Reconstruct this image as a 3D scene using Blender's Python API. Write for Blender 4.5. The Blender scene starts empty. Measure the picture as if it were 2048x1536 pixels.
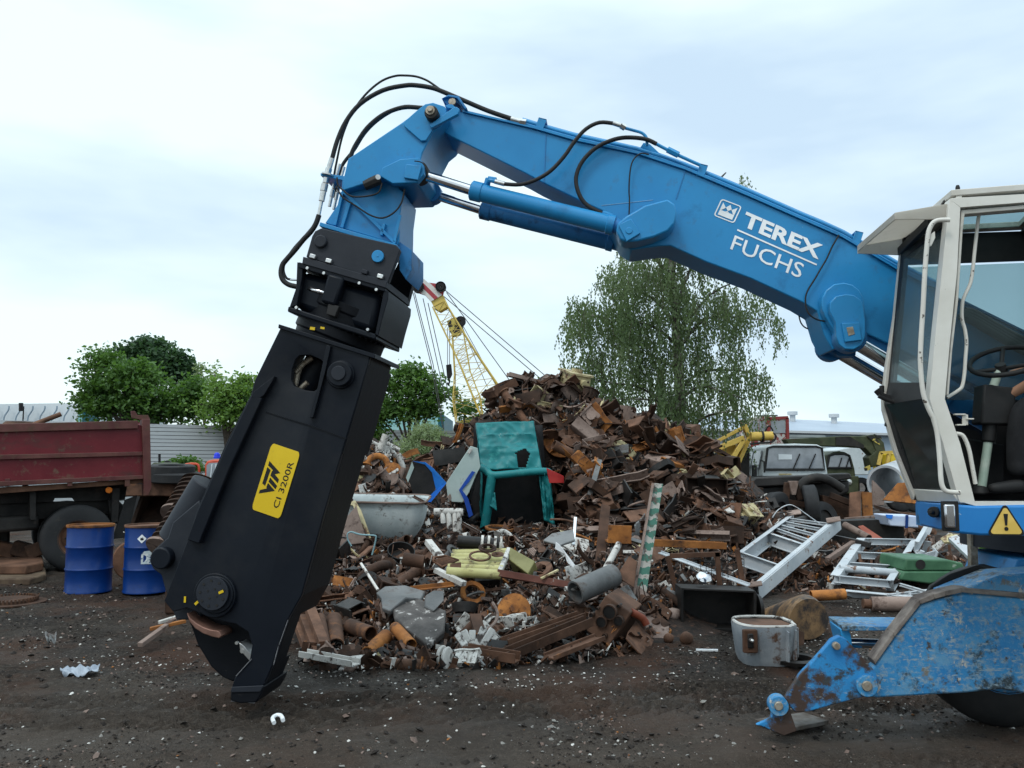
import bpy, bmesh, math, random
from mathutils import Vector, Matrix, Euler, noise
R = math.radians
S = bpy.context.scene
COL = S.collection

# ---------------------------------------------------------------- camera, world, sun, exposure
F = 1700.0                      # focal length in pixels of the 2048 px wide photograph
PITCH = R(5.28)
CAMH = 1.7
cam_d = bpy.data.cameras.new('camera'); cam = bpy.data.objects.new('camera', cam_d); COL.objects.link(cam)
cam.location = (0, 0, CAMH); cam.rotation_euler = (math.pi/2 + PITCH, 0, 0)
cam_d.sensor_width = 36.0; cam_d.lens = 36.0*F/2048; cam_d.clip_start = 0.05; cam_d.clip_end = 3000
S.camera = cam
S.view_settings.view_transform = 'Standard'; S.view_settings.look = 'None'
S.view_settings.exposure = 0.0; S.view_settings.gamma = 1.0
S.cycles.max_bounces = 8; S.cycles.transparent_max_bounces = 24
S.cycles.use_denoising = True

W = bpy.data.worlds.new('World'); S.world = W; W.use_nodes = True
nt = W.node_tree; nt.nodes.clear()
N = nt.nodes.new; L = nt.links.new
SUN_EL, SUN_AZ = R(52), R(215)   # azimuth clockwise from +Y
out = N('ShaderNodeOutputWorld'); bg = N('ShaderNodeBackground'); bg.inputs[1].default_value = 0.12
sky = N('ShaderNodeTexSky'); sky.sky_type = 'NISHITA'; sky.sun_disc = False
sky.sun_elevation = SUN_EL; sky.sun_rotation = SUN_AZ; sky.air_density = 1.0; sky.dust_density = 2.0
tc = N('ShaderNodeTexCoord'); mp = N('ShaderNodeMapping'); mp.inputs['Scale'].default_value = (1.0, 1.0, 3.6)
mp.inputs['Location'].default_value = (0.3, 0.1, 0.35)
n1 = N('ShaderNodeTexNoise'); n1.inputs['Scale'].default_value = 1.7; n1.inputs['Detail'].default_value = 5; n1.inputs['Roughness'].default_value = 0.5
cr = N('ShaderNodeValToRGB'); cr.color_ramp.elements[0].position = 0.34; cr.color_ramp.elements[1].position = 0.60
cr.color_ramp.elements[0].color = (5.7, 7.3, 8.8, 1); cr.color_ramp.elements[1].color = (8.7, 10.2, 10.4, 1)
L(tc.outputs['Generated'], mp.inputs[0]); L(mp.outputs[0], n1.inputs['Vector']); L(n1.outputs['Fac'], cr.inputs[0])
mx = N('ShaderNodeMix'); mx.data_type = 'RGBA'; mx.inputs[0].default_value = 0.88   # cloud layer over clear sky
# an overcast sky is brightest overhead
sz = N('ShaderNodeSeparateXYZ'); L(tc.outputs['Generated'], sz.inputs[0]); zr = N('ShaderNodeMapRange'); zr.inputs[1].default_value = .42; zr.inputs[2].default_value = .95; zr.inputs[3].default_value = 1.0; zr.inputs[4].default_value = 1.9; zr.interpolation_type = 'SMOOTHSTEP'
L(sz.outputs[2], zr.inputs[0]); zm = N('ShaderNodeVectorMath'); zm.operation = 'SCALE'; L(cr.outputs[0], zm.inputs[0]); L(zr.outputs[0], zm.inputs['Scale'])
L(sky.outputs[0], mx.inputs[6]); L(zm.outputs[0], mx.inputs[7]); L(mx.outputs[2], bg.inputs[0]); L(bg.outputs[0], out.inputs[0])

sl = bpy.data.lights.new('sun', 'SUN'); sl.energy = 1.1; sl.angle = R(14); sl.color = (1.0, 0.96, 0.9)
so = bpy.data.objects.new('sun', sl); COL.objects.link(so)
sd = Vector((math.sin(SUN_AZ)*math.cos(SUN_EL), math.cos(SUN_AZ)*math.cos(SUN_EL), math.sin(SUN_EL)))
so.rotation_euler = sd.to_track_quat('Z', 'Y').to_euler()

# ---------------------------------------------------------------- helpers
_f = Vector((0, math.cos(PITCH), math.sin(PITCH))); _u = Vector((0, -math.sin(PITCH), math.cos(PITCH))); _r = Vector((1, 0, 0))
def ray(px, py): return _r*((px-1024)/F) + _u*((768-py)/F) + _f
CAMP = Vector((0, 0, CAMH))
def at(px, py, Y):                      # the point of a sight line that lies Y metres ahead
    d = ray(px, py); return CAMP + d*(Y/d.y)
def gnd(px, py, z=0.0):
    d = ray(px, py); return CAMP + d*((z-CAMH)/d.z)
TH = R(6.5)                             # the machine stands turned by this much
MA = Vector((-1.87, 5.95, 0)); E1 = Vector((math.cos(TH), -math.sin(TH), 0)); EN = Vector((math.sin(TH), math.cos(TH), 0))
def m(px, py, d=0.0):                   # point on the machine's own plane at depth d -> machine coordinates
    r = ray(px, py); t = (d + (MA-CAMP).dot(EN))/r.dot(EN)
    P = CAMP + r*t - MA
    return Vector((P.dot(E1), P.dot(EN), P.z))

def tag(o, label=None, cat=None, group=None, kind=None):
    if label: o['label'] = label
    if cat: o['category'] = cat
    if group: o['group'] = group
    if kind: o['kind'] = kind
    return o
def empty(name, loc=(0, 0, 0), rz=0, label=None, cat=None, group=None):
    o = bpy.data.objects.new(name, None); COL.objects.link(o); o.location = loc; o.rotation_euler = (0, 0, rz)
    o.empty_display_size = 0.2
    return tag(o, label, cat, group)
class MB:
    def __init__(s): s.v = []; s.f = []; s.mi = []; s.cur = 0
    def add(s, vs, fs):
        b = len(s.v); s.v += [tuple(v) for v in vs]; s.f += [tuple(i+b for i in f) for f in fs]; s.mi += [s.cur]*len(fs)
    def prism(s, pts, off):             # polygon pts (3D) pushed by vector off
        n = len(pts); off = Vector(off); a = [Vector(p) for p in pts]
        nrm = Vector((0, 0, 0))
        for i in range(n): nrm += a[i].cross(a[(i+1) % n])
        if nrm.dot(off) > 0: a.reverse()
        s.add(a + [p+off for p in a], [tuple(range(n)), tuple(range(2*n-1, n-1, -1))] + [(i, i+n, (i+1) % n+n, (i+1) % n) for i in range(n)])
        return s
    def box(s, c, sz, rot=None):
        M = (rot.to_matrix() if isinstance(rot, Euler) else rot) if rot is not None else Matrix.Identity(3)
        c = Vector(c); h = [x/2 for x in sz]
        vs = [c + M @ Vector((x*h[0], y*h[1], z*h[2])) for x in (-1, 1) for y in (-1, 1) for z in (-1, 1)]
        s.add(vs, [(0, 1, 3, 2), (4, 6, 7, 5), (0, 4, 5, 1), (2, 3, 7, 6), (0, 2, 6, 4), (1, 5, 7, 3)]); return s
    def beam(s, a, b, w, h, up=(0, 0, 1)):   # box from a to b
        a = Vector(a); b = Vector(b); d = (b-a); ln = d.length
        return s.prof(a, b, [(-w/2, -h/2), (w/2, -h/2), (w/2, h/2), (-w/2, h/2)], up)
    def prof(s, a, b, pr, up=(0, 0, 1)):
        a = Vector(a); b = Vector(b); d = (b-a).normalized(); up = Vector(up)
        if abs(d.dot(up)) > 0.98: up = Vector((0, 1, 0.1))
        x = d.cross(up).normalized(); y = x.cross(d).normalized(); n = len(pr)
        s.add([a+x*p+y*q for p, q in pr] + [b+x*p+y*q for p, q in pr],
              [tuple(range(n-1, -1, -1)), tuple(range(n, 2*n))] + [(i, (i+1) % n, (i+1) % n+n, i+n) for i in range(n)])
        return s
    def cyl(s, a, b, r, r2=None, n=20, caps=True):
        a = Vector(a); b = Vector(b); r2 = r if r2 is None else r2; d = (b-a).normalized()
        t = Vector((0, 0, 1)) if abs(d.z) < 0.9 else Vector((1, 0, 0)); x = d.cross(t).normalized(); y = d.cross(x)
        vs = []
        for c, q in ((a, r), (b, r2)):
            for i in range(n):
                an = 2*math.pi*i/n; vs.append(c + x*math.cos(an)*q + y*math.sin(an)*q)
        fs = [(i, i+n, (i+1) % n+n, (i+1) % n) for i in range(n)]
        if caps: fs += [tuple(range(n)), tuple(range(2*n-1, n-1, -1))]
        s.add(vs, fs); return s
    def lathe(s, a, ax, prof, n=24):    # prof: list of (r, t) along axis ax from a
        a = Vector(a); d = Vector(ax).normalized()
        t = Vector((0, 0, 1)) if abs(d.z) < 0.9 else Vector((1, 0, 0)); x = d.cross(t).normalized(); y = d.cross(x)
        vs = []; k = len(prof)
        for i in range(n):
            an = 2*math.pi*i/n; e = x*math.cos(an) + y*math.sin(an)
            vs += [a + e*r + d*h for r, h in prof]
        s.add(vs, [(i*k+j, i*k+j+1, ((i+1) % n)*k+j+1, ((i+1) % n)*k+j) for i in range(n) for j in range(k-1)]); return s
    def tube(s, pts, r, n=8, smooth=3):
        P = [Vector(p) for p in pts]
        if smooth and len(P) > 2:
            Q = []
            for i in range(len(P)-1):
                p0 = P[max(i-1, 0)]; p1 = P[i]; p2 = P[i+1]; p3 = P[min(i+2, len(P)-1)]
                for k in range(smooth):
                    t = k/smooth
                    Q.append(0.5*((2*p1)+(p2-p0)*t+(2*p0-5*p1+4*p2-p3)*t*t+(3*p1-p0-3*p2+p3)*t**3))
            P = Q+[P[-1]]
        vs = []; x = None
        for i, p in enumerate(P):
            d = (P[min(i+1, len(P)-1)]-P[max(i-1, 0)]).normalized()
            if x is None: x = d.orthogonal().normalized()
            else:
                x = x - d*x.dot(d); x = x.normalized() if x.length > 1e-6 else d.orthogonal().normalized()
            y = d.cross(x)
            rr = r if not callable(r) else r(i/max(1, len(P)-1))
            vs += [p + x*math.cos(2*math.pi*k/n)*rr + y*math.sin(2*math.pi*k/n)*rr for k in range(n)]
        m_ = len(P)
        fs = [(i*n+k, i*n+(k+1) % n, (i+1)*n+(k+1) % n, (i+1)*n+k) for i in range(m_-1) for k in range(n)]
        fs += [tuple(range(n-1, -1, -1)), tuple(range((m_-1)*n, m_*n))]
        s.add(vs, fs); return s
    def mesh(s, name, mats, smooth=None):
        me = bpy.data.meshes.new(name); me.from_pydata(s.v, [], s.f); 
        for a in (mats if isinstance(mats, (list, tuple)) else [mats]): me.materials.append(a)
        if max(s.mi, default=0) > 0: me.polygons.foreach_set('material_index', s.mi)
        if smooth is not None:
            me.polygons.foreach_set('use_smooth', [True]*len(me.polygons)); me.update()
            me.set_sharp_from_angle(angle=R(smooth))
        me.update(); return me
    def obj(s, name, mats, parent=None, smooth=35, bevel=0.0, seg=2, fix=True):
        me = s.mesh(name, mats, None)
        if fix:
            b = bmesh.new(); b.from_mesh(me); bmesh.ops.recalc_face_normals(b, faces=b.faces); b.to_mesh(me); b.free()
        if smooth is not None:
            me.polygons.foreach_set('use_smooth', [True]*len(me.polygons)); me.update(); me.set_sharp_from_angle(angle=R(smooth))
        o = bpy.data.objects.new(name, me); COL.objects.link(o)
        if parent: o.parent = parent
        if bevel:
            q = o.modifiers.new('bevel', 'BEVEL'); q.width = bevel; q.segments = seg; q.limit_method = 'ANGLE'; q.angle_limit = R(35)
            q.harden_normals = False; q.use_clamp_overlap = True
        return o
def cut(o, cutters):                    # real holes: boolean applied at once
    for c in cutters:
        md = o.modifiers.new('cut', 'BOOLEAN'); md.object = c; md.operation = 'DIFFERENCE'; md.solver = 'EXACT'
        # cuts must precede the bevel
        while o.modifiers[0] != md and o.modifiers.find(md.name) > 0 and any(x.type == 'BEVEL' for x in o.modifiers[:o.modifiers.find(md.name)]):
            o.modifiers.move(o.modifiers.find(md.name), 0)
    bpy.context.view_layer.update()
    dg = bpy.context.evaluated_depsgraph_get()
    me = bpy.data.meshes.new_from_object(o.evaluated_get(dg)); o.modifiers.clear(); o.data = me
    for c in cutters: bpy.data.objects.remove(c, do_unlink=True)
    return o

# ---------------------------------------------------------------- materials
def mat(name, c1, c2=None, scale=4.0, lo=0.4, hi=0.6, rough=0.5, metal=0.0, c3=None, s3=9.0, lo3=0.6, hi3=0.66, bump=0.0, bs=40.0,
        spec=0.28, coat=0.0, rnd=0.0, stretch=None, detail=6, rough3=None):
    M = bpy.data.materials.new(name); M.use_nodes = True; t = M.node_tree; n = t.nodes; l = t.links
    b = n['Principled BSDF']; b.inputs['Roughness'].default_value = rough; b.inputs['Metallic'].default_value = metal
    b.inputs['Specular IOR Level'].default_value = spec
    if coat: b.inputs['Coat Weight'].default_value = coat; b.inputs['Coat Roughness'].default_value = 0.12
    tcn = n.new('ShaderNodeTexCoord'); vec = tcn.outputs['Object']
    if stretch:
        mpn = n.new('ShaderNodeMapping'); mpn.inputs['Scale'].default_value = stretch; l.new(vec, mpn.inputs[0]); vec = mpn.outputs[0]
    if rnd:
        oi = n.new('ShaderNodeObjectInfo'); ad = n.new('ShaderNodeVectorMath'); ad.operation = 'ADD'
        ml = n.new('ShaderNodeMath'); ml.operation = 'MULTIPLY'; ml.inputs[1].default_value = 37.0
        l.new(oi.outputs['Random'], ml.inputs[0]); l.new(vec, ad.inputs[0]); l.new(ml.outputs[0], ad.inputs[1]); vec = ad.outputs[0]
    def nz(sc, det=detail, ro=0.6):
        q = n.new('ShaderNodeTexNoise'); q.inputs['Scale'].default_value = sc; q.inputs['Detail'].default_value = det; q.inputs['Roughness'].default_value = ro
        l.new(vec, q.inputs['Vector']); return q.outputs['Fac']
    def ramp(f, a, c_, lo_, hi_):
        q = n.new('ShaderNodeValToRGB'); q.color_ramp.elements[0].position = lo_; q.color_ramp.elements[1].position = hi_
        q.color_ramp.elements[0].color = (*a, 1); q.color_ramp.elements[1].color = (*c_, 1); l.new(f, q.inputs[0]); return q.outputs[0]
    col = None
    if c2 is None:
        col = ramp(nz(scale), tuple(x*0.85 for x in c1), tuple(min(1, x*1.12) for x in c1), 0.35, 0.65)
    else: col = ramp(nz(scale), c1, c2, lo, hi)
    if c3 is not None:
        fac = ramp(nz(s3, 8, 0.68), (0, 0, 0), (1, 1, 1), lo3, hi3)
        x = n.new('ShaderNodeMix'); x.data_type = 'RGBA'; l.new(fac, x.inputs[0]); l.new(col, x.inputs[6]); x.inputs[7].default_value = (*c3, 1); col = x.outputs[2]
        if rough3 is not None:
            y = n.new('ShaderNodeMix'); l.new(fac, y.inputs[0]); y.inputs[2].default_value = rough; y.inputs[3].default_value = rough3; l.new(y.outputs[0], b.inputs['Roughness'])
            if metal:
                z = n.new('ShaderNodeMix'); l.new(fac, z.inputs[0]); z.inputs[2].default_value = metal; z.inputs[3].default_value = 0; l.new(z.outputs[0], b.inputs['Metallic'])
    if rnd:
        hs = n.new('ShaderNodeHueSaturation'); mr = n.new('ShaderNodeMapRange'); l.new(oi.outputs['Random'], mr.inputs[0])
        mr.inputs[3].default_value = 1-rnd; mr.inputs[4].default_value = 1+rnd; l.new(mr.outputs[0], hs.inputs['Value'])
        l.new(col, hs.inputs['Color']); col = hs.outputs[0]
    l.new(col, b.inputs['Base Color'])
    if bump:
        bp = n.new('ShaderNodeBump'); bp.inputs['Strength'].default_value = bump; bp.inputs['Distance'].default_value = 0.01
        l.new(nz(bs, 5), bp.inputs['Height']); l.new(bp.outputs[0], b.inputs['Normal'])
    return M
M = {}
def wear(Mt, layers):            # more layers of wear over a paint: (colour, scale, lo, hi, stretch)
    t = Mt.node_tree; b = t.nodes['Principled BSDF']; src = b.inputs['Base Color'].links[0].from_socket
    tcw = t.nodes.new('ShaderNodeTexCoord')
    for col, sc, lo, hi, st in layers:
        mp_ = t.nodes.new('ShaderNodeMapping'); mp_.inputs['Scale'].default_value = st; mp_.inputs['Rotation'].default_value = (0, .6, .2); mp_.inputs['Location'].default_value = (sc, sc*.3, 1)
        q = t.nodes.new('ShaderNodeTexNoise'); q.inputs['Scale'].default_value = sc; q.inputs['Detail'].default_value = 9; q.inputs['Roughness'].default_value = .72
        r_ = t.nodes.new('ShaderNodeValToRGB'); r_.color_ramp.elements[0].position = lo; r_.color_ramp.elements[1].position = hi
        x = t.nodes.new('ShaderNodeMix'); x.data_type = 'RGBA'; x.inputs[7].default_value = (*col, 1)
        t.links.new(tcw.outputs['Object'], mp_.inputs[0]); t.links.new(mp_.outputs[0], q.inputs['Vector']); t.links.new(q.outputs['Fac'], r_.inputs[0]); t.links.new(r_.outputs[0], x.inputs[0]); t.links.new(src, x.inputs[6]); src = x.outputs[2]
    t.links.new(src, b.inputs['Base Color']); return Mt
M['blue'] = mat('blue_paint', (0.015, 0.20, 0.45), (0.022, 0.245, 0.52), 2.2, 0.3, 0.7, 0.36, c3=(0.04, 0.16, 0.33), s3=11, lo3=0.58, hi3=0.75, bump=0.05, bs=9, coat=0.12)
M['blue_dark'] = mat('blue_paint_darker', (0.02, 0.15, 0.36), (0.03, 0.2, 0.46), 3, 0.35, 0.65, 0.45, c3=(0.02, 0.035, 0.06), s3=5, lo3=0.55, hi3=0.72, bump=0.08)  # darker blue with near-black blotches, mostly on far and lower parts
M['blue_worn'] = mat('blue_paint_scraped', (0.02, 0.17, 0.40), (0.05, 0.25, 0.48), 5, 0.35, 0.65, 0.5, c3=(0.16, 0.15, 0.13), s3=7.5, lo3=0.58, hi3=0.64, bump=0.35, bs=30, rough3=0.85)
wear(M['blue_worn'], [((.035, .05, .06), 3.2, .54, .60, (1, 1, 1)), ((.055, .045, .04), 9, .60, .64, (1, 1, 1)), ((.20, .29, .36), 30, .50, .64, (1, 1, 1)), ((.26, .33, .38), 13, .55, .62, (1, 1, 3.5)), ((.10, .26, .42), 4, .52, .62, (1, 1, 1)), ((.42, .40, .36), 6, .62, .645, (1.5, 1, 1))])
wear(M['blue'], [((.008, .09, .22), 1.6, .60, .80, (1, 1, 1)), ((.006, .03, .07), 5, .70, .80, (1, 1, .35)), ((.30, .38, .42), 26, .715, .73, (1, 1, 1))])
BLK = True
M['blue_cab'] = mat('blue_paint_scratched', (0.015, 0.17, 0.47), (0.02, 0.2, 0.52), 4, 0.35, 0.65, 0.35, c3=(0.35, 0.45, 0.52), s3=10, lo3=0.66, hi3=0.68, bump=0.05, coat=0.2)
M['black'] = mat('black_satin_paint', (0.0045, 0.0065, 0.011), (0.007, 0.0095, 0.015), 3, 0.3, 0.7, 0.42, bump=0.05, bs=14, spec=0.16)
M['black_edge'] = mat('black_scuffed_paint', (0.0035, 0.0045, 0.007), (0.006, 0.007, 0.010), 3, 0.3, 0.7, 0.5, spec=0.15, c3=(0.04, 0.035, 0.03), s3=9, lo3=0.66, hi3=0.72, bump=0.15, bs=20)
M['grey_black'] = mat('charcoal_paint', (0.014, 0.017, 0.024), (0.022, 0.025, 0.033), 6, 0.3, 0.7, 0.55, spec=.25, bump=0.1, bs=40)
M['rubber'] = mat('black_rubber', (0.012, 0.012, 0.013), (0.022, 0.021, 0.021), 8, 0.3, 0.7, 0.6, bump=0.1)
M['tyre'] = mat('tyre_rubber', (0.014, 0.0145, 0.016), (0.03, 0.03, 0.032), 3, 0.3, 0.7, 0.75, c3=(0.08, 0.07, 0.055), s3=5, lo3=0.6, hi3=0.8, bump=0.2)
M['chrome'] = mat('chrome', (0.62, 0.62, 0.64), None, 5, rough=0.12, metal=1.0)
M['steel'] = mat('galvanised_fitting', (0.5, 0.5, 0.5), (0.66, 0.66, 0.64), 20, rough=0.32, metal=0.9)
M['bolt'] = mat('bolt_steel', (0.25, 0.2, 0.15), (0.4, 0.36, 0.3), 30, rough=0.5, metal=0.6)
wear(M['black'], [((.016, .017, .02), 1.3, .50, .75, (1, 1, 1)), ((.05, .048, .045), 17, .70, .735, (1, 1, 2))])
wear(M['black_edge'], [((.05, .045, .04), 12, .66, .70, (1, 1, 2))])
M['yellow'] = mat('yellow_sticker', (0.64, 0.43, 0.015), (.70, .48, .02), 3, rough=0.35, c3=(.40, .30, .04), s3=14, lo3=.62, hi3=.72)
M['ink'] = mat('sticker_black', (0.012, 0.012, 0.012), None, 3, rough=0.4)
M['white_letter'] = mat('white_vinyl', (0.8, 0.82, 0.84), None, 3, rough=0.35)
M['cream'] = mat('cream_cab_paint', (0.60, 0.575, 0.52), (0.70, 0.68, 0.63), 3, 0.35, 0.65, 0.38, c3=(0.1, 0.06, 0.04), s3=14, lo3=0.70, hi3=0.72, bump=0.05, coat=0.15)
M['cream_dirty'] = mat('dirty_cream_paint', (0.50, 0.47, 0.41), (0.62, 0.60, 0.56), 3, 0.35, 0.65, 0.5, c3=(0.14, 0.1, 0.07), s3=4, lo3=0.58, hi3=0.78, bump=0.06)
M['cream_chip'] = mat('chipped_cream_paint', (0.58, 0.55, 0.50), (0.68, 0.66, 0.61), 3, 0.35, 0.65, 0.4, c3=(0.06, 0.04, 0.03), s3=26, lo3=0.62, hi3=0.64)
wear(M['cream'], [((.33, .27, .2), 2.2, .60, .85, (1, 1, .3)), ((.08, .05, .035), 24, .68, .70, (1, 1, 1))])
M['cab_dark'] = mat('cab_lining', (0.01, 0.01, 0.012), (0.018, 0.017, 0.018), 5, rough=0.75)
M['cloth_dark'] = mat('dark_trousers', (0.012, 0.012, 0.014), (0.02, 0.02, 0.022), 12, rough=0.9, bump=0.3, bs=25)
M['skin'] = mat('skin', (0.36, 0.18, 0.11), (0.42, 0.22, 0.14), 12, rough=0.5)
M['pale_green'] = mat('pale_green_column', (0.33, 0.42, 0.35), (0.46, 0.52, 0.45), 9, 0.4, 0.6, rough=0.4, c3=(0.12, 0.12, 0.1), s3=12, lo3=0.62, hi3=0.68)
M['copper'] = mat('worn_copper_plate', (0.16, 0.085, 0.065), (0.24, 0.13, 0.10), 9, rough=0.45, metal=0.3)
def glass(name, tint, opac, rough=0.02, dust=(.05, .06, .06)):
    G = bpy.data.materials.new(name); G.use_nodes = True; t = G.node_tree; n = t.nodes; l = t.links; n.clear()
    o = n.new('ShaderNodeOutputMaterial'); mxs = n.new('ShaderNodeMixShader'); tr = n.new('ShaderNodeBsdfTransparent'); pr = n.new('ShaderNodeBsdfPrincipled')
    tr.inputs[0].default_value = (*tint, 1); pr.inputs['Base Color'].default_value = (*dust, 1); pr.inputs['Roughness'].default_value = rough
    nz_ = n.new('ShaderNodeTexNoise'); nz_.inputs['Scale'].default_value = 2.5; mr = n.new('ShaderNodeMapRange')
    mr.inputs[3].default_value = opac*0.6; mr.inputs[4].default_value = opac*1.4; l.new(nz_.outputs[0], mr.inputs[0])
    l.new(mr.outputs[0], mxs.inputs[0]); l.new(tr.outputs[0], mxs.inputs[1]); l.new(pr.outputs[0], mxs.inputs[2]); l.new(mxs.outputs[0], o.inputs[0]); return G
M['glass'] = glass('cab_glass', (0.68, 0.80, 0.80), 0.20, .05, (.20, .22, .22))
M['glass_dirty'] = glass('dusty_glass', (0.90, 0.97, 0.97), 0.22, .1, (.22, .27, .28))
M['glass_dark'] = glass('dark_lower_glass', (0.16, 0.19, 0.18), 0.5, 0.1)
M['glass_truck'] = mat('truck_window', (0.16, 0.18, 0.20), (0.30, 0.32, 0.36), 2, 0.3, 0.7, rough=0.1, spec=0.8)
# ================================================================ the blue material handler and its scrap shear
def mroot(name, label, cat):
    return empty(name, MA, -TH, label, cat)
def rebase(root, loc):
    dl = Vector(loc) - root.location; dl = Matrix.Rotation(TH, 3, 'Z') @ dl
    root.location = loc
    for c in root.children: c.location = Vector(c.location) - dl
def poly(mb, pts, d0, d1):
    return mb.prism([m(x, y, d0) for x, y in pts], (0, d1-d0, 0))
def plate(name, pts, d0, d1, mt, par, bevel=0.004, smooth=35):
    return poly(MB(), pts, d0, d1).obj(name, mt, par, smooth, bevel)
def disc(mb, px, py, r, d0, d1, n=28, r2=None):     # r metres, axis across the machine
    p = m(px, py, d0); return mb.cyl(p, p+Vector((0, d1-d0, 0)), r, r2, n)
def tpts(pts, d): return [m(p[0], p[1], p[2] if len(p) > 2 else d) for p in pts]
def hose(name, pts, d, r, mt, par, n=10):
    return MB().tube(tpts(pts, d), r, n, 4).obj(name, mt, par, 60)
def text_mesh(s, bold=0.0, shear=0.0, spacing=1.0):
    cu = bpy.data.curves.new('t', 'FONT'); cu.body = s; cu.offset = bold; cu.shear = shear; cu.space_character = spacing; cu.resolution_u = 3
    o = bpy.data.objects.new('t', cu); COL.objects.link(o); bpy.context.view_layer.update()
    me = bpy.data.meshes.new_from_object(o.evaluated_get(bpy.context.evaluated_depsgraph_get()))
    vs = [v.co.copy() for v in me.vertices]; fs = [tuple(p.vertices) for p in me.polygons]
    bpy.data.objects.remove(o, do_unlink=True); bpy.data.curves.remove(cu)
    xs = [v.x for v in vs]; ys = [v.y for v in vs]; x0, x1, y0, y1 = min(xs), max(xs), min(ys), max(ys)
    return [((v.x-x0)/(x1-x0), (v.y-y0)/(y1-y0)) for v in vs], fs
def quad_map(uv, p00, p10, p01):
    p00, p10, p01 = Vector(p00), Vector(p10), Vector(p01); return [p00+(p10-p00)*u+(p01-p00)*v for u, v in uv]
def text_on(mb, s, p00, p10, p01, **k):
    uv, fs = text_mesh(s, **k); mb.add(quad_map(uv, p00, p10, p01), fs)
def flats(mb, polys, p00, p10, p01):
    for pl in polys:
        vs = quad_map(pl, p00, p10, p01); mb.add(vs, [tuple(range(len(vs)))])

def split_obj(mb, name, mt, par, smooth=30, bevel=0):
    n = len(mb.v); p = list(range(n))
    def fnd(a):
        while p[a] != a: p[a] = p[p[a]]; a = p[a]
        return a
    for f in mb.f:
        for k in f[1:]: p[fnd(k)] = fnd(f[0])
    gs = {}
    for f in mb.f: gs.setdefault(fnd(f[0]), []).append(f)
    for g in gs.values():
        ids = sorted({k for f in g for k in f}); mp_ = {k: i for i, k in enumerate(ids)}; q = MB(); q.add([mb.v[k] for k in ids], [tuple(mp_[k] for k in f) for f in g]); q.obj(name, mt, par, smooth, bevel)
HX = mroot('material_handler', 'blue scrap handling excavator with long raised boom and cream cab at the right edge', 'excavator')
B0, B1 = 0.06, 0.42
# ---- boom
boom = plate('boom', [(893, 212), (917, 222), (1070, 259), (1149, 282), (1275, 309), (1369, 340), (1500, 395), (1685, 476), (1795, 541), (1914, 600),
    (2060, 672), (2180, 715), (2300, 760), (2300, 960), (2100, 850), (1990, 790), (1850, 722), (1735, 668), (1690, 690), (1665, 700), (1648, 668), (1634, 622), (1602, 603), (1500, 556), (1413, 524),
    (1340, 491), (1318, 492), (1262, 500), (1240, 486), (1208, 423), (1164, 403), (1079, 362), (1052, 347), (900, 272), (880, 259), (868, 240)], B0, B1, M['blue'], HX, 0.008)
def edge_strip(name, pts, d0, d1, w, par, mt):          # a flange lip that follows an edge
    mb = MB(); P = tpts(pts, (d0+d1)/2)
    for a, b in zip(P[:-1], P[1:]):
        mb.beam(a, b, w, abs(d1-d0), (0, 1, 0))
    return mb
topl = [(925, 223), (1070, 257), (1149, 280), (1275, 307), (1369, 338), (1500, 393), (1685, 474), (1795, 539), (1914, 598), (2060, 670)]
mb = MB()
for a, b in zip(topl[:-1], topl[1:]):
    A = m(a[0], a[1], B0-0.02); Bv = m(b[0], b[1], B0-0.02); mb.prism([A, Bv, Bv+Vector((0, 0, .014)), A+Vector((0, 0, .014))], (0, B1-B0+0.04, 0))
mb.obj('top_flange', M['blue'], boom, 35)
# long pipes on top of the boom
def offs(pts, k, d): return [m(x, y-k, d) for x, y in pts]
pl = [(1045, 250), (1149, 280), (1275, 308), (1369, 339), (1500, 393), (1600, 437), (1685, 474), (1795, 537), (1900, 590)]
for k, d, r in ((9, 0.09, 0.015), (10, 0.15, 0.015), (9, 0.22, 0.013), (11, 0.30, 0.015), (4, 0.06, 0.008)):
    MB().tube(offs(pl, k, d), r, 8, 2).obj('hydraulic_pipe', M['blue'], boom, 60)
for x, y in ((1079, 252), (1402, 345), (1713, 480)):
    mb = MB(); a = m(x-10, y+6, 0.05); b = m(x+6, y+10, 0.05); h = Vector((0.03, 0, 0.085))
    mb.prism([a, b, b+h, a+h], (0, 0.012, 0)); mb.prism([a+h*0.86, b+h*0.86, b+h, a+h], (0, 0.30, 0)); mb.prism([a+Vector((0, .3, 0)), b+Vector((0, .3, 0)), b+h+Vector((0, .3, 0)), a+h+Vector((0, .3, 0))], (0, .012, 0))
    mb.obj('pipe_bracket', M['blue'], boom, 30, 0.003)
mb = MB(); poly(mb, [(1275, 303), (1287, 285), (1300, 288), (1318, 305), (1345, 322), (1340, 332)], 0.10, 0.16); mb.obj('valve_block', M['blue'], boom, 30, 0.003)
# middle lug with pin
lug = plate('cylinder_lug', [(1235, 446), (1232, 462), (1240, 478), (1252, 484), (1275, 482), (1308, 474), (1336, 462), (1350, 446), (1354, 428), (1350, 408), (1335, 398), (1290, 410), (1252, 432)], -0.13, 0.055, M['blue'], boom, 0.012)
plate('cylinder_lug', [(1235, 446), (1232, 462), (1240, 478), (1252, 484), (1275, 482), (1308, 474), (1336, 462), (1350, 446), (1345, 420), (1290, 430)], 0.43, 0.58, M['blue'], boom, 0.012)
plate('pin_cap', [(1237, 449), (1262, 437), (1281, 466), (1253, 483)], -0.15, -0.131, M['blue'], boom, 0.004)
b_ = MB(); disc(b_, 1258, 461, 0.022, -0.156, -0.15); b_.obj('pin', M['blue'], boom, 35, 0.003)
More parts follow.
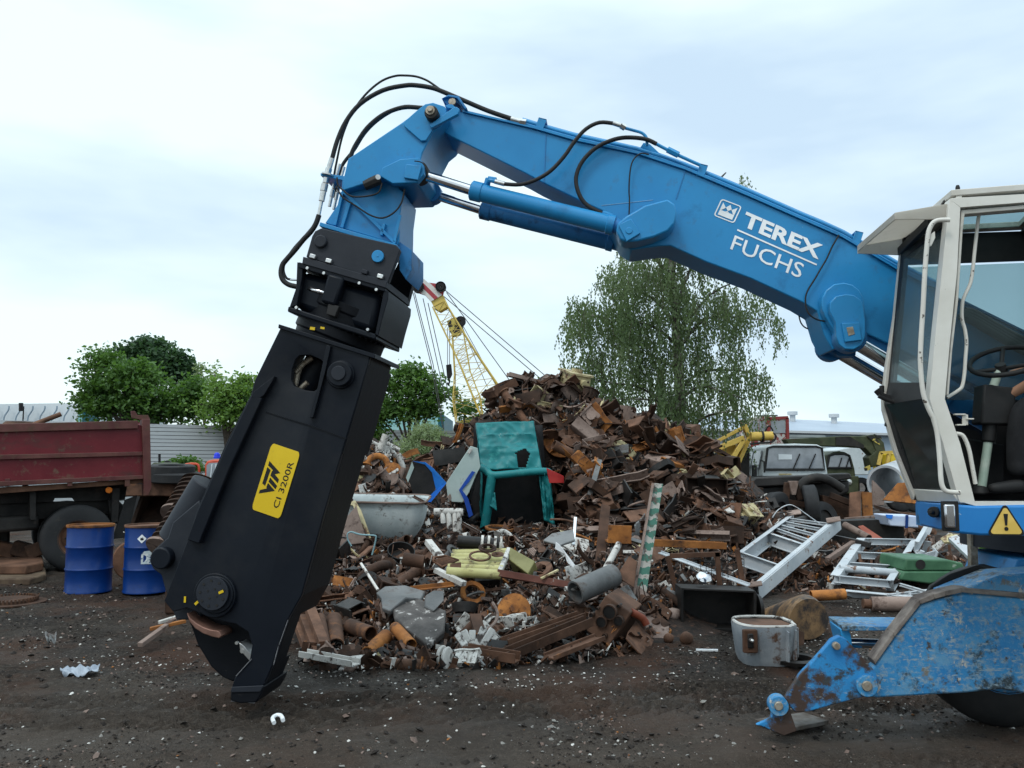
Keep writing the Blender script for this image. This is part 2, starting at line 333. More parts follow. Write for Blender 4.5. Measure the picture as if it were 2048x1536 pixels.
# lower lug of the boom, drop shaped
mb = MB()
drop = [(1640+45+46*math.cos(R(a)), 612-45*math.sin(R(a))) for a in range(-10, 191, 15)]
drop = [(1729, 612), (1727, 595), (1718, 579), (1705, 569), (1688, 565), (1668, 568), (1652, 580), (1643, 598), (1645, 620), (1655, 640), (1668, 660), (1676, 690), (1712, 698), (1728, 676), (1730, 640)]
plate('lower_lug', drop, -0.03, 0.058, M['blue'], boom, 0.008)
drop2 = [(1727, 612), (1722, 600), (1708, 590), (1692, 588), (1672, 592), (1660, 605), (1660, 622), (1672, 645), (1673, 672), (1678, 688), (1690, 698), (1708, 699), (1724, 690), (1731, 672), (1731, 640)]
plate('lug_plate', drop2, -0.10, -0.031, M['blue'], boom, 0.006)
plate('pin_cap', [(1684, 646), (1719, 645), (1724, 680), (1690, 684)], -0.122, -0.101, M['blue'], boom, 0.004)
plate('pin_cap', [(1693, 655), (1706, 653), (1710, 668), (1697, 672)], -0.126, -0.122, M['bolt'], boom, 0.002)
far = [(x-8, y+6) for x, y in drop2]
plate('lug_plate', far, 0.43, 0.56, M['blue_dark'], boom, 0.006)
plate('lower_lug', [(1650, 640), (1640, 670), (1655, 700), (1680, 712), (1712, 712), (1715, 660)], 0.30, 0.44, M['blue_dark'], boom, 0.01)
# lettering on the boom
D = B0-0.0035
mb = MB()
text_on(mb, 'TEREX', m(1483, 451, D), m(1637, 519, D), m(1493, 423, D), bold=0.035)
text_on(mb, 'FUCHS', m(1460, 498, D), m(1600, 557, D), m(1470, 470, D), bold=0.004)
poly2 = [m(1475, 458, D), m(1634, 528, D), m(1633, 531, D), m(1474, 461, D)]; mb.add(poly2, [(0, 1, 2, 3)])
mb.obj('lettering', M['white_letter'], boom, None, fix=False)
c00, c10, c01 = m(1427, 431, D), m(1468, 447, D), m(1443, 397, D)
def rrect(x0, y0, x1, y1, r, k=5):
    P = []
    for cx, cy, a0 in ((x1-r, y1-r, 0), (x0+r, y1-r, 90), (x0+r, y0+r, 180), (x1-r, y0+r, 270)):
        P += [(cx+r*math.cos(R(a0+90*i/k)), cy+r*math.sin(R(a0+90*i/k))) for i in range(k+1)]
    return P
mb = MB(); o_ = quad_map(rrect(0, 0, 1, 1, .13), c00, c10, c01); i_ = quad_map(rrect(.055, .055, .945, .945, .09), c00, c10, c01); n_ = len(o_)
mb.add(o_+i_, [(i, (i+1) % n_, (i+1) % n_+n_, i+n_) for i in range(n_)])
flats(mb, [[(.15, .14), (.85, .14), (.85, .42), (.15, .42)], [(.15, .43), (.15, .84), (.36, .62), (.22, .43)], [(.85, .43), (.85, .84), (.64, .62), (.78, .43)],
           [(.5, .50), (.64, .64), (.5, .86), (.36, .64)], [(.40, .43), (.60, .43), (.5, .49)]], c00, c10, c01)
mb.obj('emblem', M['white_letter'], boom, None, fix=False)

mb = MB(); A = m(1203, 411, B0-.002); Q = m(1306, 400, B0-.002); mb.beam(A, Q, .002, .003, (0, 1, 0)); mb.obj('scratch', mat('pale_scratch', (.32, .50, .62)), boom, None)
for pts_ in ([(1092, 268), (1088, 366)], [(1370, 342), (1352, 398)]):
    MB().beam(m(*pts_[0], B0-.001), m(*pts_[1], B0-.001), .004, .010, (0, 1, 0)).obj('weld_seam', M['blue_dark'], boom, None)
# ---- blue end link ("stick") between boom and shear
ST = [(850, 211), (830, 225), (805, 244), (696, 317), (687, 355), (684, 382), (764, 356), (785, 366), (832, 364), (846, 345), (841, 320), (845, 305), (866, 265), (882, 252), (896, 232), (890, 214), (865, 206)]
stick = plate('stick', ST, -0.06, 0.54, M['blue'], HX, 0.008)
plate('pin_plate', [(850, 208), (832, 222), (806, 245), (808, 252), (842, 282), (852, 281), (872, 250), (893, 228), (890, 213), (866, 205)], -0.085, -0.061, M['blue'], stick, 0.005)
plate('lock_bar', [(858, 250), (863, 256), (916, 228), (919, 218), (912, 213), (905, 216)], -0.125, -0.087, M['blue'], stick, 0.004)
mb = MB(); disc(mb, 862, 224, 0.048, -0.16, -0.085, 24); mb.obj('pin_nut', M['rubber'], stick, 35, 0.006)
mb = MB(); disc(mb, 859, 217, 0.02, -0.19, -0.16, 8); disc(mb, 860, 220, 0.033, -0.168, -0.16, 12); mb.obj('pin_bolt', M['bolt'], stick, 20, 0.002)
plate('lug_cheek', [(760, 352), (785, 367), (834, 365), (848, 348), (846, 325), (838, 315), (800, 318), (765, 335)], -0.12, -0.061, M['blue'], stick, 0.006)
plate('pin_cap', [(812, 328), (843, 331), (836, 360), (807, 355)], -0.145, -0.121, M['blue'], stick, 0.004)
low = [(692, 352), (690, 378), (678, 405), (650, 446), (796, 490), (799, 480), (800, 430), (806, 385), (790, 366), (765, 352)]
plate('lower_body', low, 0.03, 0.45, M['blue'], stick, 0.006)
for a, b in (((688, 384), (790, 486)), ((684, 384), (669, 450)), ((700, 400), (683, 455)), ((762, 470), (768, 447)), ((788, 484), (800, 430)), ((688, 358), (686, 385))):
    mb = MB(); A, Bq = m(a[0], a[1], 0.0), m(b[0], b[1], 0.0); w = (Bq-A).cross(Vector((0, 1, 0))).normalized()*0.011
    mb.prism([A-w, Bq-w, Bq+w, A+w], (0, 0.03, 0)).obj('gusset', M['blue'], stick, 30, 0.002)
plate('base_flange', [(640, 444), (793, 488), (793, 497), (638, 452)], -0.06, 0.54, M['blue'], stick, 0.004)
plate('rear_web', [(797, 482), (823, 500), (823, 540), (812, 560), (799, 540)], 0.05, 0.44, M['blue_dark'], stick, 0.004)
mb = MB(); a = m(752, 358, -0.12); mb.lathe(m(742, 366, -0.09), (m(762, 356, -0.09)-m(736, 368, -0.09)), [(0.0, -0.05), (0.036, -0.05), (0.04, 0.0), (0.04, 0.055), (0.03, 0.07), (0, 0.07)], 8)
mb.obj('work_lamp', M['rubber'], stick, 30, 0.004)
mb = MB(); mb.cyl(m(753, 357, -0.09), m(756, 354, -0.13), 0.018); mb.obj('lamp_bracket', M['steel'], stick)
hose('cable', [(764, 366), (757, 385), (735, 392), (705, 393), (688, 382), (676, 370), (674, 355)], -0.10, 0.006, M['rubber'], stick)
hose('cable', [(672, 372), (685, 394), (712, 412), (740, 430), (765, 436), (788, 425), (803, 405), (809, 378)], -0.07, 0.006, M['rubber'], stick)
hose('cable', [(829, 322), (845, 326), (856, 345)], -0.15, 0.004, M['rubber'], stick)
plate('hose_bracket', [(641, 346), (690, 352), (688, 361), (641, 351)], 0.05, 0.30, M['blue'], stick, 0.003)
mb = MB(); disc(mb, 904, 203, 0.028, 0.0, 0.03, 8); mb.obj('roller_bolt', M['bolt'], stick, 20, 0.003)
mb = MB(); poly(mb, [(883, 197), (889, 194), (914, 196), (926, 207), (932, 222), (926, 217), (916, 205), (896, 211)], 0.03, 0.04); poly(mb, [(883, 197), (897, 193), (914, 196), (930, 218), (934, 216), (917, 192), (897, 189)], 0.0, 0.34)
mb.obj('hose_saddle', M['blue_dark'], stick, 30, 0.003)
plate('saddle_foot', [(889, 211), (904, 207), (914, 218), (895, 216)], 0.0, 0.36, M['blue'], stick, 0.003)

# ---- stick cylinders
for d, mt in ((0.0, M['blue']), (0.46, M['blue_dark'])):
    o0, o1 = (838, 347), (1236, 453)
    # the far one is the same piece moved across the machine
    dz = Vector((0, d, 0)); A = m(838, 347, 0); H0 = m(944, 381, 0); E = m(1228, 451, 0); Z = m(1258, 461, 0)
    ax = (E-H0).normalized()
    mb = MB(); mb.lathe(H0+dz, ax, [(0.0, -0.008), (0.058, -0.008), (0.069, 0.0), (0.069, 0.07), (0.062, 0.075), (0.062, (E-H0).length-0.05), (0.068, (E-H0).length-0.045), (0.068, (E-H0).length), (0.0, (E-H0).length)], 32)
    cy = mb.obj('cylinder', mt, HX, 35, 0)
    mb = MB(); mb.cyl(A+dz, H0+dz, 0.036, None, 24); mb.obj('rod', M['chrome'], cy, 40)
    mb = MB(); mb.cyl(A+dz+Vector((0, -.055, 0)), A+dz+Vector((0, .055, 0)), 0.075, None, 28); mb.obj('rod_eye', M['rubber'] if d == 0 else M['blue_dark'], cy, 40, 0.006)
    mb = MB(); mb.cyl(E+dz, Z+dz, 0.05, None, 20); mb.obj('end_eye', M['blue_dark'], cy, 40)
    mb = MB(); up = ax.cross(Vector((0, 1, 0))); up = up if up.z > 0 else -up; p = H0+ax*0.085+dz+up*0.06
    mb.cyl(p, p+up*0.05, 0.018); mb.cyl(p+up*0.05-ax*.0, p+up*0.055+ax*0.06, 0.016); mb.obj('port_elbow', mt, cy, 40, 0.003)
# ---- big lift cylinders below the boom (rods enter the picture beside the cab)
for d in (0.0, 0.46):
    A = m(1698, 676, 0)+Vector((0, d, 0)); Bq = m(1960, 828, 0)+Vector((0, d, 0)); ax = (Bq-A).normalized()
    mb = MB(); mb.cyl(A+ax*0.03, A+ax*0.62, 0.045, None, 24); rd = mb.obj('lift_rod', M['chrome'], HX, 40)
    mb = MB(); mb.cyl(A+Vector((0, -.06, 0)), A+Vector((0, .06, 0)), 0.10, None, 28); mb.obj('rod_eye', M['blue_dark'], rd, 40, 0.01)
    mb = MB(); mb.lathe(A, ax, [(0, .60), (.085, .60), (.095, .62), (.095, .72), (.085, .73), (.085, 2.0), (0, 2.0)], 28); mb.obj('lift_cylinder', M['grey_black'] if d else M['blue_dark'], HX, 40)
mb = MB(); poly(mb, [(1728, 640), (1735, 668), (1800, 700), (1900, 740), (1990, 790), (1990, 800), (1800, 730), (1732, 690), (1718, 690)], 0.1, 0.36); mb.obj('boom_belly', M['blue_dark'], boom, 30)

# ---- hoses
hose('hose', [(1024, 238), (977, 222), (925, 200), (887, 184), (865, 176), (835, 171), (810, 171), (765, 181), (720, 208), (692, 243), (675, 280), (664, 318)], 0.05, 0.0165, M['rubber'], HX, 12)
hose('hose', [(887, 184), (868, 170), (852, 160), (832, 153), (810, 151), (790, 152), (765, 161), (740, 180), (718, 205), (700, 234), (684, 275), (672, 330), (668, 352)], 0.09, 0.008, M['rubber'], HX)
hose('hose', [(880, 216), (847, 216), (815, 214), (790, 219), (762, 232), (735, 255), (716, 282), (704, 305), (700, 325), (694, 350)], 0.20, 0.0165, M['rubber'], HX, 12)
hose('hose', [(860, 214), (842, 215), (810, 213), (782, 223), (752, 243), (728, 268), (708, 300), (688, 325), (677, 350), (668, 395)], 0.30, 0.013, M['rubber'], HX, 10)
hose('hose', [(1228, 247), (1199, 245), (1172, 258), (1149, 283), (1129, 312), (1102, 341), (1073, 359), (1041, 369), (1008, 368)], -0.05, 0.0135, M['rubber'], HX, 12)
hose('hose', [(1313, 288), (1290, 278), (1252, 275), (1222, 281), (1190, 297), (1164, 324), (1152, 356), (1158, 388), (1175, 411), (1205, 427)], 0.0, 0.0145, M['rubber'], HX, 12)
hose('grease_line', [(1298, 309), (1281, 307), (1266, 321), (1260, 344), (1258, 380), (1259, 400), (1258, 436)], 0.02, 0.005, M['rubber'], HX)
hose('grease_line', [(1678, 470), (1665, 492), (1653, 518), (1640, 540), (1631, 556), (1616, 580), (1611, 597), (1613, 618), (1622, 632), (1640, 641), (1665, 643)], 0.03, 0.0055, M['rubber'], HX)
hose('grease_line', [(1598, 632), (1602, 646), (1612, 656), (1630, 660)], 0.40, 0.005, M['rubber'], HX)
mb = MB()
mb.cyl(m(1022, 238, .05), m(1040, 243, .05), 0.019); mb.cyl(m(1040, 243, .05), m(1052, 245, .05), 0.022, None, 6)
mb.cyl(m(1226, 246, -.05), m(1242, 251, -.05), 0.0165); mb.cyl(m(1242, 251, -.05), m(1250, 256, -.04), 0.021, None, 6)
mb.cyl(m(1009, 368, -.05), m(990, 363, -.05), 0.0165)
split_obj(mb, 'hose_fitting', M['steel'], HX, 30)
mb = MB(); mb.tube(tpts([(1250, 256, -.04), (1268, 261), (1284, 266), (1293, 276), (1294, 292)], 0.03), 0.011, 8, 3); mb.tube(tpts([(990, 363, -.05), (982, 361, -.05), (978, 362, -.04), (976, 372, 0)], 0), 0.015, 8, 2)
mb.tube(tpts([(1313, 288), (1330, 297), (1360, 312), (1400, 330)], 0.03), 0.012, 8, 2); mb.cyl(m(1335, 299, .03), m(1357, 310, .03), 0.022, None, 6); mb.cyl(m(1205, 426, 0), m(1224, 433, 0), 0.02); mb.cyl(m(1224, 433, 0), m(1236, 441, 0), 0.014)
split_obj(mb, 'hose_fitting', M['blue'], HX, 30)
mb = MB()
for x, dd in ((0, 0.05), (22, 0.2), (34, 0.3)):
    sc_ = 1.0 if x == 0 else 0.6
    for (a, b, r) in (((664, 317), (658, 337), .019), ((658, 337), (655, 347), .024), ((653, 356), (651, 366), .022), ((650, 368), (647, 382), .025), ((647, 383), (643, 402), .021), ((643, 403), (637, 433), .013)):
        if x and b[1] > 405: continue
        mb.cyl(m(a[0]+x*.72, a[1]+x*.5, dd), m(b[0]+x*.72, b[1]+x*.5, dd), r*sc_, None, 12)
mb.lathe(m(656, 348, .05), m(650, 368, .05)-m(658, 337, .05), [(0, 0), (.045, 0), (.045, .012), (0, .012)], 16)
split_obj(mb, 'hose_coupling', M['steel'], HX, 30)
hose('hose', [(638, 430), (632, 447), (622, 463), (606, 480), (590, 500), (574, 518), (565, 530), (562, 546), (566, 560), (577, 569), (592, 573), (608, 576)], 0.0, 0.0185, M['rubber'], HX, 12)
hose('hose', [(636, 434), (628, 450), (608, 474), (588, 496), (572, 520), (567, 540), (573, 556), (583, 559)], 0.10, 0.009, M['rubber'], HX)

for k in range(4):
    hose('hose', [(1930-4*k, 622+3*k), (1948, 626+6*k), (1985, 648+6*k), (2048, 682+7*k), (2150, 730+8*k)], B0-.05-.01*k, .026, M['rubber'], HX, 10)
# ---- cab
DN, DF = -0.95, -0.20
cab = mroot('cab', None, None); cab.parent = HX; cab.location = (0, 0, 0); cab.rotation_euler = (0, 0, 0)
# cab is itself a part: carry its pieces on a mesh (the shell frame)
bpy.data.objects.remove(cab)
mb = MB()
poly(mb, [(1899, 398), (1921, 415), (1914, 549), (1900, 685), (1890, 798), (1921, 888), (1951, 1007), (1919, 1005), (1887, 890), (1859, 796), (1873, 651), (1887, 515)], DN, DN+0.07)   # front pillar
poly(mb, [(1899, 398), (1921, 415), (2048, 405), (2330, 383), (2330, 362), (2048, 388), (1905, 396)], DN, DN+0.07)                       # roof rail
poly(mb, [(1919, 1003), (1951, 1006), (1945, 1003), (2330, 1003), (2330, 1012), (1951, 1012)], DN, DN+0.05)
poly(mb, [(2310, 380), (2335, 380), (2335, 1010), (2310, 1010)], DN, DN+0.07)
cab = mb.obj('cab', M['cream'], HX, 35, 0.012)
mb = MB()
poly(mb, [(1923, 420), (2048, 410), (2300, 390), (2300, 398), (2048, 418), (1930, 428), (1926, 460), (1917, 600), (1905, 700), (1898, 790), (1893, 790), (1901, 690), (1912, 590), (1920, 460)], DN+0.02, DN+0.09)
mb.obj('door_seal_frame', M['cream_dirty'], cab, 35, 0.004)
# far pillar + sill on the front face, far side frame
mb = MB()
poly(mb, [(1802, 505), (1811, 505), (1798, 634), (1781, 739), (1775, 800), (1776, 818), (1803, 900), (1836, 975), (1828, 1001), (1818, 975), (1789, 900), (1767, 820), (1766, 800), (1772, 739), (1789, 634)], DF-0.05, DF)
mb.obj('front_pillar', M['cream_dirty'], cab, 35, 0.006)
mb = MB(); a0, a1, b0, b1 = m(1821, 977, DF), m(1830, 1003, DF), m(1900, 977, DN), m(1921, 1007, DN)
a0 = m(1821, 977, DF); b0 = m(1903, 983, DN+.03); b1 = m(1919, 1007, DN+.01); a1 = m(1830, 1002, DF)
mb.prism([a0, a1, b1, b0], (0.06, 0, 0)); mb.obj('front_sill', M['cream'], cab, 35, 0.006)
mb = MB()
def ff(t, x0, y0, x1, y1):   # point on front face: t=0 near pillar .. 1 far pillar
    return m(x0, y0, DN+.05).lerp(m(x1, y1, DF-.05), t)
nearp = [(1899, 415), (1887, 515), (1873, 651), (1862, 765), (1860, 796), (1887, 888), (1914, 985)]; farp = [(1802, 500), (1796, 560), (1789, 634), (1776, 765), (1768, 810), (1795, 900), (1826, 977)]
for k in range(6):
    pass
sealb = MB()
for t0 in (0.0, 0.90):
    A = [ff(t0, *nearp[k], *farp[k]) for k in range(7)]; Bq = [ff(t0+0.1, *nearp[k], *farp[k]) for k in range(7)]
    for k in range(6): sealb.prism([A[k], A[k+1], Bq[k+1], Bq[k]], (0.03, 0, 0))
A = [ff(0, *nearp[3], *farp[3]), ff(0, *nearp[4], *farp[4]), ff(1, *nearp[4], *farp[4]), ff(1, *nearp[3], *farp[3])]
sealb.prism(A, (0.03, 0, 0)); sealb.prism([ff(0, *nearp[0], *farp[0]), ff(1, *nearp[0], *farp[0]), ff(1, 1889, 450, 1800, 525), ff(0, 1889, 450, 1800, 525)], (0.04, 0, 0))
sealb.obj('window_seal', M['rubber'], cab, 35, 0.003)
g = MB(); g.prism([ff(.05, *nearp[0], *farp[0]), ff(.05, *nearp[3], *farp[3]), ff(.95, *nearp[3], *farp[3]), ff(.95, *nearp[0], *farp[0])], (0.004, 0, 0)); g.obj('windscreen', M['glass_dirty'], cab, None)
g = MB(); g.prism([ff(.05, *nearp[4], *farp[4]), ff(.05, *nearp[6], *farp[6]), ff(.95, *nearp[6], *farp[6]), ff(.95, *nearp[4], *farp[4])], (0.004, 0, 0)); g.obj('lower_windscreen', M['glass_dark'], cab, None)
# far side wall with a window, roof, rear wall, floor
mb = MB()
poly(mb, [(1808, 470), (2260, 455), (2260, 512), (1808, 528)], DF-0.04, DF)     # upper rail (dark lining)
poly(mb, [(1776, 800), (1860, 790), (1900, 850), (1955, 862), (1990, 905), (2000, 800), (2260, 800), (2260, 1000), (1830, 1000), (1797, 900)], DF-0.04, DF)
poly(mb, [(2180, 460), (2260, 460), (2260, 1000), (2180, 1000)], DF-0.04, DF)
mb.obj('side_lining', M['cab_dark'], cab, 35)
g = MB(); poly(g, [(1812, 535), (2190, 520), (2190, 800), (1775, 800)], DF-0.024, DF-0.02); g.obj('side_window', M['glass'], cab, None)
a = m(1903, 392, DN); a2 = m(2330, 358, DN); b = m(1808, 472, DF); b2 = m(2260, 450, DF); UP = Vector((0, 0, .035))
def rp(u, v): return a.lerp(a2, u).lerp(b.lerp(b2, u), v)
mb = MB()
for u0, u1, v0, v1 in ((0, 1, 0, .10), (0, 1, .90, 1), (0, .10, .10, .90), (.50, 1, .10, .90)): mb.prism([rp(u0, v0), rp(u1, v0), rp(u1, v1), rp(u0, v1)], UP)
mb.obj('roof', M['cream_dirty'], cab, 35, 0.004)
g = MB(); g.prism([rp(.1, .1), rp(.5, .1), rp(.5, .9), rp(.1, .9)], (0, 0, .006)); g.obj('roof_hatch', M['glass'], cab, None)
mb = MB(); q = [p-Vector((0, 0, 0.04)) for p in (rp(.42, .02), rp(1, .02), rp(1, .98), rp(.52, .98))]; mb.prism(q, (0, 0, 0.03)); mb.obj('roof_lining', M['cab_dark'], cab, 35)
mb = MB(); mb.prism([m(2300, 370, DN), m(2300, 1005, DN), m(2235, 1000, DF), m(2235, 450, DF)], (0.05, 0, 0)); mb.obj('rear_wall', M['cab_dark'], cab, 35)
mb = MB(); mb.prism([m(1925, 1003, DN+.02), m(2320, 1003, DN+.02), m(2250, 998, DF), m(1832, 1000, DF)], (0, 0, -0.05)); mb.obj('floor_plate', M['grey_black'], cab, 35)
g = MB(); gp = [(1925, 420), (2048, 411), (2300, 391), (2300, 470), (2040, 425), (2010, 448), (1970, 458), (1922, 462)]
# sun visor tray, of a translucent weathered plastic
VIS = mat('visor_plastic', (0.50, 0.47, 0.41), (0.66, 0.64, 0.6), 3, 0.35, 0.65, 0.5, c3=(0.16, 0.11, 0.07), s3=4, lo3=0.56, hi3=0.78)
_t = VIS.node_tree; _mx = _t.nodes.new('ShaderNodeMixShader'); _tr = _t.nodes.new('ShaderNodeBsdfTranslucent'); _mx.inputs[0].default_value = .5; _tr.inputs[0].default_value = (.8, .76, .7, 1)
_t.links.new(_t.nodes['Principled BSDF'].outputs[0], _mx.inputs[1]); _t.links.new(_tr.outputs[0], _mx.inputs[2]); _t.links.new(_mx.outputs[0], _t.nodes['Material Output'].inputs[0])
# 
mb = MB(); Vn0, Vn1 = m(1897, 407, DN+.03), m(1790, 425, DN+.03); wd = Vector((0, DF-DN-0.03, 0)); dn = Vector((0, 0, -0.045))
Vn0b, Vn1b = m(1895, 438, DN+.03), m(1790, 439, DN+.03)
mb.prism([Vn0, Vn1, Vn1b, Vn0b], (0, 0.012, 0))
mb.prism([Vn0+Vector((0, .012, 0)), Vn1+Vector((0, .012, 0)), Vn1+wd, Vn0+wd], (0, 0, -0.006))
mb.prism([Vn1+Vector((0, .012, 0)), Vn1+wd, Vn1b+wd, Vn1b+Vector((0, .012, 0))], (0.008, 0, 0))
mb.prism([Vn0+wd, Vn1+wd, Vn1b+wd+dn*.3, Vn0b+wd+dn*.6], (0, -0.008, 0))
mb.obj('sun_visor', VIS, cab, 30, 0.002)
mb = MB(); mb.beam(m(1862, 441, DN+.06), m(1800, 503, DF-.02), 0.03, 0.05); mb.obj('visor_seal', M['rubber'], cab, 30, 0.004)
mb = MB(); mb.lathe(m(1916, 389, DN+.1), (0, 0, 1), [(0, 0), (.012, 0), (.012, .04), (.008, .052), (0, .055)], 10); mb.lathe(m(1960, 388, DN+.1), (0, 0, 1), [(0, 0), (.012, 0), (.012, .015), (.006, .022), (0, .024)], 10)
mb.tube([m(1885, 408, DN+.1), m(1895, 396, DN+.1), m(1905, 393, DN+.1), m(1960, 389, DN+.1), m(2048, 382, DN+.1)], .008, 6, 2); mb.obj('roof_cable', M['rubber'], cab, 40)
mb = MB(); poly(mb, [(1912, 389), (1924, 388), (1925, 395), (1912, 397)], DN+.005, DN+.06); mb.obj('roof_block', M['cream'], cab, 30, .003)
# rails
def rail(name, pts, d, r, mt=None): return hose(name, pts, d, r, mt or M['cream_chip'], cab, 10)
rail('grab_rail', [(1899, 440), (1882, 440), (1868, 444), (1859, 458), (1855, 480), (1850, 540), (1846, 617), (1842, 680), (1841, 730), (1846, 783), (1856, 815), (1868, 840), (1874, 865), (1877, 889), (1880, 925), (1882, 959), (1886, 975), (1895, 983), (1920, 985)], DN-0.05, 0.0125)
mb = MB(); poly(mb, [(1862, 468), (1870, 462), (1871, 475), (1863, 492), (1858, 492)], DN-.045, DN-.03); mb.obj('rail_bracket', M['cream'], cab, 30, .003)
rail('grab_rail', [(1959, 420), (1955, 450), (1949, 505), (1946, 535), (1941, 566), (1931, 588), (1925, 605), (1924, 637), (1930, 660), (1933, 685), (1931, 715), (1929, 745), (1925, 770), (1918, 780), (1894, 795)], DN+0.12, 0.0095)
rail('grab_rail', [(1912, 867), (1924, 870), (1932, 882), (1939, 903), (1944, 930), (1951, 968)], DN+0.02, 0.011)
mb = MB()
for a_, b_ in (((1908, 829), (1930, 829)), ((1930, 829), (1930, 850)), ((1930, 850), (1912, 850)), ((1931, 838), (1946, 838))): mb.beam(m(*a_, DN+.05), m(*b_, DN+.05), .03, .008, (0, 0, 1) if a_[1] == b_[1] else (0, 1, 0))
mb.obj('door_latch', M['cream_dirty'], cab, 30, .002)
mb = MB(); mb.tube(tpts([(1753, 780), (1765, 792), (1780, 798)], DF-.1), .02, 8, 2); mb.tube(tpts([(1757, 792), (1790, 805), (1830, 800), (1855, 790)], DF-.2), .012, 8, 2); mb.lathe(m(1764, 785, DF-.1), (0, 0, 1), [(0, 0), (.015, 0), (.015, .04), (0, .045)], 8)
mb.obj('wiper_motor', M['rubber'], cab, 40)
mb = MB(); mb.cyl(m(1770, 848, DF-.02), m(1779, 850, DF-.02), .014, None, 8); mb.obj('hinge', M['rubber'], cab, 30)
# steering column, wheel, console, seat
mb = MB(); wc = m(2010, 722, DN+.42); axw = Vector((-0.30, -0.42, 0.86)).normalized(); t = axw.orthogonal().normalized(); bt = axw.cross(t)
ring = [wc + (t*math.cos(R(a))+bt*math.sin(R(a)))*0.185 for a in range(0, 361, 15)]
mb.tube(ring, 0.0145, 10, 1); hub = m(2002, 738, DN+.42)
for a in (20, 140, 260): mb.tube([hub, wc+(t*math.cos(R(a))+bt*math.sin(R(a)))*0.183], .012, 8, 0)
mb.cyl(hub-axw*0.02, hub+axw*.03, 0.035, .028); mb.obj('steering_wheel', M['rubber'], cab, 50)
mb = MB(); mb.cyl(m(1998, 742, DN+.42), m(1987, 772, DN+.42), 0.023); mb.cyl(m(1977, 880, DN+.42), m(1962, 985, DN+.42), 0.024); split_obj(mb, 'steering_column', M['pale_green'], cab, 40)
mb = MB(); mb.prism([m(1968, 768, DN+.36), m(2030, 775, DN+.36), m(2038, 850, DN+.36), m(1962, 848, DN+.36)], (0, .14, 0)); mb.cyl(m(1980, 845, DN+.42), m(1977, 885, DN+.42), .04, .035); mb.lathe(m(1960, 978, DN+.42), (0, 0, 1), [(0, -.03), (.055, -.03), (.03, .02), (0, .02)], 12)
split_obj(mb, 'column_boot', M['rubber'], cab, 35, .012)
mb = MB(); mb.prism([m(2120, 770, DN+.2), m(2290, 770, DN+.2), m(2290, 940, DN+.2), m(2120, 940, DN+.2)], (0, .45, 0)); mb.prism([m(2230, 560, DN+.2), m(2290, 560, DN+.2), m(2290, 780, DN+.2), m(2230, 780, DN+.2)], (0, .45, 0)); mb.obj('seat', M['cloth_dark'], cab, 40, .04, 3)
mb = MB(); mb.prism([m(1900, 870, DF-.12), m(2010, 890, DF-.12), m(2010, 990, DF-.12), m(1900, 990, DF-.12)], (0, .1, 0)); mb.obj('console', M['cab_dark'], cab, 40, .01)

# ---- upper carriage under the cab
base = [(1905, 1008), (1951, 1012), (2048, 1010), (2330, 1006), (2330, 1076), (2048, 1072), (1962, 1071), (1912, 1066), (1905, 1064)]
carr = plate('carriage_body', base, DN-0.02, DN+0.10, M['blue_cab'], HX, 0.012)
mb = MB(); f0 = m(1830, 1004, DF); f1 = m(1832, 1047, DF); f2 = m(1905, 1064, DN); f3 = m(1905, 1008, DN)
mb.prism([f0, f1, f2, f3], (0.03, 0, 0)); mb.obj('front_panel', M['blue_cab'], carr, 35, 0.006)
mb = MB(); mb.prism([m(1915, 1012, DN+.1), m(2330, 1010, DN+.1), m(2330, 1072, DN+.1), m(1915, 1066, DN+.1)], (0, .62, 0)); mb.obj('deck_frame', M['blue_dark'], carr, 35)
g = MB(); g.prism([m(1890, 1010, DN-.015), m(1906, 1012, DN-.015), m(1908, 1054, DN-.015), m(1892, 1052, DN-.015)], (0, .01, 0)); 
mb = MB(); mb.box(m(1899, 1032, DN-.03), (.055, .03, .125)); mb.obj('marker_lamp', M['chrome'], carr, 35, .01)
mb = MB(); mb.box(m(1900, 1032, DN-.012), (.085, .02, .155)); mb.obj('lamp_housing', M['rubber'], carr, 35, .004)
mb = MB(); mb.cyl(m(1874, 1024, DN+.32), m(1866, 1024, DN+.22), .03, None, 12); mb.cyl(m(1866, 1024, DN+.22), m(1860, 1024, DN+.18), .012, None, 8); mb.obj('bump_stop', M['rubber'], carr, 35, .004)
D2 = DN-0.0245
mb = MB(); tri = []
def rtri(c, s_, r):
    P = []
    for k in range(3):
        a = R(90+120*k); cx, cy = (s_-r)*math.cos(a), (s_-r)*math.sin(a)
        for i in range(5):
            b = a - R(60) + R(120)*i/4; P.append((cx+r*math.cos(b), cy+r*math.sin(b)))
    return [c+Vector((x, 0, z)) for x, z in P]
cc = m(2012, 1049, D2)
mb.add(rtri(cc+Vector((0, .002, 0)), .099, .016), [tuple(range(15))]); w_ = mb.obj('warning_sign', M['ink'], carr, None, fix=False)
mb = MB(); mb.add(rtri(cc, .085, .013), [tuple(range(15))]); mb.obj('warning_face', mat('sign_amber', (.62, .42, .09), (.72, .5, .14), 9, rough=.4), w_, None, fix=False)
mb = MB(); e = cc+Vector((0, -.0025, 0)); mb.add([e+Vector((x, 0, z)) for x, z in ((-.011, .055), (.011, .055), (.005, -.005), (-.005, -.005))], [(0, 1, 2, 3)])
mb.add([e+Vector((.0105*math.cos(R(a)), 0, -.022+.0105*math.sin(R(a)))) for a in range(0, 360, 30)], [tuple(range(12))]); mb.obj('warning_mark', M['ink'], w_, None, fix=False)

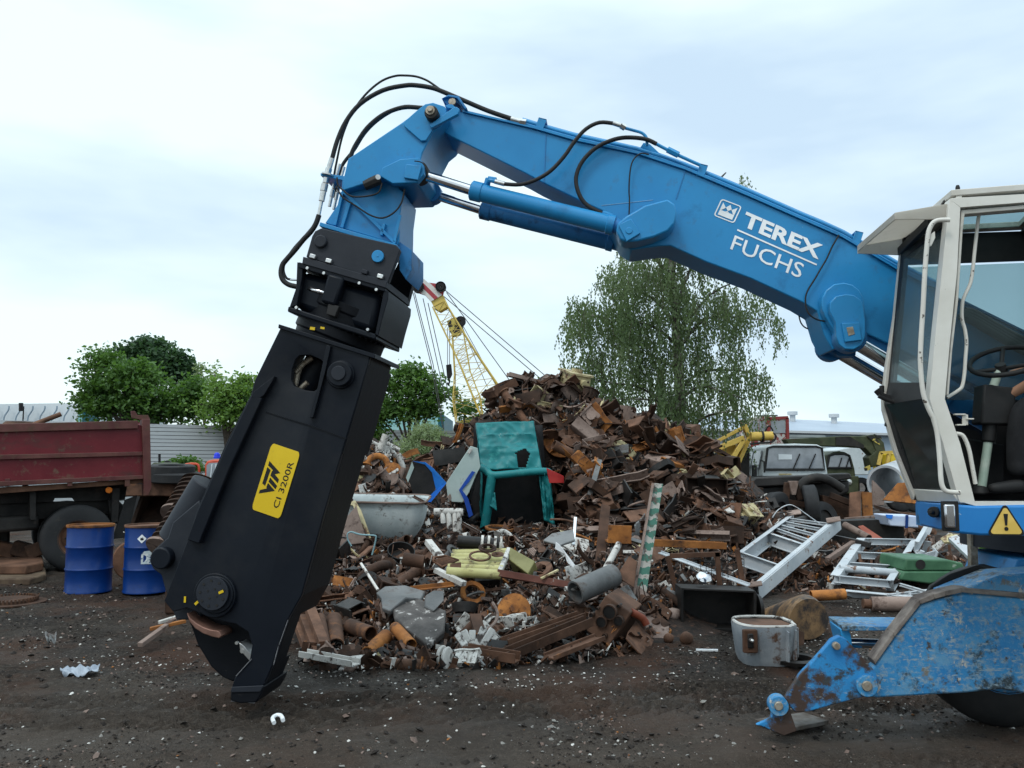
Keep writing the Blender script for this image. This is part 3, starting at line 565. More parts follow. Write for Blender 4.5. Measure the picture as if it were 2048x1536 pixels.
# ---- undercarriage, stabiliser, tyre
S0 = -0.22
arm = plate('stabiliser_arm', [(1893, 1195), (1925, 1188), (2048, 1197), (2300, 1215), (2300, 1395), (2048, 1386), (2002, 1379), (1930, 1386), (1857, 1390), (1752, 1396), (1734, 1392), (1720, 1382), (1718, 1366), (1728, 1352), (1750, 1330), (1789, 1275), (1841, 1209)], S0, S0+0.10, M['blue_worn'], HX, 0.012)
mb = MB()
topp = [(1750, 1330), (1789, 1275), (1841, 1209), (1870, 1198), (1893, 1192), (1925, 1185), (2048, 1196), (2300, 1212)]
for a, b in zip(topp[:-1], topp[1:]):
    A, Bq = m(a[0], a[1], S0-.015), m(b[0], b[1], S0-.015); mb.prism([A, Bq, Bq+Vector((-.008, 0, .028)), A+Vector((-.008, 0, .028))], (0, .13, 0))
mb.obj('arm_flange', mat('muddy_flange', (.08, .065, .06), (.22, .19, .17), 6, rough=.8, bump=.3), arm, 35, .004)
LEGM = wear(mat('blue_rust_leg', (.02, .17, .42), (.03, .24, .52), 5, .35, .65, .55, c3=(.055, .035, .028), s3=3, lo3=.46, hi3=.53, bump=.35, bs=30), [((.04, .045, .05), 8, .54, .60, (1, 1, 1)), ((.30, .33, .34), 12, .62, .65, (1, 1, 3))])
lnk = plate('stabiliser_leg', [(1679, 1272), (1692, 1278), (1750, 1342), (1758, 1362), (1756, 1382), (1735, 1392), (1679, 1406), (1619, 1423), (1590, 1425), (1570, 1398), (1600, 1350), (1636, 1312), (1663, 1280)], S0-.06, S0-.005, LEGM, HX, .006)
plate('leg_cheek', [(1679, 1272), (1692, 1278), (1750, 1342), (1756, 1382), (1679, 1406), (1590, 1425), (1570, 1398), (1636, 1312)], S0+.14, S0+.18, M['blue_worn'], lnk, .006)
plate('leg_web', [(1672, 1285), (1682, 1290), (1600, 1400), (1585, 1400)], S0-.005, S0+.14, M['rubber'], lnk, .003)
for x, y, r, mt in ((1735, 1373, .062, 'blue_worn'), (1558, 1413, .058, 'blue_worn'), (1735, 1373, .03, 'bolt'), (1558, 1413, .026, 'bolt'), (1674, 1293, .022, 'bolt')):
    mb = MB(); dd = S0-.085 if mt != 'bolt' else S0-.1; disc(mb, x, y, r, dd, S0-.0 if mt != 'bolt' else S0-.06, 24); mb.obj('pivot_pin', M[mt], lnk, 35, .004)
ft = plate('stabiliser_foot', [(1545, 1402), (1560, 1398), (1574, 1402), (1583, 1430), (1594, 1462), (1568, 1472), (1522, 1452), (1512, 1450), (1535, 1440), (1548, 1428)], S0-.045, S0-.01, LEGM, HX, .005)
ft2 = plate('foot_cheek', [(1545, 1402), (1574, 1402), (1590, 1455), (1540, 1455)], S0+.14, S0+.17, M['blue_worn'], ft, .005)
mb = MB(); a = gnd(1510, 1452), gnd(1567, 1474), gnd(1658, 1455), gnd(1608, 1438)
rt = Matrix.Rotation(TH, 3, 'Z'); mb.prism([rt @ (p-MA)+Vector((0, 0, .02)) for p in a], (0, 0, .025)); mb.obj('foot_plate', mat('muddy_plate', (.07, .055, .045), (.14, .13, .12), 7, rough=.85, bump=.3), ft, 35, .004)
mb = MB(); A, Bq = m(1700, 1286, .18), m(1900, 1292, .18); mb.cyl(A, Bq, .03); sr = mb.obj('stabiliser_rod', M['chrome'], HX, 40)
mb = MB(); poly(mb, [(1680, 1258), (1696, 1256), (1702, 1270), (1706, 1300), (1745, 1335), (1740, 1345), (1690, 1300)], .05, .32); mb.obj('rod_clevis', M['blue'], sr, 35, .006)
mb = MB(); poly(mb, [(1684, 1252), (1850, 1254), (1850, 1261), (1686, 1262)], .02, .36); mb.obj('guard_plate', M['blue_worn'], sr, 35, .004)
mb = MB(); A, Bq = m(1775, 1280, .18), m(2200, 1290, .18); mb.cyl(A, Bq, .07); mb.obj('stabiliser_cylinder', M['blue_dark'], sr, 40)
# chassis
mb = MB(); poly(mb, [(2035, 1120), (2350, 1105), (2350, 1185), (2000, 1190), (2020, 1160)], .10, .8); ch = mb.obj('chassis', M['blue_dark'], HX, 35, .01)
mb = MB(); poly(mb, [(1900, 1190), (2000, 1150), (2300, 1130), (2300, 1215), (1920, 1210)], S0+.02, .09); mb.obj('deck_plate', M['blue_worn'], ch, 35, .008)
plate('mud_flap', [(1853, 1190), (1862, 1172), (1900, 1148), (1955, 1130), (1990, 1142), (2008, 1153), (1965, 1172), (1930, 1186), (1890, 1196)], .10, .14, M['rubber'], ch, .006)  # added flap, stands for an unidentified dark blob above the arm
mb = MB(); mb.cyl(m(2100, 1100, .6), m(2100, 1060, .6), .55, None, 40); mb.obj('slew_ring', M['grey_black'], ch, 40)
mb = MB(); mb.prism([m(1941, 1066, .5), m(1954, 1066, .5), m(1957, 1135, .5), m(1943, 1135, .5)], (0, .06, 0)); mb.obj('post', M['bolt'], ch, 30)
def tyre_mesh(mb, c, ax, ro, w, ri):
    mb.lathe(Vector(c)-Vector(ax)*w/2, ax, [(ri, 0.02*w), (ri+.03, 0), (ro*.86, -0.03*w), (ro*.97, .06*w), (ro, .14*w), (ro, .86*w), (ro*.97, .94*w), (ro*.86, 1.03*w), (ri+.03, w), (ri, .98*w)], 40)
    return mb
cw = m(1992, 1290, .42); cw.z = .50
tw = tyre_mesh(MB(), cw, (0, 1, 0), .51, .3, .28).obj('wheel', M['rubber'], HX, 40)
mb = MB(); mb.lathe(cw-Vector((0, .15, 0)), (0, 1, 0), [(0, .06), (.12, .05), (.2, .1), (.27, .03), (.29, .0), (.29, .3)], 24); mb.obj('rim', M['blue_worn'], tw, 40)
rebase(HX, MA+E1*4.6+EN*.3)

# ================================================================ the black shear
M['galv0'] = mat('bare_scuffed_steel', (.10, .10, .11), (.22, .22, .23), 20, rough=.45)
SH = mroot('scrap_shear', 'huge matt black scrap shear hanging from the blue boom, its tip on the ground', 'scrap shear')
A0, A1 = -0.10, 0.52
body_pts = [(561, 652), (788, 724), (781, 733), (744, 846), (700, 1000), (692, 1030), (657, 1030), (603, 1191), (575, 1240), (556, 1295), (545, 1330), (528, 1372),
            (463, 1376), (470, 1355), (499, 1318), (504, 1290), (496, 1262), (471, 1247), (440, 1240), (400, 1235), (346, 1224), (328, 1202), (376, 1077), (393, 1022), (450, 890), (502, 788), (509, 761)]
front = [(561, 655), (740, 712), (733, 740), (692, 877), (647, 1030), (603, 1191), (575, 1240), (556, 1295), (545, 1330), (526, 1374), (463, 1376), (470, 1355), (499, 1320), (504, 1290),
         (496, 1264), (471, 1248), (430, 1240), (374, 1216), (346, 1224), (328, 1202), (376, 1077), (393, 1022), (450, 890), (502, 788), (509, 761)]
def hole(pts, d0, d1): return poly(MB(), pts, d0, d1).obj('x', M['black'], SH, None)
win = [(588, 707), (610, 706), (632, 716), (641, 726), (636, 745), (628, 772), (618, 780), (600, 778), (578, 770), (571, 757), (573, 735), (580, 715)]
for (d0, d1) in ((A0, A0+.05), (A1-.05, A1)):
    sp = plate('side_plate', front, d0, d1, M['black'], SH, 0)
    cut(sp, [hole(win, d0-.1, d1+.1)])
    q = sp.modifiers.new('bevel', 'BEVEL'); q.width = .006; q.segments = 2; q.limit_method = 'ANGLE'; q.angle_limit = R(35)
    if d0 == A0: SIDE = sp
# back (right) web and left web between the plates
def web(name, pts, t, d0, d1, mt, par):
    mb = MB(); n = len(pts)
    P = [m(x, y, A0) for x, y in pts]
    for a, b in zip(P[:-1], P[1:]):
        dv = (b-a).normalized(); nn = Vector((dv.z, 0, -dv.x))*t
        mb.prism([Vector((a.x, d0, a.z)), Vector((b.x, d0, b.z)), Vector((b.x, d0, b.z))+nn, Vector((a.x, d0, a.z))+nn], (0, d1-d0, 0))
    return mb.obj(name, mt, par, 35)
web('back_web', [(740, 712), (733, 740), (692, 877), (647, 1030), (603, 1191), (575, 1240)], .03, A0+.05, A1-.05, M['black_edge'], SH)
web('front_web', [(376, 1077), (393, 1022), (450, 890), (502, 788), (509, 761), (561, 655)], .03, A0+.05, A1-.05, M['black_edge'], SH)
web('jaw_back', [(575, 1240), (556, 1295), (545, 1330), (526, 1374)], .05, A0+.05, A0+.25, M['black_edge'], SH)
# shallow right-hand face overlay
web('back_plate', [(736, 730), (693, 880), (684, 908)], .014, A0+.01, A1, M['black_edge'], SH)
# top flange plates
plate('top_flange', [(557, 648), (750, 708), (749, 717), (556, 656)], A0-.02, A1+.04, M['black'], SH, .004)
plate('rib', [(505, 785), (548, 752), (546, 760), (528, 790), (520, 796), (502, 796)], A0-.055, A0, M['black'], SIDE, .003)
plate('side_rail', [(502, 790), (524, 796), (460, 935), (398, 1088), (374, 1080), (395, 1020), (450, 895)], A0-.055, A0-.001, M['black'], SIDE, .008)
plate('rib', [(653, 690), (661, 692), (650, 745), (626, 835), (619, 836), (636, 770)], A0-.03, A0, M['black'], SIDE, .003)
plate('weld_seam', [(532, 823), (560, 832), (620, 850), (692, 876), (692, 879), (620, 853), (560, 835), (531, 825)], A0-.005, A0-.0005, M['black_edge'], SIDE, 0)
plate('rib', [(610, 775), (655, 793), (653, 797), (608, 779)], A0-.0, A0+.0, M['black_edge'], SIDE, 0) if False else None
mb = MB(); disc(mb, 680, 749, .098, A0-.02, A0, 32); disc(mb, 678, 747, .085, A0-.07, A0-.02, 32); mb.obj('pivot_boss', M['black'], SH, 35, .006)
mb = MB(); disc(mb, 676, 746, .05, A0-.082, A0-.07, 32); mb.obj('pivot_cap', M['grey_black'], SH, 35, .004)
# inner cylinder end seen through the window
mb = MB(); mb.cyl(m(640, 720, .2), m(560, 850, .2), .10, None, 24); ic = mb.obj('inner_cylinder', M['grey_black'], SH, 40)
mb = MB(); mb.tube(tpts([(625, 715), (600, 735), (590, 775)], .02), .02, 8, 3); mb.cyl(m(600, 778, .0), m(615, 765, .0), .018); mb.cyl(m(592, 745, .0), m(597, 738, .0), .016); mb.obj('inner_hose', M['bolt'], ic, 40)
# yellow sticker
DS = A0-.004
s00, s10, s01 = m(560, 1038, DS), m(601, 905, DS), m(503, 1018, DS)   # along reading direction, and across (towards the left)
mb = MB(); rr = rrect(0, 0, 1, 1, .09, 6); rr = [(u, v) for u, v in rr]; vs = quad_map(rr, s00, s10, s01)
n0 = len(vs); mb.add(vs+[v+Vector((0, -.003, 0)) for v in vs], [tuple(range(n0)), tuple(range(2*n0-1, n0-1, -1))]+[(i, (i+1) % n0, (i+1) % n0+n0, i+n0) for i in range(n0)])
stk = mb.obj('sticker', M['yellow'], SIDE, None)
mb = MB(); DT = Vector((0, -.0045, 0))
Z = lambda x, y: m(495+x/9.913, 885+y/9.913, DS)+DT
text_on(mb, 'CI 3200R', Z(612, 1312), Z(928, 400), Z(505, 1275), bold=.006)
for pg in ([(228, 1010), (248, 942), (385, 910), (378, 882), (412, 800), (550, 958)], [(298, 810), (400, 485), (462, 545), (352, 860)], [(455, 690), (590, 860), (558, 925), (420, 775)],
           [(440, 365), (655, 605), (545, 630), (628, 730), (603, 805), (458, 655), (487, 572), (510, 550), (412, 452)]):
    mb.add([Z(*p) for p in pg], [tuple(range(len(pg)))])
mb.obj('sticker_lettering', M['ink'], stk, None, fix=False)
# pivot of the jaws
mb = MB(); disc(mb, 428, 1191, .148, A0-.035, A0, 40); disc(mb, 430, 1190, .125, A0-.05, A0-.035, 40); pv = mb.obj('jaw_pivot', M['black'], SH, 35, .006)
mb = MB(); disc(mb, 424, 1187, .113, A0-.075, A0-.05, 40, .108); hb = mb.obj('pivot_cover', M['grey_black'], pv, 35, .004)
mb = MB()
for k in range(9):
    a = R(40*k+15); c_ = m(424, 1187, A0-.0765)+Vector((math.cos(a)*.085, 0, math.sin(a)*.085)); mb.cyl(c_, c_+Vector((0, -.002, 0)), .009, None, 10)
for k in range(4):
    a = R(90*k+60); c_ = m(424, 1187, A0-.0765)+Vector((math.cos(a)*.035, 0, math.sin(a)*.035)); mb.cyl(c_, c_+Vector((0, -.002, 0)), .007, None, 10)
split_obj(mb, 'bolt_hole', M['rubber'], hb, 35)
mb = MB(); mb.box(m(442, 1184, A0-.079), (.035, .003, .017), Euler((0, R(-25), 0))); mb.box(m(393, 1206, A0-.053), (.03, .003, .017), Euler((0, R(-45), 0))); mb.box(m(370, 1199, A0-.005), (.014, .004, .04)); split_obj(mb, 'paint_mark', M['yellow'], pv, None)
mb = MB(); mb.box(m(645, 656, -.115), (.03, .004, .015), Euler((0, R(10), 0))); mb.box(m(625, 657, -.115), (.035, .004, .02), Euler((0, R(10), 0))); split_obj(mb, 'paint_mark', M['yellow'], SH, None)
# moving jaw between the plates, with the lever that sticks out at the left
J0, J1 = .08, .34
jaw = plate('moving_jaw', [(340, 1200), (370, 1227), (383, 1255), (395, 1290), (422, 1334), (445, 1355), (466, 1364), (480, 1352), (499, 1330), (512, 1300), (505, 1240), (460, 1200)], J0, J1, M['black_edge'], SH, .01)
plate('jaw_lever', [(398, 1000), (345, 1045), (335, 1075), (305, 1102), (298, 1122), (306, 1138), (322, 1150), (330, 1180), (352, 1240), (400, 1240), (430, 1100)], .02, .36, M['grey_black'], jaw, .01)
mb = MB(); disc(mb, 320, 1117, .075, -.05, .42, 28); mb.obj('lever_pin', M['black'], jaw, 35, .01)
mb = MB(); A_, B_ = m(350, 1082, .17), m(420, 968, .17); mb.cyl(A_, B_, .125, .13, 28); mb.obj('jaw_cylinder', M['grey_black'], jaw, 40, .01)
web2 = [(373, 1226), (380, 1236), (392, 1246), (406, 1254), (420, 1259), (438, 1262), (443, 1272), (438, 1277), (424, 1274), (405, 1267), (390, 1257), (378, 1243)]
plate('wear_plate', web2, A0+.0, J0, M['copper'], jaw, .006)
plate('jaw_blade', [(478, 1285), (488, 1292), (503, 1310), (499, 1322), (480, 1300)], A0+.06, J0, M['steel'], jaw, .003)
mb = MB(); disc(mb, 484, 1302, .016, A0+.055, A0+.07, 8); disc(mb, 473, 1286, .012, A0+.055, A0+.07, 8); mb.obj('jaw_bolt', M['steel'], jaw, 30)
# tip tooth
tip = plate('jaw_tip', [(463, 1376), (528, 1373), (524, 1386), (512, 1405), (480, 1407), (461, 1402), (461, 1388)], A0-.02, .30, M['black_edge'], SH, .008)
plate('tip_cap', [(463, 1374), (527, 1371), (520, 1384), (461, 1385)], A0-.03, A0-.02, M['grey_black'], tip, .004)
plate('jaw_floor', [(470, 1355), (545, 1330), (528, 1372), (463, 1376)], A0+.05, .28, M['black_edge'], SH, .005)
for a_, b_ in (((557, 1292), (547, 1330)), ((576, 1240), (558, 1290)), ((503, 1318), (472, 1352)), ((462, 1402), (510, 1406))):
    A_, B2 = m(*a_, A0-.008), m(*b_, A0-.008); MB().beam(A_, B2, .004, .006, (0, 1, 0)).obj('worn_edge', M['galv0'], SH, None)
# rotator: ring, housing, bracket (all share the tilted axis of the shear)
axv = (m(705, 610, .2)-m(672, 690, .2)).normalized()
c0 = m(682, 668, .21)
mb = MB(); mb.lathe(c0, axv, [(0, -.16), (.30, -.16), (.31, -.06), (.325, -.05), (.325, .02), (.31, .03), (.31, .13), (.32, .14), (.32, .2), (0, .2)], 48); mb.obj('slew_ring', M['black_edge'], SH, 30, .004)
mb = MB()
for k in range(40):
    a = 2*math.pi*k/40; t = axv.orthogonal().normalized(); b = axv.cross(t); e = t*math.cos(a)+b*math.sin(a); p = c0+e*.318; mb.cyl(p+axv*.02, p+axv*.045, .010, None, 6)
split_obj(mb, 'ring_bolt', M['grey_black'], SH, 30)
plate('housing_flange', [(576, 612), (752, 668), (751, 680), (574, 623)], A0-.03, A1+.02, M['black'], SH, .01)
hs = plate('rotator_housing', [(600, 540), (765, 588), (748, 668), (585, 614), (592, 575)], A0+.03, A1-.05, M['black'], SH, .05)
plate('housing_corner', [(594, 524), (606, 526), (604, 555), (594, 610), (578, 616), (592, 575)], A0-.03, A0+.05, M['black'], hs, .005)
plate('housing_side', [(768, 580), (777, 583), (776, 598), (764, 640), (756, 672), (750, 668), (760, 620)], A0-.03, A1+.02, M['black'], hs, .004)
mb = MB(); poly(mb, [(655, 545), (688, 555), (670, 612), (640, 603)], A0-.06, A0+.05); mb.obj('motor_block', M['black'], hs, 35, .02)
mb = MB(); poly(mb, [(656, 607), (678, 612), (670, 634), (652, 628)], A0-.05, A0+.05); mb.obj('motor_shaft_cover', M['rubber'], hs, 35, .006)
plate('upper_flange', [(606, 513), (774, 562), (772, 576), (604, 527)], A0-.05, A1+.02, M['grey_black'], SH, .004)
plate('upper_flange', [(598, 524), (770, 573), (769, 583), (597, 535)], A0-.04, A1+.02, M['black'], SH, .004)
br = plate('mount_bracket', [(624, 472), (630, 462), (642, 456), (792, 490), (800, 500), (776, 566), (612, 514)], A0-.03, A0+.02, M['grey_black'], SH, .006)
plate('mount_bracket', [(624, 472), (642, 458), (792, 490), (800, 500), (776, 566), (612, 514)], A1-.05, A1, M['grey_black'], SH, .006)
mb = MB(); disc(mb, 640, 482, .045, A0-.055, A0-.03, 28); mb.obj('bracket_pin', M['grey_black'], br, 35, .008)
mb = MB(); disc(mb, 755, 512, .042, A0-.05, A0-.03, 28); disc(mb, 755, 512, .006, A0-.054, A0-.03, 8); mb.obj('bracket_pin', M['blue'], br, 35, .006)
for (x, y) in ((626, 513), (658, 522), (730, 544), (761, 553)):
    mb = MB(); mb.box(m(x, y, A0-.045), (.042, .03, .03), Euler((0, R(16), 0))); mb.obj('clamp_bolt', M['steel'] if x != 730 else M['grey_black'], br, 30, .004)
for (x, y) in ((614, 533), (647, 543), (718, 563), (752, 576), (735, 656), (592, 612)):
    mb = MB(); disc(mb, x, y+3, .012, A0-.055, A0-.03, 6); mb.obj('flange_bolt', M['steel'], br, 30, .002)
mb = MB(); mb.cyl(m(606, 576, -.04), m(626, 580, -.06), .02, None, 14); mb.tube(tpts([(624, 580, -.06), (640, 583, -.07), (652, 587, -.07)], -.07), .016, 10, 3); mb.obj('hose_end', M['chrome'], br, 50)
mb = MB(); mb.tube(tpts([(582, 559, .08), (598, 560, .0), (608, 560, -.03)], 0), .009, 8, 3); mb.obj('hose_end', M['chrome'], br, 50)
plate('back_shield', [(799, 520), (834, 535), (814, 606), (770, 580)], A1-.06, A1+.02, M['black_edge'], SH, .004)
# ================================================================ operator (almost wholly beyond the right edge of the picture)
def skin_body(name, verts, edges, rad, mt, parent, sub=2):
    me = bpy.data.meshes.new(name); me.from_pydata([tuple(v) for v in verts], edges, []); me.materials.append(mt)
    o = bpy.data.objects.new(name, me); COL.objects.link(o); o.parent = parent
    sk = o.modifiers.new('skin', 'SKIN'); sk.use_smooth_shade = True
    for v, r in zip(me.skin_vertices[0].data, rad): v.radius = (r, r)
    me.skin_vertices[0].data[0].use_root = True
    q = o.modifiers.new('sub', 'SUBSURF'); q.levels = sub; q.render_levels = sub
    bpy.context.view_layer.update()
    m2 = bpy.data.meshes.new_from_object(o.evaluated_get(bpy.context.evaluated_depsgraph_get())); o.modifiers.clear(); o.data = m2
    return o
OP = mroot('person', 'seated operator in dark trousers, bare forearm reaching to the steering column in the cab', 'person')
dd = DN+.42
pel, chest, neck, head, top = m(2215, 790, dd), m(2225, 660, dd), m(2222, 590, dd), m(2208, 545, dd), m(2208, 500, dd)
shN, elN, wrN, haN = m(2218, 630, dd-.17), m(2120, 735, dd-.22), m(2022, 788, dd-.03), m(2004, 801, dd+.0)
shF, elF, wrF, haF = m(2222, 630, dd+.17), m(2130, 720, dd+.24), m(2070, 745, dd+.20), m(2052, 742, dd+.2)
V = [chest, neck, head, top, shN, elN, wrN, haN, shF, elF, wrF, haF]; Ed = [(0, 1), (1, 2), (2, 3), (0, 4), (4, 5), (5, 6), (6, 7), (0, 8), (8, 9), (9, 10), (10, 11)]
Rd = [.10, .055, .085, .07, .055, .042, .028, .034, .055, .042, .028, .034]
for hp, wp, sgn in ((haN, wrN, 1), (haF, wrF, 1)):
    fw = (hp-wp).normalized()
    for k in range(4):
        i0 = V.index(hp); b = hp+fw*.04+Vector((0, -.03+.02*k, 0)); V += [b, b+fw*.035+Vector((0, 0, -.012)), b+fw*.05+Vector((0, 0, -.04))]
        n0 = len(V)-3; Ed += [(i0, n0), (n0, n0+1), (n0+1, n0+2)]; Rd += [.010, .009, .008]
    i0 = V.index(hp); b = hp+Vector((0, -.035, .01)); V += [b, b+fw*.03+Vector((0, -.01, -.02))]; Ed += [(i0, len(V)-2), (len(V)-2, len(V)-1)]; Rd += [.011, .009]
skin_body('body', V, Ed, Rd, M['skin'], OP)
skin_body('shirt', [pel, m(2225, 720, dd), chest, shN, shN.lerp(elN, .5), shF, shF.lerp(elF, .5)], [(0, 1), (1, 2), (2, 3), (3, 4), (2, 5), (5, 6)], [.13, .12, .13, .075, .062, .075, .062], mat('grey_shirt', (.06, .065, .08), rough=.9), OP)
for s_ in (-.1, .12):
    pass
skin_body('trousers', [pel, m(2190, 800, dd-.09), m(2045, 815, dd-.11), m(2035, 890, dd-.1), m(2035, 955, dd-.1), m(2190, 800, dd+.1), m(2065, 810, dd+.12), m(2062, 890, dd+.12), m(2060, 955, dd+.12)],
    [(0, 1), (1, 2), (2, 3), (3, 4), (0, 5), (5, 6), (6, 7), (7, 8)], [.13, .095, .075, .062, .055, .095, .075, .062, .055], M['cloth_dark'], OP)
for q in (m(2035, 972, dd-.1), m(2060, 972, dd+.12)):
    skin_body('shoe', [q+Vector((.04, 0, 0)), q, q+Vector((-.10, 0, -.012)), q+Vector((-.16, 0, -.015))], [(0, 1), (1, 2), (2, 3)], [.04, .042, .035, .028], M['rubber'], OP)
skin_body('hair', [head+Vector((.03, 0, .05)), top+Vector((.01, 0, .03)), top+Vector((-.05, 0, .02))], [(0, 1), (1, 2)], [.08, .075, .05], M['cab_dark'], OP)
rebase(OP, MA+E1*pel.x+EN*pel.y+Vector((0, 0, .9))); 
for c in OP.children: pass

# ================================================================ setting: ground
def smooth(t): t = max(0.0, min(1.0, t)); return t*t*(3-2*t)
def rut(x, y):
    z = 0.0
    # wheel tracks that curve across the yard in front of the shear
    for (yc, k, w) in ((6.42, .03, .15), (6.0, .035, .15), (4.7, .05, .17)):
        d = y-(yc+k*x+0.12*math.sin(x*.7)); a = abs(d)
        if a < w*1.6:
            lug = smooth(.5+.9*math.sin((x*1.0+a*1.3)*33)); z -= (.006+.075*lug*(0.6+.4*noise.noise((x, y, 3))))*smooth((w*1.6-a)/(w*.8))
            z += .004*smooth(1-abs(a-w*1.3)/(w*.4))
    return z
def ground_z(x, y):
    if y > 16 or abs(x) > 12: return 0.0
    f = smooth((16-y)/3)*smooth((12-abs(x))/2)
    z = .03*noise.noise((x*.5, y*.5, 0)) + .026*noise.noise((x*1.9, y*1.9, 1)) + .020*noise.noise((x*5.5, y*5.5, 2))+.013*noise.noise((x*13, y*13, 4))
    return f*(z+rut(x, y))
xs = [-600, -200, -80, -40, -25, -18, -14] + [-12+i*.1 for i in range(0, 55)] + [-6.5+i*.032 for i in range(0, 407)] + [6.55+i*.1 for i in range(0, 57)] + [12.5, 15, 20, 30, 60, 150, 600]
ys = [-60, -10, 0, 1.5, 2.4] + [2.5+.028*i+.00010*i*i for i in range(0, 320)] 
ys = [y for y in ys if y < 22] + [22.5, 25, 30, 40, 60, 120, 300, 1500]
xs = [x for x in xs if x < 12.2 or x >= 12.5]
vs = [(x, y, ground_z(x, y) if y > 2 else 0) for y in ys for x in xs]; nx = len(xs)
fs = [(j*nx+i, j*nx+i+1, (j+1)*nx+i+1, (j+1)*nx+i) for j in range(len(ys)-1) for i in range(nx-1)]
me = bpy.data.meshes.new('ground'); me.from_pydata(vs, [], fs); me.polygons.foreach_set('use_smooth', [True]*len(fs)); me.update()
GM = bpy.data.materials.new('oily_dirt'); GM.use_nodes = True; t = GM.node_tree; n = t.nodes.new; l = t.links.new; b = t.nodes['Principled BSDF']
tcn = n('ShaderNodeTexCoord').outputs['Object']
def gnz(sc, det=8, ro=.65, off=0):
    q = n('ShaderNodeTexNoise'); q.inputs['Scale'].default_value = sc; q.inputs['Detail'].default_value = det; q.inputs['Roughness'].default_value = ro
    mp_ = n('ShaderNodeMapping'); mp_.inputs['Location'].default_value = (off, off*.7, 0); l(tcn, mp_.inputs[0]); l(mp_.outputs[0], q.inputs['Vector']); return q.outputs['Fac']
def grp(f, els):
    q = n('ShaderNodeValToRGB'); e = q.color_ramp.elements
    e[0].position, e[0].color = els[0][0], (*els[0][1], 1); e[1].position, e[1].color = els[-1][0], (*els[-1][1], 1)
    for p, c in els[1:-1]: x = e.new(p); x.color = (*c, 1)
    l(f, q.inputs[0]); return q.outputs[0]
def gmix(f, a, c):
    x = n('ShaderNodeMix'); x.data_type = 'RGBA'; l(f, x.inputs[0]); l(a, x.inputs[6]); 
    if isinstance(c, tuple): x.inputs[7].default_value = (*c, 1)
    else: l(c, x.inputs[7])
    return x.outputs[2]
base_c = grp(gnz(.45, 6), [(.32, (.019, .015, .0125)), (.5, (.042, .032, .0255)), (.68, (.088, .066, .052))])
fine = grp(gnz(26, 9, .75, 3), [(.40, (.006, .005, .0045)), (.52, (.042, .033, .027)), (.64, (.17, .14, .115))])
x = n('ShaderNodeMix'); x.data_type = 'RGBA'; x.blend_type = 'MIX'; x.inputs[0].default_value = .55; l(base_c, x.inputs[6]); l(fine, x.inputs[7]); c = x.outputs[2]
c = gmix(grp(gnz(.8, 6, .65, 11), [(.47, (0, 0, 0)), (.62, (.75, .75, .75))]), c, (.088, .042, .026))      # rusty brown patches
c = gmix(grp(gnz(.7, 6, .65, 41), [(.52, (0, 0, 0)), (.66, (.8, .8, .8))]), c, (.016, .013, .012))      # oil soaked
c = gmix(grp(gnz(.42, 5, .6, 23.5), [(.47, (0, 0, 0)), (.68, (.6, .6, .6))]), c, (.115, .098, .083))            # dry dusty patches
vo = n('ShaderNodeTexVoronoi'); vo.inputs['Scale'].default_value = 55; l(tcn, vo.inputs['Vector'])
sp = n('ShaderNodeMath'); sp.operation = 'LESS_THAN'; sp.inputs[1].default_value = .17; l(vo.outputs['Distance'], sp.inputs[0])
sel = n('ShaderNodeSeparateColor'); l(vo.outputs['Color'], sel.inputs[0]); s2 = n('ShaderNodeMath'); s2.operation = 'GREATER_THAN'; s2.inputs[1].default_value = .86; l(sel.outputs[0], s2.inputs[0])
s3 = n('ShaderNodeMath'); s3.operation = 'MULTIPLY'; l(sp.outputs[0], s3.inputs[0]); l(s2.outputs[0], s3.inputs[1])
grey = n('ShaderNodeCombineColor'); l(sel.outputs[1], grey.inputs[0]); l(sel.outputs[1], grey.inputs[1]); l(sel.outputs[1], grey.inputs[2])
sxy = n('ShaderNodeSeparateXYZ'); l(tcn, sxy.inputs[0]); mrx = n('ShaderNodeMapRange'); mrx.inputs[1].default_value = 7.2; mrx.inputs[2].default_value = 4.4; mrx.inputs[3].default_value = 0; mrx.inputs[4].default_value = .62; l(sxy.outputs[1], mrx.inputs[0])
mm_ = n('ShaderNodeMath'); mm_.operation = 'MULTIPLY'; l(mrx.outputs[0], mm_.inputs[0]); l(gnz(1.7, 7, .7, 31), mm_.inputs[1]); mm2 = n('ShaderNodeMath'); mm2.operation = 'MULTIPLY'; mm2.inputs[1].default_value = 1.7; l(mm_.outputs[0], mm2.inputs[0])
c = gmix(mm2.outputs[0], c, (.18, .145, .12))      # drier, sandier track in front
c = gmix(s3.outputs[0], c, (.30, .28, .25))
l(c, b.inputs['Base Color'])
rg = grp(gnz(1.1, 5, .6, 5), [(.38, (.42, .42, .42)), (.56, (.88, .88, .88))]); l(rg, b.inputs['Roughness']); b.inputs['Specular IOR Level'].default_value = .14
bp = n('ShaderNodeBump'); bp.inputs['Strength'].default_value = 1.0; bp.inputs['Distance'].default_value = .05; ad = n('ShaderNodeMath'); ad.operation = 'ADD'; l(gnz(22, 9, .7, 3), ad.inputs[0]); l(gnz(70, 4, .7, 8), ad.inputs[1]); l(ad.outputs[0], bp.inputs['Height']); l(bp.outputs[0], b.inputs['Normal'])
me.materials.append(GM); gr = bpy.data.objects.new('ground', me); COL.objects.link(gr); gr['kind'] = 'structure'

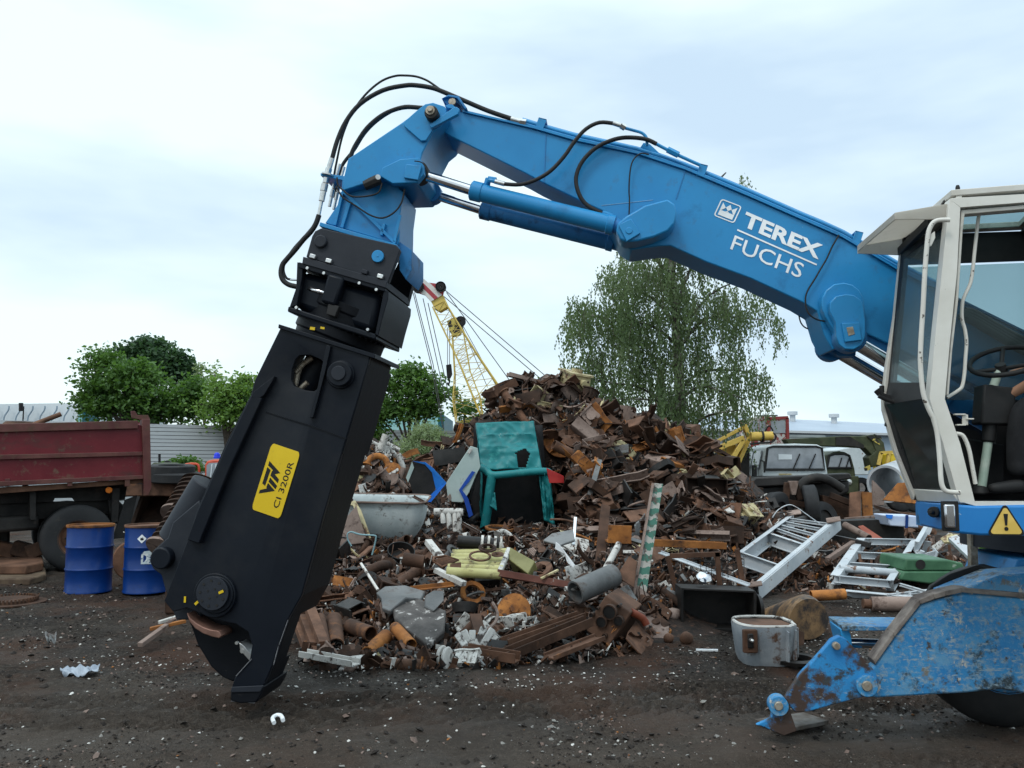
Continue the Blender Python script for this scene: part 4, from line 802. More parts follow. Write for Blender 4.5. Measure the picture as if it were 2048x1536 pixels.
# ================================================================ background materials
M['fence_light'] = mat('fence_light_sheet', (.42, .44, .46), (.52, .54, .56), 1.2, .3, .7, .5, c3=(.3, .3, .29), s3=3, lo3=.6, hi3=.75, stretch=(.4, .4, 1))
M['fence_grey'] = mat('fence_grey_sheet', (.20, .22, .22), (.28, .30, .30), 1.2, .3, .7, .5)
M['fence_gap'] = mat('fence_gap', (.03, .032, .03), rough=.8)
M['wall_pale'] = mat('pale_sheeting', (.55, .6, .64), (.66, .70, .73), .5, .3, .7, .5)
M['roof_grey'] = mat('grey_blue_roof', (.30, .35, .42), (.36, .41, .48), .3, .3, .7, .4)
M['wall_blue'] = mat('grey_blue_wall', (.24, .31, .38), (.29, .36, .43), .3, .3, .7, .5)
M['teal_dk'] = mat('teal_edge', (.01, .10, .13), rough=.5)
M['teal_lt'] = mat('pale_teal_sheet', (.22, .46, .46), (.34, .55, .54), 1, rough=.5)
M['bark'] = mat('bark', (.05, .04, .032), (.10, .08, .065), 5, rough=.9, bump=.5, bs=14)
M['birch_bark'] = mat('birch_bark', (.05, .045, .038), (.26, .25, .22), 2.6, .50, .60, rough=.85, bump=.3, bs=12, stretch=(1, 1, 2))
M['cyellow'] = mat('crane_yellow_paint', (.52, .37, .08), (.62, .47, .13), 1.5, .3, .7, .5, c3=(.12, .06, .03), s3=3.5, lo3=.60, hi3=.66)
M['yellow_d'] = mat('loader_yellow_paint', (.55, .36, .06), (.66, .46, .12), 2, .3, .7, .5, c3=(.10, .06, .03), s3=6, lo3=.6, hi3=.66)
M['cable'] = mat('wire_rope', (.06, .06, .062), rough=.6)
def leafmat(name, c1, c2, sc=1.1):
    L_ = mat(name, c1, c2, sc, .38, .62, .55, spec=.35, detail=3)
    t = L_.node_tree; mx_ = t.nodes.new('ShaderNodeMixShader'); tr = t.nodes.new('ShaderNodeBsdfTranslucent'); mx_.inputs[0].default_value = .3; tr.inputs[0].default_value = (c2[0]*1.8, c2[1]*1.8, c2[2]*1.2, 1)
    t.links.new(t.nodes['Principled BSDF'].outputs[0], mx_.inputs[1]); t.links.new(tr.outputs[0], mx_.inputs[2]); t.links.new(mx_.outputs[0], t.nodes['Material Output'].inputs[0]); return L_
M['leaf_maple'] = leafmat('maple_leaf', (.032, .080, .018), (.085, .17, .036))
M['leaf_dark'] = leafmat('dark_maple_leaf', (.022, .055, .026), (.045, .095, .04))
M['leaf_lime'] = leafmat('lime_leaf', (.055, .125, .025), (.14, .24, .05))
M['leaf_birch'] = leafmat('birch_leaf', (.048, .082, .032), (.105, .150, .066), .8)
M['leaf_willow'] = leafmat('willow_leaf', (.12, .17, .085), (.23, .29, .16), 1.5)

# ---------------------------------------------------------------- fences, buildings
def fence(name, P0, P1, h, m1, label, pitch=.137):
    P0 = Vector((*P0, 0)); P1 = Vector((*P1, 0)); r = empty(name, P0, 0, label, 'fence'); d = P1-P0; nn = Vector((d.y, -d.x, 0)).normalized(); 
    if nn.y > 0: nn = -nn
    mb = MB(); k = 0; z = .1
    while z < h:
        z1 = min(z+pitch*.86, h); mb.prism([Vector((0, 0, z)), d+Vector((0, 0, z)), d+Vector((0, 0, z1)), Vector((0, 0, z1))], nn*.03); z += pitch
    mb.obj('slat_panel', m1, r, None, fix=True)
    mb = MB(); mb.prism([Vector((0, 0, .05)), d+Vector((0, 0, .05)), d+Vector((0, 0, h-.03)), Vector((0, 0, h-.03))], -nn*.04); mb.obj('backing_panel', M['fence_gap'], r, None)
    L_ = d.length; i = 0
    while i*3.0 < L_:
        p = d.normalized()*i*3.0; mb = MB(); mb.box(p-nn*.10+Vector((0, 0, h/2)), (.1, .1, h)); mb.obj('post', M['fence_grey'], r, None); i += 1
    return r
fence('fence', (-24.5, 22.5), (-5.9, 36.2), 3.1, M['fence_light'], 'pale horizontally ribbed metal fence behind the red dump truck')
fence('fence', (-5.7, 36.4), (16, 43.5), 3.1, M['fence_grey'], 'darker grey ribbed fence behind the scrap heap and birch')
# pale hall on the far left with a slanted teal end
HL = empty('hall', at(60, 925, 55).xy.to_3d(), 0, 'pale hall roof showing over the fence behind the red dump truck', 'building')
def hp(px, py, Y): return at(px, py, Y)-HL.location
mb = MB(); mb.prism([hp(-300, 812, 55), hp(158, 806, 55), hp(150, 928, 55), hp(-300, 928, 55)], (0, 14, 0)); mb.obj('wall', M['wall_pale'], HL, None)
mb = MB(); mb.prism([hp(158, 822, 54.9), hp(166, 818, 54.9), hp(158, 926, 54.9), hp(149, 926, 54.9)], (0, 1.5, 0)); mb.obj('edge_strip', M['teal_lt'], HL, None)
mb = MB(); mb.prism([hp(168, 818, 54.8), hp(176, 818, 54.8), hp(172, 926, 54.8), hp(160, 926, 54.8)], (0, 1.5, 0)); mb.obj('edge_strip', M['teal_dk'], HL, None)
for k in range(9):
    x = -60+k*24; mb = MB(); mb.tube([hp(x-5, 842, 54.7), hp(x-3, 832, 54.7), hp(x+5, 820, 54.7), hp(x+6, 812, 54.7)], .05, 5, 2); mb.obj('roof_rib', M['wall_blue'], HL, 50)
pp = MB(); pp.cyl(at(42, 822, 54), at(42, 806, 54), .13); pp.cyl(at(42, 812, 54)+Vector((0, 0.3, -6)), at(42, 812, 54)+Vector((0, .3, 0)), .04); tag(pp.obj('chimney_pipe', M['cab_dark'], None), 'thin dark flue pipe sticking up above the pale hall', 'pipe')
# teal sheds behind the middle trees
SHD = empty('shed', at(800, 925, 52).xy.to_3d(), 0, 'teal shed half hidden behind the leafy tree and grey fence', 'building')
mb = MB(); q = SHD.location; mb.prism([at(690, 822, 52)-q, at(876, 826, 52)-q, at(876, 935, 52)-q, at(690, 935, 52)-q], (0, 8, 0)); mb.obj('wall', M['teal_lt'], SHD, None)
mb = MB(); mb.prism([at(876, 826, 52)-q, at(888, 830, 52)-q, at(888, 935, 52)-q, at(876, 935, 52)-q], (0, 8, 0)); mb.obj('corner_trim', M['teal_dk'], SHD, None)
# long warehouse on the right
WH = empty('warehouse', at(1600, 925, 76).xy.to_3d(), 0, 'long grey blue warehouse with two roof vents behind the trucks', 'building')
q = WH.location
mb = MB(); mb.prism([at(1380, 858, 76)-q, at(2140, 876, 76)-q, at(2140, 963, 76)-q, at(1380, 963, 76)-q], (0, 24, 0)); mb.obj('wall', M['wall_blue'], WH, None)
mb = MB(); mb.add([at(1375, 858, 75.5)-q, at(2150, 878, 75.5)-q, at(1728, 845, 88)-q, at(1350, 828, 88)-q, at(1375, 852, 101)-q, at(2100, 869, 101)-q], [(0, 1, 2, 3), (2, 5, 4, 3), (1, 5, 2)]); mb.obj('roof', M['roof_grey'], WH, None)
mb = MB(); a, b_ = at(1375, 858, 75.45)-q, at(2150, 878, 75.45)-q; mb.beam(a, b_, .12, .2); mb.obj('gutter', M['fence_light'], WH, None)
for x, y in ((1585, 830), (1668, 835)):
    mb = MB(); c_ = at(x, y, 86)-q; mb.cyl(c_-Vector((0, 0, 1.2)), c_, .28); mb.cyl(c_, c_+Vector((0, 0, .35)), .5, .5, 16); mb.obj('roof_vent', M['fence_light'], WH, 40)

# ---------------------------------------------------------------- trees
def leaf_cloud(mb, pts, size, rnd, flat=.5, asp=.7):
    for p in pts:
        s_ = size*rnd.uniform(.6, 1.35); a = Vector((rnd.gauss(0, 1), rnd.gauss(0, 1), rnd.gauss(0, 1)*flat)).normalized(); c_ = Vector((rnd.gauss(0, 1), rnd.gauss(0, 1), rnd.gauss(0, 1)))
        b = a.cross(c_).normalized()*s_*asp; a = a*s_
        mb.add([p-a, p-b*.9+a*.1, p+a, p+b*.9+a*.1], [(0, 1, 2, 3)])
def tree(name, label, basepx, Y, blobs, leaf, size, n, seed, bark, trunk_r=.14, cat='tree', clump=.38, cn=26, flat=.5, asp=.7, group=None):
    rnd = random.Random(seed); B = at(basepx, 925, Y); B.z = 0
    T = empty(name, B, 0, label, cat, group); mb = MB(); tot = sum(b[2]*b[3] for b in blobs); tk = MB()
    cz = min(at(b[0], b[1], Y).z for b in blobs)
    topb = min(blobs, key=lambda b: b[1]); tp = at(topb[0], topb[1], Y)-B
    fork = Vector((tp.x*.15, 0, max(.4, cz*.7))); tk.tube([Vector((0, 0, -.2)), Vector((.03, 0, fork.z*.5)), fork, fork.lerp(tp, .55), tp], lambda t: trunk_r*(1.15-t)+.015, 9, 3)
    for (px, py, rx, ry) in blobs:
        c_ = at(px, py, Y)-B; ax = rx*Y/F; az = ry*Y/F; ay = (ax+az)*.5
        yo = rnd.uniform(-.5, .5)*ay*.6; c_.y += yo
        md = fork.lerp(c_, .5)+Vector((0, 0, .15)); tk.tube([fork, md, c_+Vector((0, 0, az*.35))], lambda t: trunk_r*.5*(1.1-t)+.01, 6, 3)
        k = max(3, int(n*rx*ry/tot/cn))
        for _ in range(k):
            while True:
                u = Vector((rnd.uniform(-1, 1), rnd.uniform(-1, 1), rnd.uniform(-1, 1)))
                if .25 < u.length < 1: break
            u *= (.62+.60*rnd.random()); cc_ = c_+Vector((u.x*ax, u.y*ay, u.z*az)); cr_ = clump*rnd.uniform(.6, 1.4)
            if rnd.random() < .25: tk.tube([c_.lerp(cc_, .3), cc_], .012, 4, 0)
            pts = [cc_+Vector((rnd.gauss(0, cr_*.55), rnd.gauss(0, cr_*.55), rnd.gauss(0, cr_*.33))) for _ in range(rnd.randint(int(cn*.6), int(cn*1.4)))]
            leaf_cloud(mb, pts, size, rnd, flat, asp)
    tk.obj('trunk', bark, T, 60); mb.obj('crown', leaf, T, None, fix=False); return T
tree('maple_tree', 'broad bright green maple behind the fence beside the dump truck bed', 268, 33, [(205, 725, 38, 30), (190, 770, 35, 35), (250, 770, 60, 55), (285, 752, 34, 30), (320, 795, 60, 40), (210, 815, 50, 25), (370, 810, 50, 38), (280, 825, 80, 28), (168, 800, 22, 14), (390, 775, 20, 28)], M['leaf_maple'], .085, 15000, 1, M['bark'])
tree('maple_tree', 'dark green maple rising behind the bright one at left', 310, 41, [(295, 700, 42, 26), (340, 722, 50, 30), (258, 706, 24, 20), (365, 755, 38, 26), (300, 685, 22, 12), (375, 735, 22, 14), (300, 740, 55, 28)], M['leaf_dark'], .11, 9000, 2, M['bark'])
tree('young_tree', 'light lime green leafy tree against the tilted black shear', 455, 32, [(440, 790, 36, 32), (475, 800, 35, 42), (495, 770, 26, 24), (455, 825, 60, 28), (430, 755, 9, 18), (515, 800, 30, 50)], M['leaf_lime'], .075, 7000, 3, M['bark'], .09)
tree('young_tree', 'spindly grey green sapling between the maples and lime tree', 408, 37, [(402, 745, 9, 22), (410, 775, 14, 24), (395, 790, 16, 20), (432, 748, 6, 22)], M['leaf_willow'], .06, 1200, 4, M['bark'], .05, clump=.2, cn=14)
tree('leafy_tree', 'fresh green tree with tiered branches right of the black shear', 822, 31, [(815, 745, 38, 18), (850, 762, 34, 16), (790, 775, 45, 22), (840, 795, 55, 24), (780, 815, 42, 24), (835, 825, 48, 20), (880, 790, 14, 9), (755, 835, 28, 22), (745, 870, 24, 20)], M['leaf_maple'], .075, 8500, 5, M['bark'], .1)
tree('willow_shrub', 'pale grey green willow bush before the grey fence', 850, 24, [(850, 868, 34, 24), (830, 895, 36, 24), (872, 885, 34, 24), (815, 905, 22, 16), (860, 905, 48, 22)], M['leaf_willow'], .06, 9000, 6, M['bark'], .04, 'shrub', .22, 26, 1.2, .22)
tree('small_tree', 'thin green tree behind the base of the yellow crane jib', 975, 36, [(985, 805, 16, 16), (940, 815, 22, 18), (915, 820, 16, 14), (1018, 790, 12, 12), (950, 845, 40, 18), (910, 790, 9, 18)], M['leaf_maple'], .07, 2400, 7, M['bark'], .05, clump=.25, cn=14)
tree('small_tree', 'small green treetop showing behind the crest of the heap', 1090, 36, [(1092, 772, 18, 13), (1078, 785, 18, 12)], M['leaf_lime'], .07, 900, 8, M['bark'], .05, clump=.25, cn=14)
tree('bush', 'low bright green bush under the cab at the right edge', 2030, 13, [(2010, 1096, 32, 15), (2055, 1092, 35, 18), (1988, 1106, 14, 9)], M['leaf_lime'], .04, 2600, 9, M['bark'], .02, 'bush', .12, 22)
tree('bush', 'green weeds at the foot of the fence behind the tyres', 365, 27, [(365, 925, 25, 12), (395, 935, 18, 12), (340, 930, 16, 8)], M['leaf_maple'], .06, 900, 10, M['bark'], .02, 'bush', .18, 18)
# weeping birch
def birch():
    rnd = random.Random(21); Y = 27; B = at(1362, 925, Y); B.z = 0; T = empty('birch_tree', B, 0, 'tall weeping birch with hanging twigs behind the scrap heap and under the boom', 'tree')
    P = lambda x, y, dy=0: at(x, y, Y+dy)-B
    tk = MB(); tk.tube([Vector((0, 0, -.2)), P(1362, 880), P(1360, 800), P(1356, 720), P(1352, 640), P(1346, 560), P(1340, 480), P(1400, 400), P(1452, 345)], lambda t: .20*(1-t)**.8+.02, 10, 3)
    limbs = [[(1360, 800), (1400, 773), (1450, 785), (1495, 800)], [(1360, 780), (1400, 745), (1450, 740), (1500, 745), (1530, 760)], [(1358, 740), (1320, 720), (1270, 690)], [(1356, 700), (1390, 655), (1430, 632), (1500, 638), (1555, 640)],
             [(1362, 850), (1330, 810), (1280, 775), (1220, 765), (1170, 755)], [(1352, 650), (1310, 600), (1250, 575), (1200, 590)], [(1352, 620), (1380, 540), (1430, 470), (1480, 440)], [(1345, 560), (1290, 500), (1230, 500)],
             [(1355, 690), (1300, 650), (1220, 640), (1150, 620)], [(1362, 830), (1310, 800), (1200, 800)], [(1362, 860), (1420, 830), (1480, 820)], [(1354, 670), (1420, 590), (1480, 560)], [(1350, 600), (1350, 520), (1380, 430)]]
    for L_ in limbs:
        dy = rnd.uniform(-1.8, 1.8); n_ = len(L_); tk.tube([P(x, y, dy*i/(n_-1)) for i, (x, y) in enumerate(L_)], lambda t: .055*(1-t)+.010, 6, 3)
    tk.obj('trunk', M['birch_bark'], T, 60)
    blobs = [(1290, 590, 110, 70), (1200, 640, 80, 50), (1160, 620, 40, 30), (1160, 740, 40, 45), (1220, 740, 80, 50), (1300, 690, 110, 60), (1400, 620, 100, 60), (1490, 600, 60, 30), (1540, 640, 30, 14), (1420, 700, 70, 25), (1480, 735, 55, 24), (1525, 765, 22, 18),
             (1400, 770, 90, 40), (1340, 770, 60, 40), (1270, 785, 80, 25), (1340, 500, 110, 60), (1420, 430, 100, 60), (1470, 375, 34, 30), (1240, 550, 50, 30), (1480, 820, 35, 10), (1430, 830, 60, 12), (1370, 825, 60, 16), (1150, 800, 20, 18), (1310, 830, 60, 16)]
    area = sum(b[2]*b[3] for b in blobs); mb = MB(); tw = MB()
    for (px, py, rx, ry) in blobs:
        for _ in range(int(5600*rx*ry/area)+7):
            a = rnd.uniform(0, 6.283); r_ = math.sqrt(rnd.random()); x = px+rx*r_*math.cos(a); y = py+ry*r_*math.sin(a)
            dy = rnd.gauss(0, 1.0)
            if noise.noise((x*.022, y*.030, 3))+.5*noise.noise((x*.06, y*.07, 9)) < -.14+rnd.uniform(-.12, .12): continue
            p = P(x, y, dy); ln = rnd.uniform(.35, 1.35)*(1.0 if rnd.random() < .8 else 1.5); dx = rnd.uniform(-.25, .25)
            k = int(ln/.052); q0 = p; sw = rnd.uniform(-.1, .1)
            for i in range(k):
                t_ = i/k; q_ = p+Vector((dx*math.sin(t_*1.6)+sw*t_*t_, rnd.uniform(-.02, .02), -ln*t_))
                if rnd.random() < .9:
                    s_ = rnd.uniform(.032, .058); off = Vector((rnd.gauss(0, .035), rnd.gauss(0, .035), rnd.gauss(0, .02))); d_ = Vector((rnd.uniform(-.5, .5), rnd.uniform(-.5, .5), -1)).normalized()
                    e_ = d_.cross(Vector((rnd.gauss(0, 1), rnd.gauss(0, 1), .2))).normalized()*s_*.62; d_ = d_*s_; o_ = q_+off
                    mb.add([o_-d_*.9, o_-e_, o_+d_*1.1, o_+e_], [(0, 1, 2, 3)])
            if rnd.random() < .14: tw.tube([p, p+Vector((dx*.7, 0, -ln*.5)), p+Vector((dx+sw, 0, -ln))], .006, 3, 0)
    mb.obj('crown', M['leaf_birch'], T, None, fix=False); tw.obj('twigs', M['bark'], T, None, fix=False)['kind'] = 'stuff'
birch()

# ---------------------------------------------------------------- yellow lattice cranes
def lattice(mb, P0, P1, w0, w1, n, r, side=Vector((0, 1, 0))):
    P0, P1 = Vector(P0), Vector(P1); ax = (P1-P0).normalized(); s_ = ax.cross(side).normalized(); t_ = ax.cross(s_)
    def C(i, a, b): f = i/n; w = (w0+(w1-w0)*f)/2; return P0.lerp(P1, f)+s_*a*w+t_*b*w
    cs = ((-1, -1), (1, -1), (1, 1), (-1, 1))
    for c in cs: mb.tube([C(0, *c), C(n, *c)], r, 6, 0)
    for i in range(n):
        for j in range(4):
            a, b = cs[j], cs[(j+1) % 4]
            if i % 2: a, b = b, a
            mb.tube([C(i, *a), C(i+1, *b)], r*.42, 4, 0)
        if i % 2 == 0:
            for j in range(4): mb.tube([C(i, *cs[j]), C(i, *cs[(j+1) % 4])], r*.5, 4, 0)
YC = 27.0
CR = empty('lattice_crane', at(1085, 925, YC).xy.to_3d(), 0, 'tall yellow lattice crane with a red and white striped jib head', 'crane')
c0_ = CR.location.copy(); Pc = lambda x, y, dy=0: at(x, y, YC+dy)-c0_
mb = MB(); lattice(mb, Pc(878, 610), Pc(935, 715), .42, .62, 7, .026); mb.obj('jib_section', M['cyellow'], CR, None)
mb = MB(); lattice(mb, Pc(935, 715), Pc(990, 818), .62, 1.0, 6, .028); mb.obj('jib_section', M['cyellow'], CR, None)
mb = MB(); lattice(mb, Pc(990, 818), Pc(1070, 968), 1.0, .9, 7, .03); mb.obj('jib_section', M['cyellow'], CR, None)
mb = MB(); mb.prism([Pc(x, y, -.2) for x, y in ((862, 603), (886, 589), (897, 612), (880, 622), (869, 616))], (0, .4, 0)); mb.obj('jib_head', M['cyellow'], CR, 30)
SW = mat('red_white_stripes', (.55, .53, .5), (.55, .53, .5), 3); t = SW.node_tree; wv = t.nodes.new('ShaderNodeTexWave'); wv.inputs['Scale'].default_value = 1.6; wv.bands_direction = 'DIAGONAL'; wv.inputs['Phase Offset'].default_value = 1.0
rp_ = t.nodes.new('ShaderNodeValToRGB'); rp_.color_ramp.interpolation = 'CONSTANT'; rp_.color_ramp.elements[0].color = (.62, .6, .57, 1); rp_.color_ramp.elements[1].position = .55; rp_.color_ramp.elements[1].color = (.35, .05, .06, 1)
t.links.new(t.nodes['Texture Coordinate'].outputs['Object'], wv.inputs[0]); t.links.new(wv.outputs['Fac'], rp_.inputs[0]); t.links.new(rp_.outputs[0], t.nodes['Principled BSDF'].inputs['Base Color'])
mb = MB(); mb.prism([Pc(x, y, -.25) for x, y in ((834, 560), (848, 558), (856, 565), (872, 567), (882, 563), (890, 575), (886, 589), (862, 603), (850, 590), (832, 584))], (0, .12, 0)); mb.obj('striped_plate', SW, CR, 30)
for x, y, r_ in ((836, 573, .19), (881, 573, .17)):
    mb = MB(); p = Pc(x, y, -.35); mb.lathe(p, (0, 1, 0), [(.03, 0), (r_*.7, 0), (r_*.75, .03), (r_, .0), (r_, .06), (r_*.9, .1), (r_, .14), (r_, .2), (.03, .2)], 20); mb.obj('sheave', M['cab_dark'], CR, 40)
for a, b_ in (((890, 580), (1118, 775)), ((888, 593), (1102, 775)), ((893, 585), (1040, 790)), ((826, 585), (862, 728)), ((829, 585), (866, 728)), ((846, 597), (893, 808)), ((856, 606), (900, 800)), ((862, 728), (886, 860)), ((866, 728), (888, 860))):
    mb = MB(); mb.tube([Pc(*a), Pc(*b_)], .014, 5, 0); mb.obj('rope', M['cable'], CR, None)
mb = MB(); mb.box(c0_*0+Vector((0, .8, 1.6)), (3.2, 3.6, 1.8)); mb.obj('crane_house', M['cyellow'], CR, 30, .05)
for s_ in (-1, 1): mb = MB(); mb.box(Vector((s_*1.5, .8, .38)), (.7, 4.2, .75)); mb.obj('track', M['cab_dark'], CR, 30, .1)
C2 = empty('lattice_crane', at(948, 925, 30).xy.to_3d(), 0, 'second, thinner yellow lattice jib with hook block just behind the striped one', 'crane')
c0_ = C2.location.copy(); Pd = lambda x, y, dy=0: at(x, y, 30+dy)-c0_
mb = MB(); lattice(mb, Pd(916, 668), Pd(925, 745), .4, .55, 5, .018); mb.obj('jib_section', M['cyellow'], C2, None)
mb = MB(); lattice(mb, Pd(925, 745), Pd(934, 800), .55, .95, 3, .02); mb.obj('jib_section', M['cyellow'], C2, None)
mb = MB(); lattice(mb, Pd(934, 800), Pd(948, 905), .95, .95, 5, .022); mb.obj('jib_section', M['cyellow'], C2, None)
BY = mat('black_yellow_stripes', (.5, .4, .1), (.02, .02, .02), 3.0, .49, .51)
mb = MB(); mb.prism([Pd(x, y, -.2) for x, y in ((894, 642), (908, 634), (924, 636), (926, 650), (920, 668), (905, 672), (898, 660))], (0, .4, 0)); mb.obj('jib_head', BY, C2, 30)
mb = MB(); p = Pd(921, 642, -.3); mb.lathe(p, (0, 1, 0), [(.03, 0), (.14, 0), (.18, .0), (.16, .1), (.18, .2), (.03, .2)], 18); mb.obj('sheave', M['cab_dark'], C2, 40)
for a, b_ in (((925, 650), (998, 782)), ((922, 648), (975, 775)), ((895, 655), (895, 730)), ((899, 660), (899, 730))):
    mb = MB(); mb.tube([Pd(*a), Pd(*b_)], .012, 5, 0); mb.obj('rope', M['cable'], C2, None)
mb = MB(); mb.prism([Pd(x, y, -.1) for x, y in ((892, 730), (902, 728), (904, 748), (900, 756), (894, 756))], (0, .2, 0)); mb.tube([Pd(897, 756), Pd(899, 764), Pd(896, 770), Pd(895, 765)], .03, 6, 2); mb.obj('hook_block', M['cab_dark'], C2, 30)
# ================================================================ left side: dump truck, drums, fire engine, spools
def planef(A, th):
    e1 = Vector((math.cos(th), math.sin(th), 0)); en = Vector((-math.sin(th), math.cos(th), 0))
    def f(px, py, d=0.0):
        r = ray(px, py); t = (d + (A-CAMP).dot(en))/r.dot(en); P = CAMP+r*t-A; return Vector((P.dot(e1), P.dot(en), P.z))
    return f
M['red_truck'] = mat('faded_dark_red_paint', (.105, .009, .015), (.15, .018, .024), 1.6, .35, .65, .42, c3=(.13, .07, .05), s3=4, lo3=.57, hi3=.66, bump=.15, bs=8)
M['red_rail'] = mat('rusty_red_paint', (.075, .02, .02), (.13, .05, .042), 3, .35, .65, .5, c3=(.09, .045, .03), s3=5, lo3=.5, hi3=.62, bump=.15)
M['chassis'] = mat('greasy_chassis', (.012, .011, .011), (.03, .027, .025), 4, .35, .65, .7, c3=(.05, .035, .028), s3=5, lo3=.58, hi3=.7, bump=.3)
M['rust_dark'] = mat('dark_rust', (.022, .0115, .0075), (.060, .031, .0195), 3.5, .35, .65, .8, c3=(.12, .05, .025), s3=5, lo3=.58, hi3=.72, bump=.4, bs=22, rnd=.35)
M['rust_brown'] = mat('brown_rust', (.044, .0215, .013), (.135, .068, .042), 3.2, .35, .65, .8, c3=(.20, .085, .035), s3=5, lo3=.6, hi3=.72, bump=.4, bs=22, rnd=.4)
M['rust_pale'] = mat('pale_dusty_rust', (.13, .088, .072), (.27, .20, .17), 3, .35, .65, .85, c3=(.05, .028, .022), s3=6, lo3=.52, hi3=.66, bump=.35, bs=22, rnd=.3)
M['rust_orange'] = mat('orange_rust', (.17, .062, .018), (.36, .14, .035), 3, .35, .65, .8, c3=(.06, .028, .018), s3=5, lo3=.52, hi3=.66, bump=.4, bs=22, rnd=.3)
M['grime'] = mat('black_grease', (.008, .0075, .0075), (.024, .021, .020), 4, .35, .65, .5, c3=(.05, .03, .022), s3=6, lo3=.6, hi3=.7, bump=.3, rnd=.4)
M['cream_old'] = mat('old_cream_paint', (.40, .33, .17), (.52, .45, .27), 3, .35, .65, .6, c3=(.12, .055, .03), s3=5, lo3=.52, hi3=.60, bump=.25, rnd=.2)
wear(M['red_truck'], [((.055, .03, .025), 1.1, .55, .75, (1, 1, 2)), ((.24, .10, .09), 10, .66, .69, (1, 1, 3))])
M['white_old'] = mat('flaking_white_paint', (.42, .40, .37), (.62, .60, .57), 4, .35, .65, .6, c3=(.06, .045, .038), s3=9, lo3=.52, hi3=.60, bump=.35, rnd=.15)
M['galv'] = mat('dull_grey_metal', (.085, .088, .09), (.17, .172, .172), 3, .35, .65, .5, c3=(.07, .05, .04), s3=6, lo3=.56, hi3=.7, bump=.25, rnd=.3)
wear(M['galv'], [((.06, .035, .025), 2.2, .50, .66, (1, 1, 1))])
M['frame_grey'] = mat('light_grey_painted_steel', (.38, .41, .44), (.50, .52, .54), 3, .35, .65, .5, c3=(.15, .075, .045), s3=6, lo3=.60, hi3=.66, bump=.2)
M['concrete'] = mat('concrete', (.26, .25, .22), (.36, .34, .31), 5, .35, .65, .9, c3=(.14, .13, .12), s3=9, lo3=.6, hi3=.75, bump=.5, bs=30)
M['orange_lens'] = mat('orange_lens', (.75, .2, .02), rough=.3)

TA = gnd(152, 1144); TT = R(33); tm = planef(TA, TT)
DT_ = empty('dump_truck', TA, TT, 'dark red dump truck, its rear half in view behind the blue drums', 'truck')
def tpl(name, pts, d0, d1, mt, par=DT_, bev=.006): return MB().prism([tm(x, y, d0) for x, y in pts], (0, d1-d0, 0)).obj(name, mt, par, 35, bev)
bed = tpl('bed_side', [(-120, 855), (272, 843), (272, 848), (286, 852), (286, 953), (-120, 975)], -.12, -.06, M['red_truck'])
for nm, a, b in (('top_rail', [(-120, 851), (276, 841), (276, 857), (-120, 868)], -.18), ('middle_rail', [(-120, 912), (290, 903), (290, 911), (-120, 923)], -.17), ('bottom_rail', [(-120, 968), (290, 950), (290, 958), (-120, 979)], -.18)):
    tpl(nm, a, b, -.121, M['red_rail'], bed, .008)
for x in (10, 135, 250):
    tpl('hinge', [(x, 958), (x+10, 957), (x+10, 972), (x, 973)], -.17, -.1, M['red_rail'], bed, .004)
tpl('corner_post', [(284, 838), (300, 838), (303, 975), (297, 990), (288, 992), (286, 900)], -.2, .0, M['red_rail'])
tpl('sill', [(-120, 982), (288, 958), (290, 966), (-120, 996)], -.1, .0, M['rust_brown'])
tpl('tailgate', [(290, 845), (300, 845), (302, 970), (292, 970)], .0, 2.1, M['red_truck'])
tpl('far_side', [(-120, 850), (292, 845), (292, 955), (-120, 975)], 2.1, 2.16, M['red_truck'])
tpl('bed_floor', [(-120, 962), (292, 948), (292, 954), (-120, 970)], -.05, 2.1, M['chassis'])
tpl('tail_latch', [(262, 822), (270, 822), (275, 830), (296, 830), (300, 838), (292, 846), (285, 840), (264, 836)], -.12, -.06, M['red_rail'], DT_, .003)
mb = MB(); a, b = tm(60, 852, .9), tm(122, 828, .9); mb.beam(a, b, .06, .06); tag(MB().cyl(TA+Matrix.Rotation(TT, 3, 'Z')@a, TA+Matrix.Rotation(TT, 3, 'Z')@b, .04).obj('pipe', M['rust_brown']), 'rusty pipe end poking out over the red truck bed', 'pipe')
tag(MB().lathe(TA+Matrix.Rotation(TT, 3, 'Z')@tm(38, 858, 1.0), (0, 0, 1), [(0, -.6), (.26, -.6), (.26, .06), (.2, .12), (0, .13)], 18).obj('drum_shell', M['rust_brown']), 'rusty rounded drum just showing above the truck bed rim', 'drum')
fr = tpl('chassis_rail', [(-120, 1010), (235, 1000), (235, 1028), (60, 1040), (-120, 1046)], .45, .6, M['chassis'])
tpl('chassis_rail', [(-120, 1010), (235, 1000), (235, 1028), (60, 1040), (-120, 1046)], 1.45, 1.6, M['chassis'])
tpl('cross_beam', [(60, 975), (72, 975), (72, 1040), (60, 1040)], .0, 1.9, M['chassis'])
tpl('cross_beam', [(225, 975), (240, 975), (236, 1045), (222, 1045)], .1, 1.6, M['chassis'])
tpl('air_tank', [(-60, 1038), (78, 1030), (78, 1060), (-60, 1070)], .15, .5, M['chassis'], DT_, .05)
tpl('subframe_filler', [(-120, 985), (255, 968), (250, 1000), (150, 1003), (145, 996), (110, 996), (106, 1004), (-120, 1012)], .35, .44, M['chassis'])  # dark plate added to close the bright gap below the bed
tpl('filler_tank', [(-120, 1046), (20, 1042), (20, 1100), (-120, 1105)], .9, 1.5, M['chassis'], DT_, .04)  # dark block added to fill the view under the bed
tpl('rear_hitch', [(216, 1000), (232, 995), (246, 1010), (240, 1050), (222, 1044)], .2, .35, M['chassis'])
tpl('mud_flap', [(250, 1000), (275, 990), (255, 1075), (225, 1078)], .1, .14, M['rubber'])
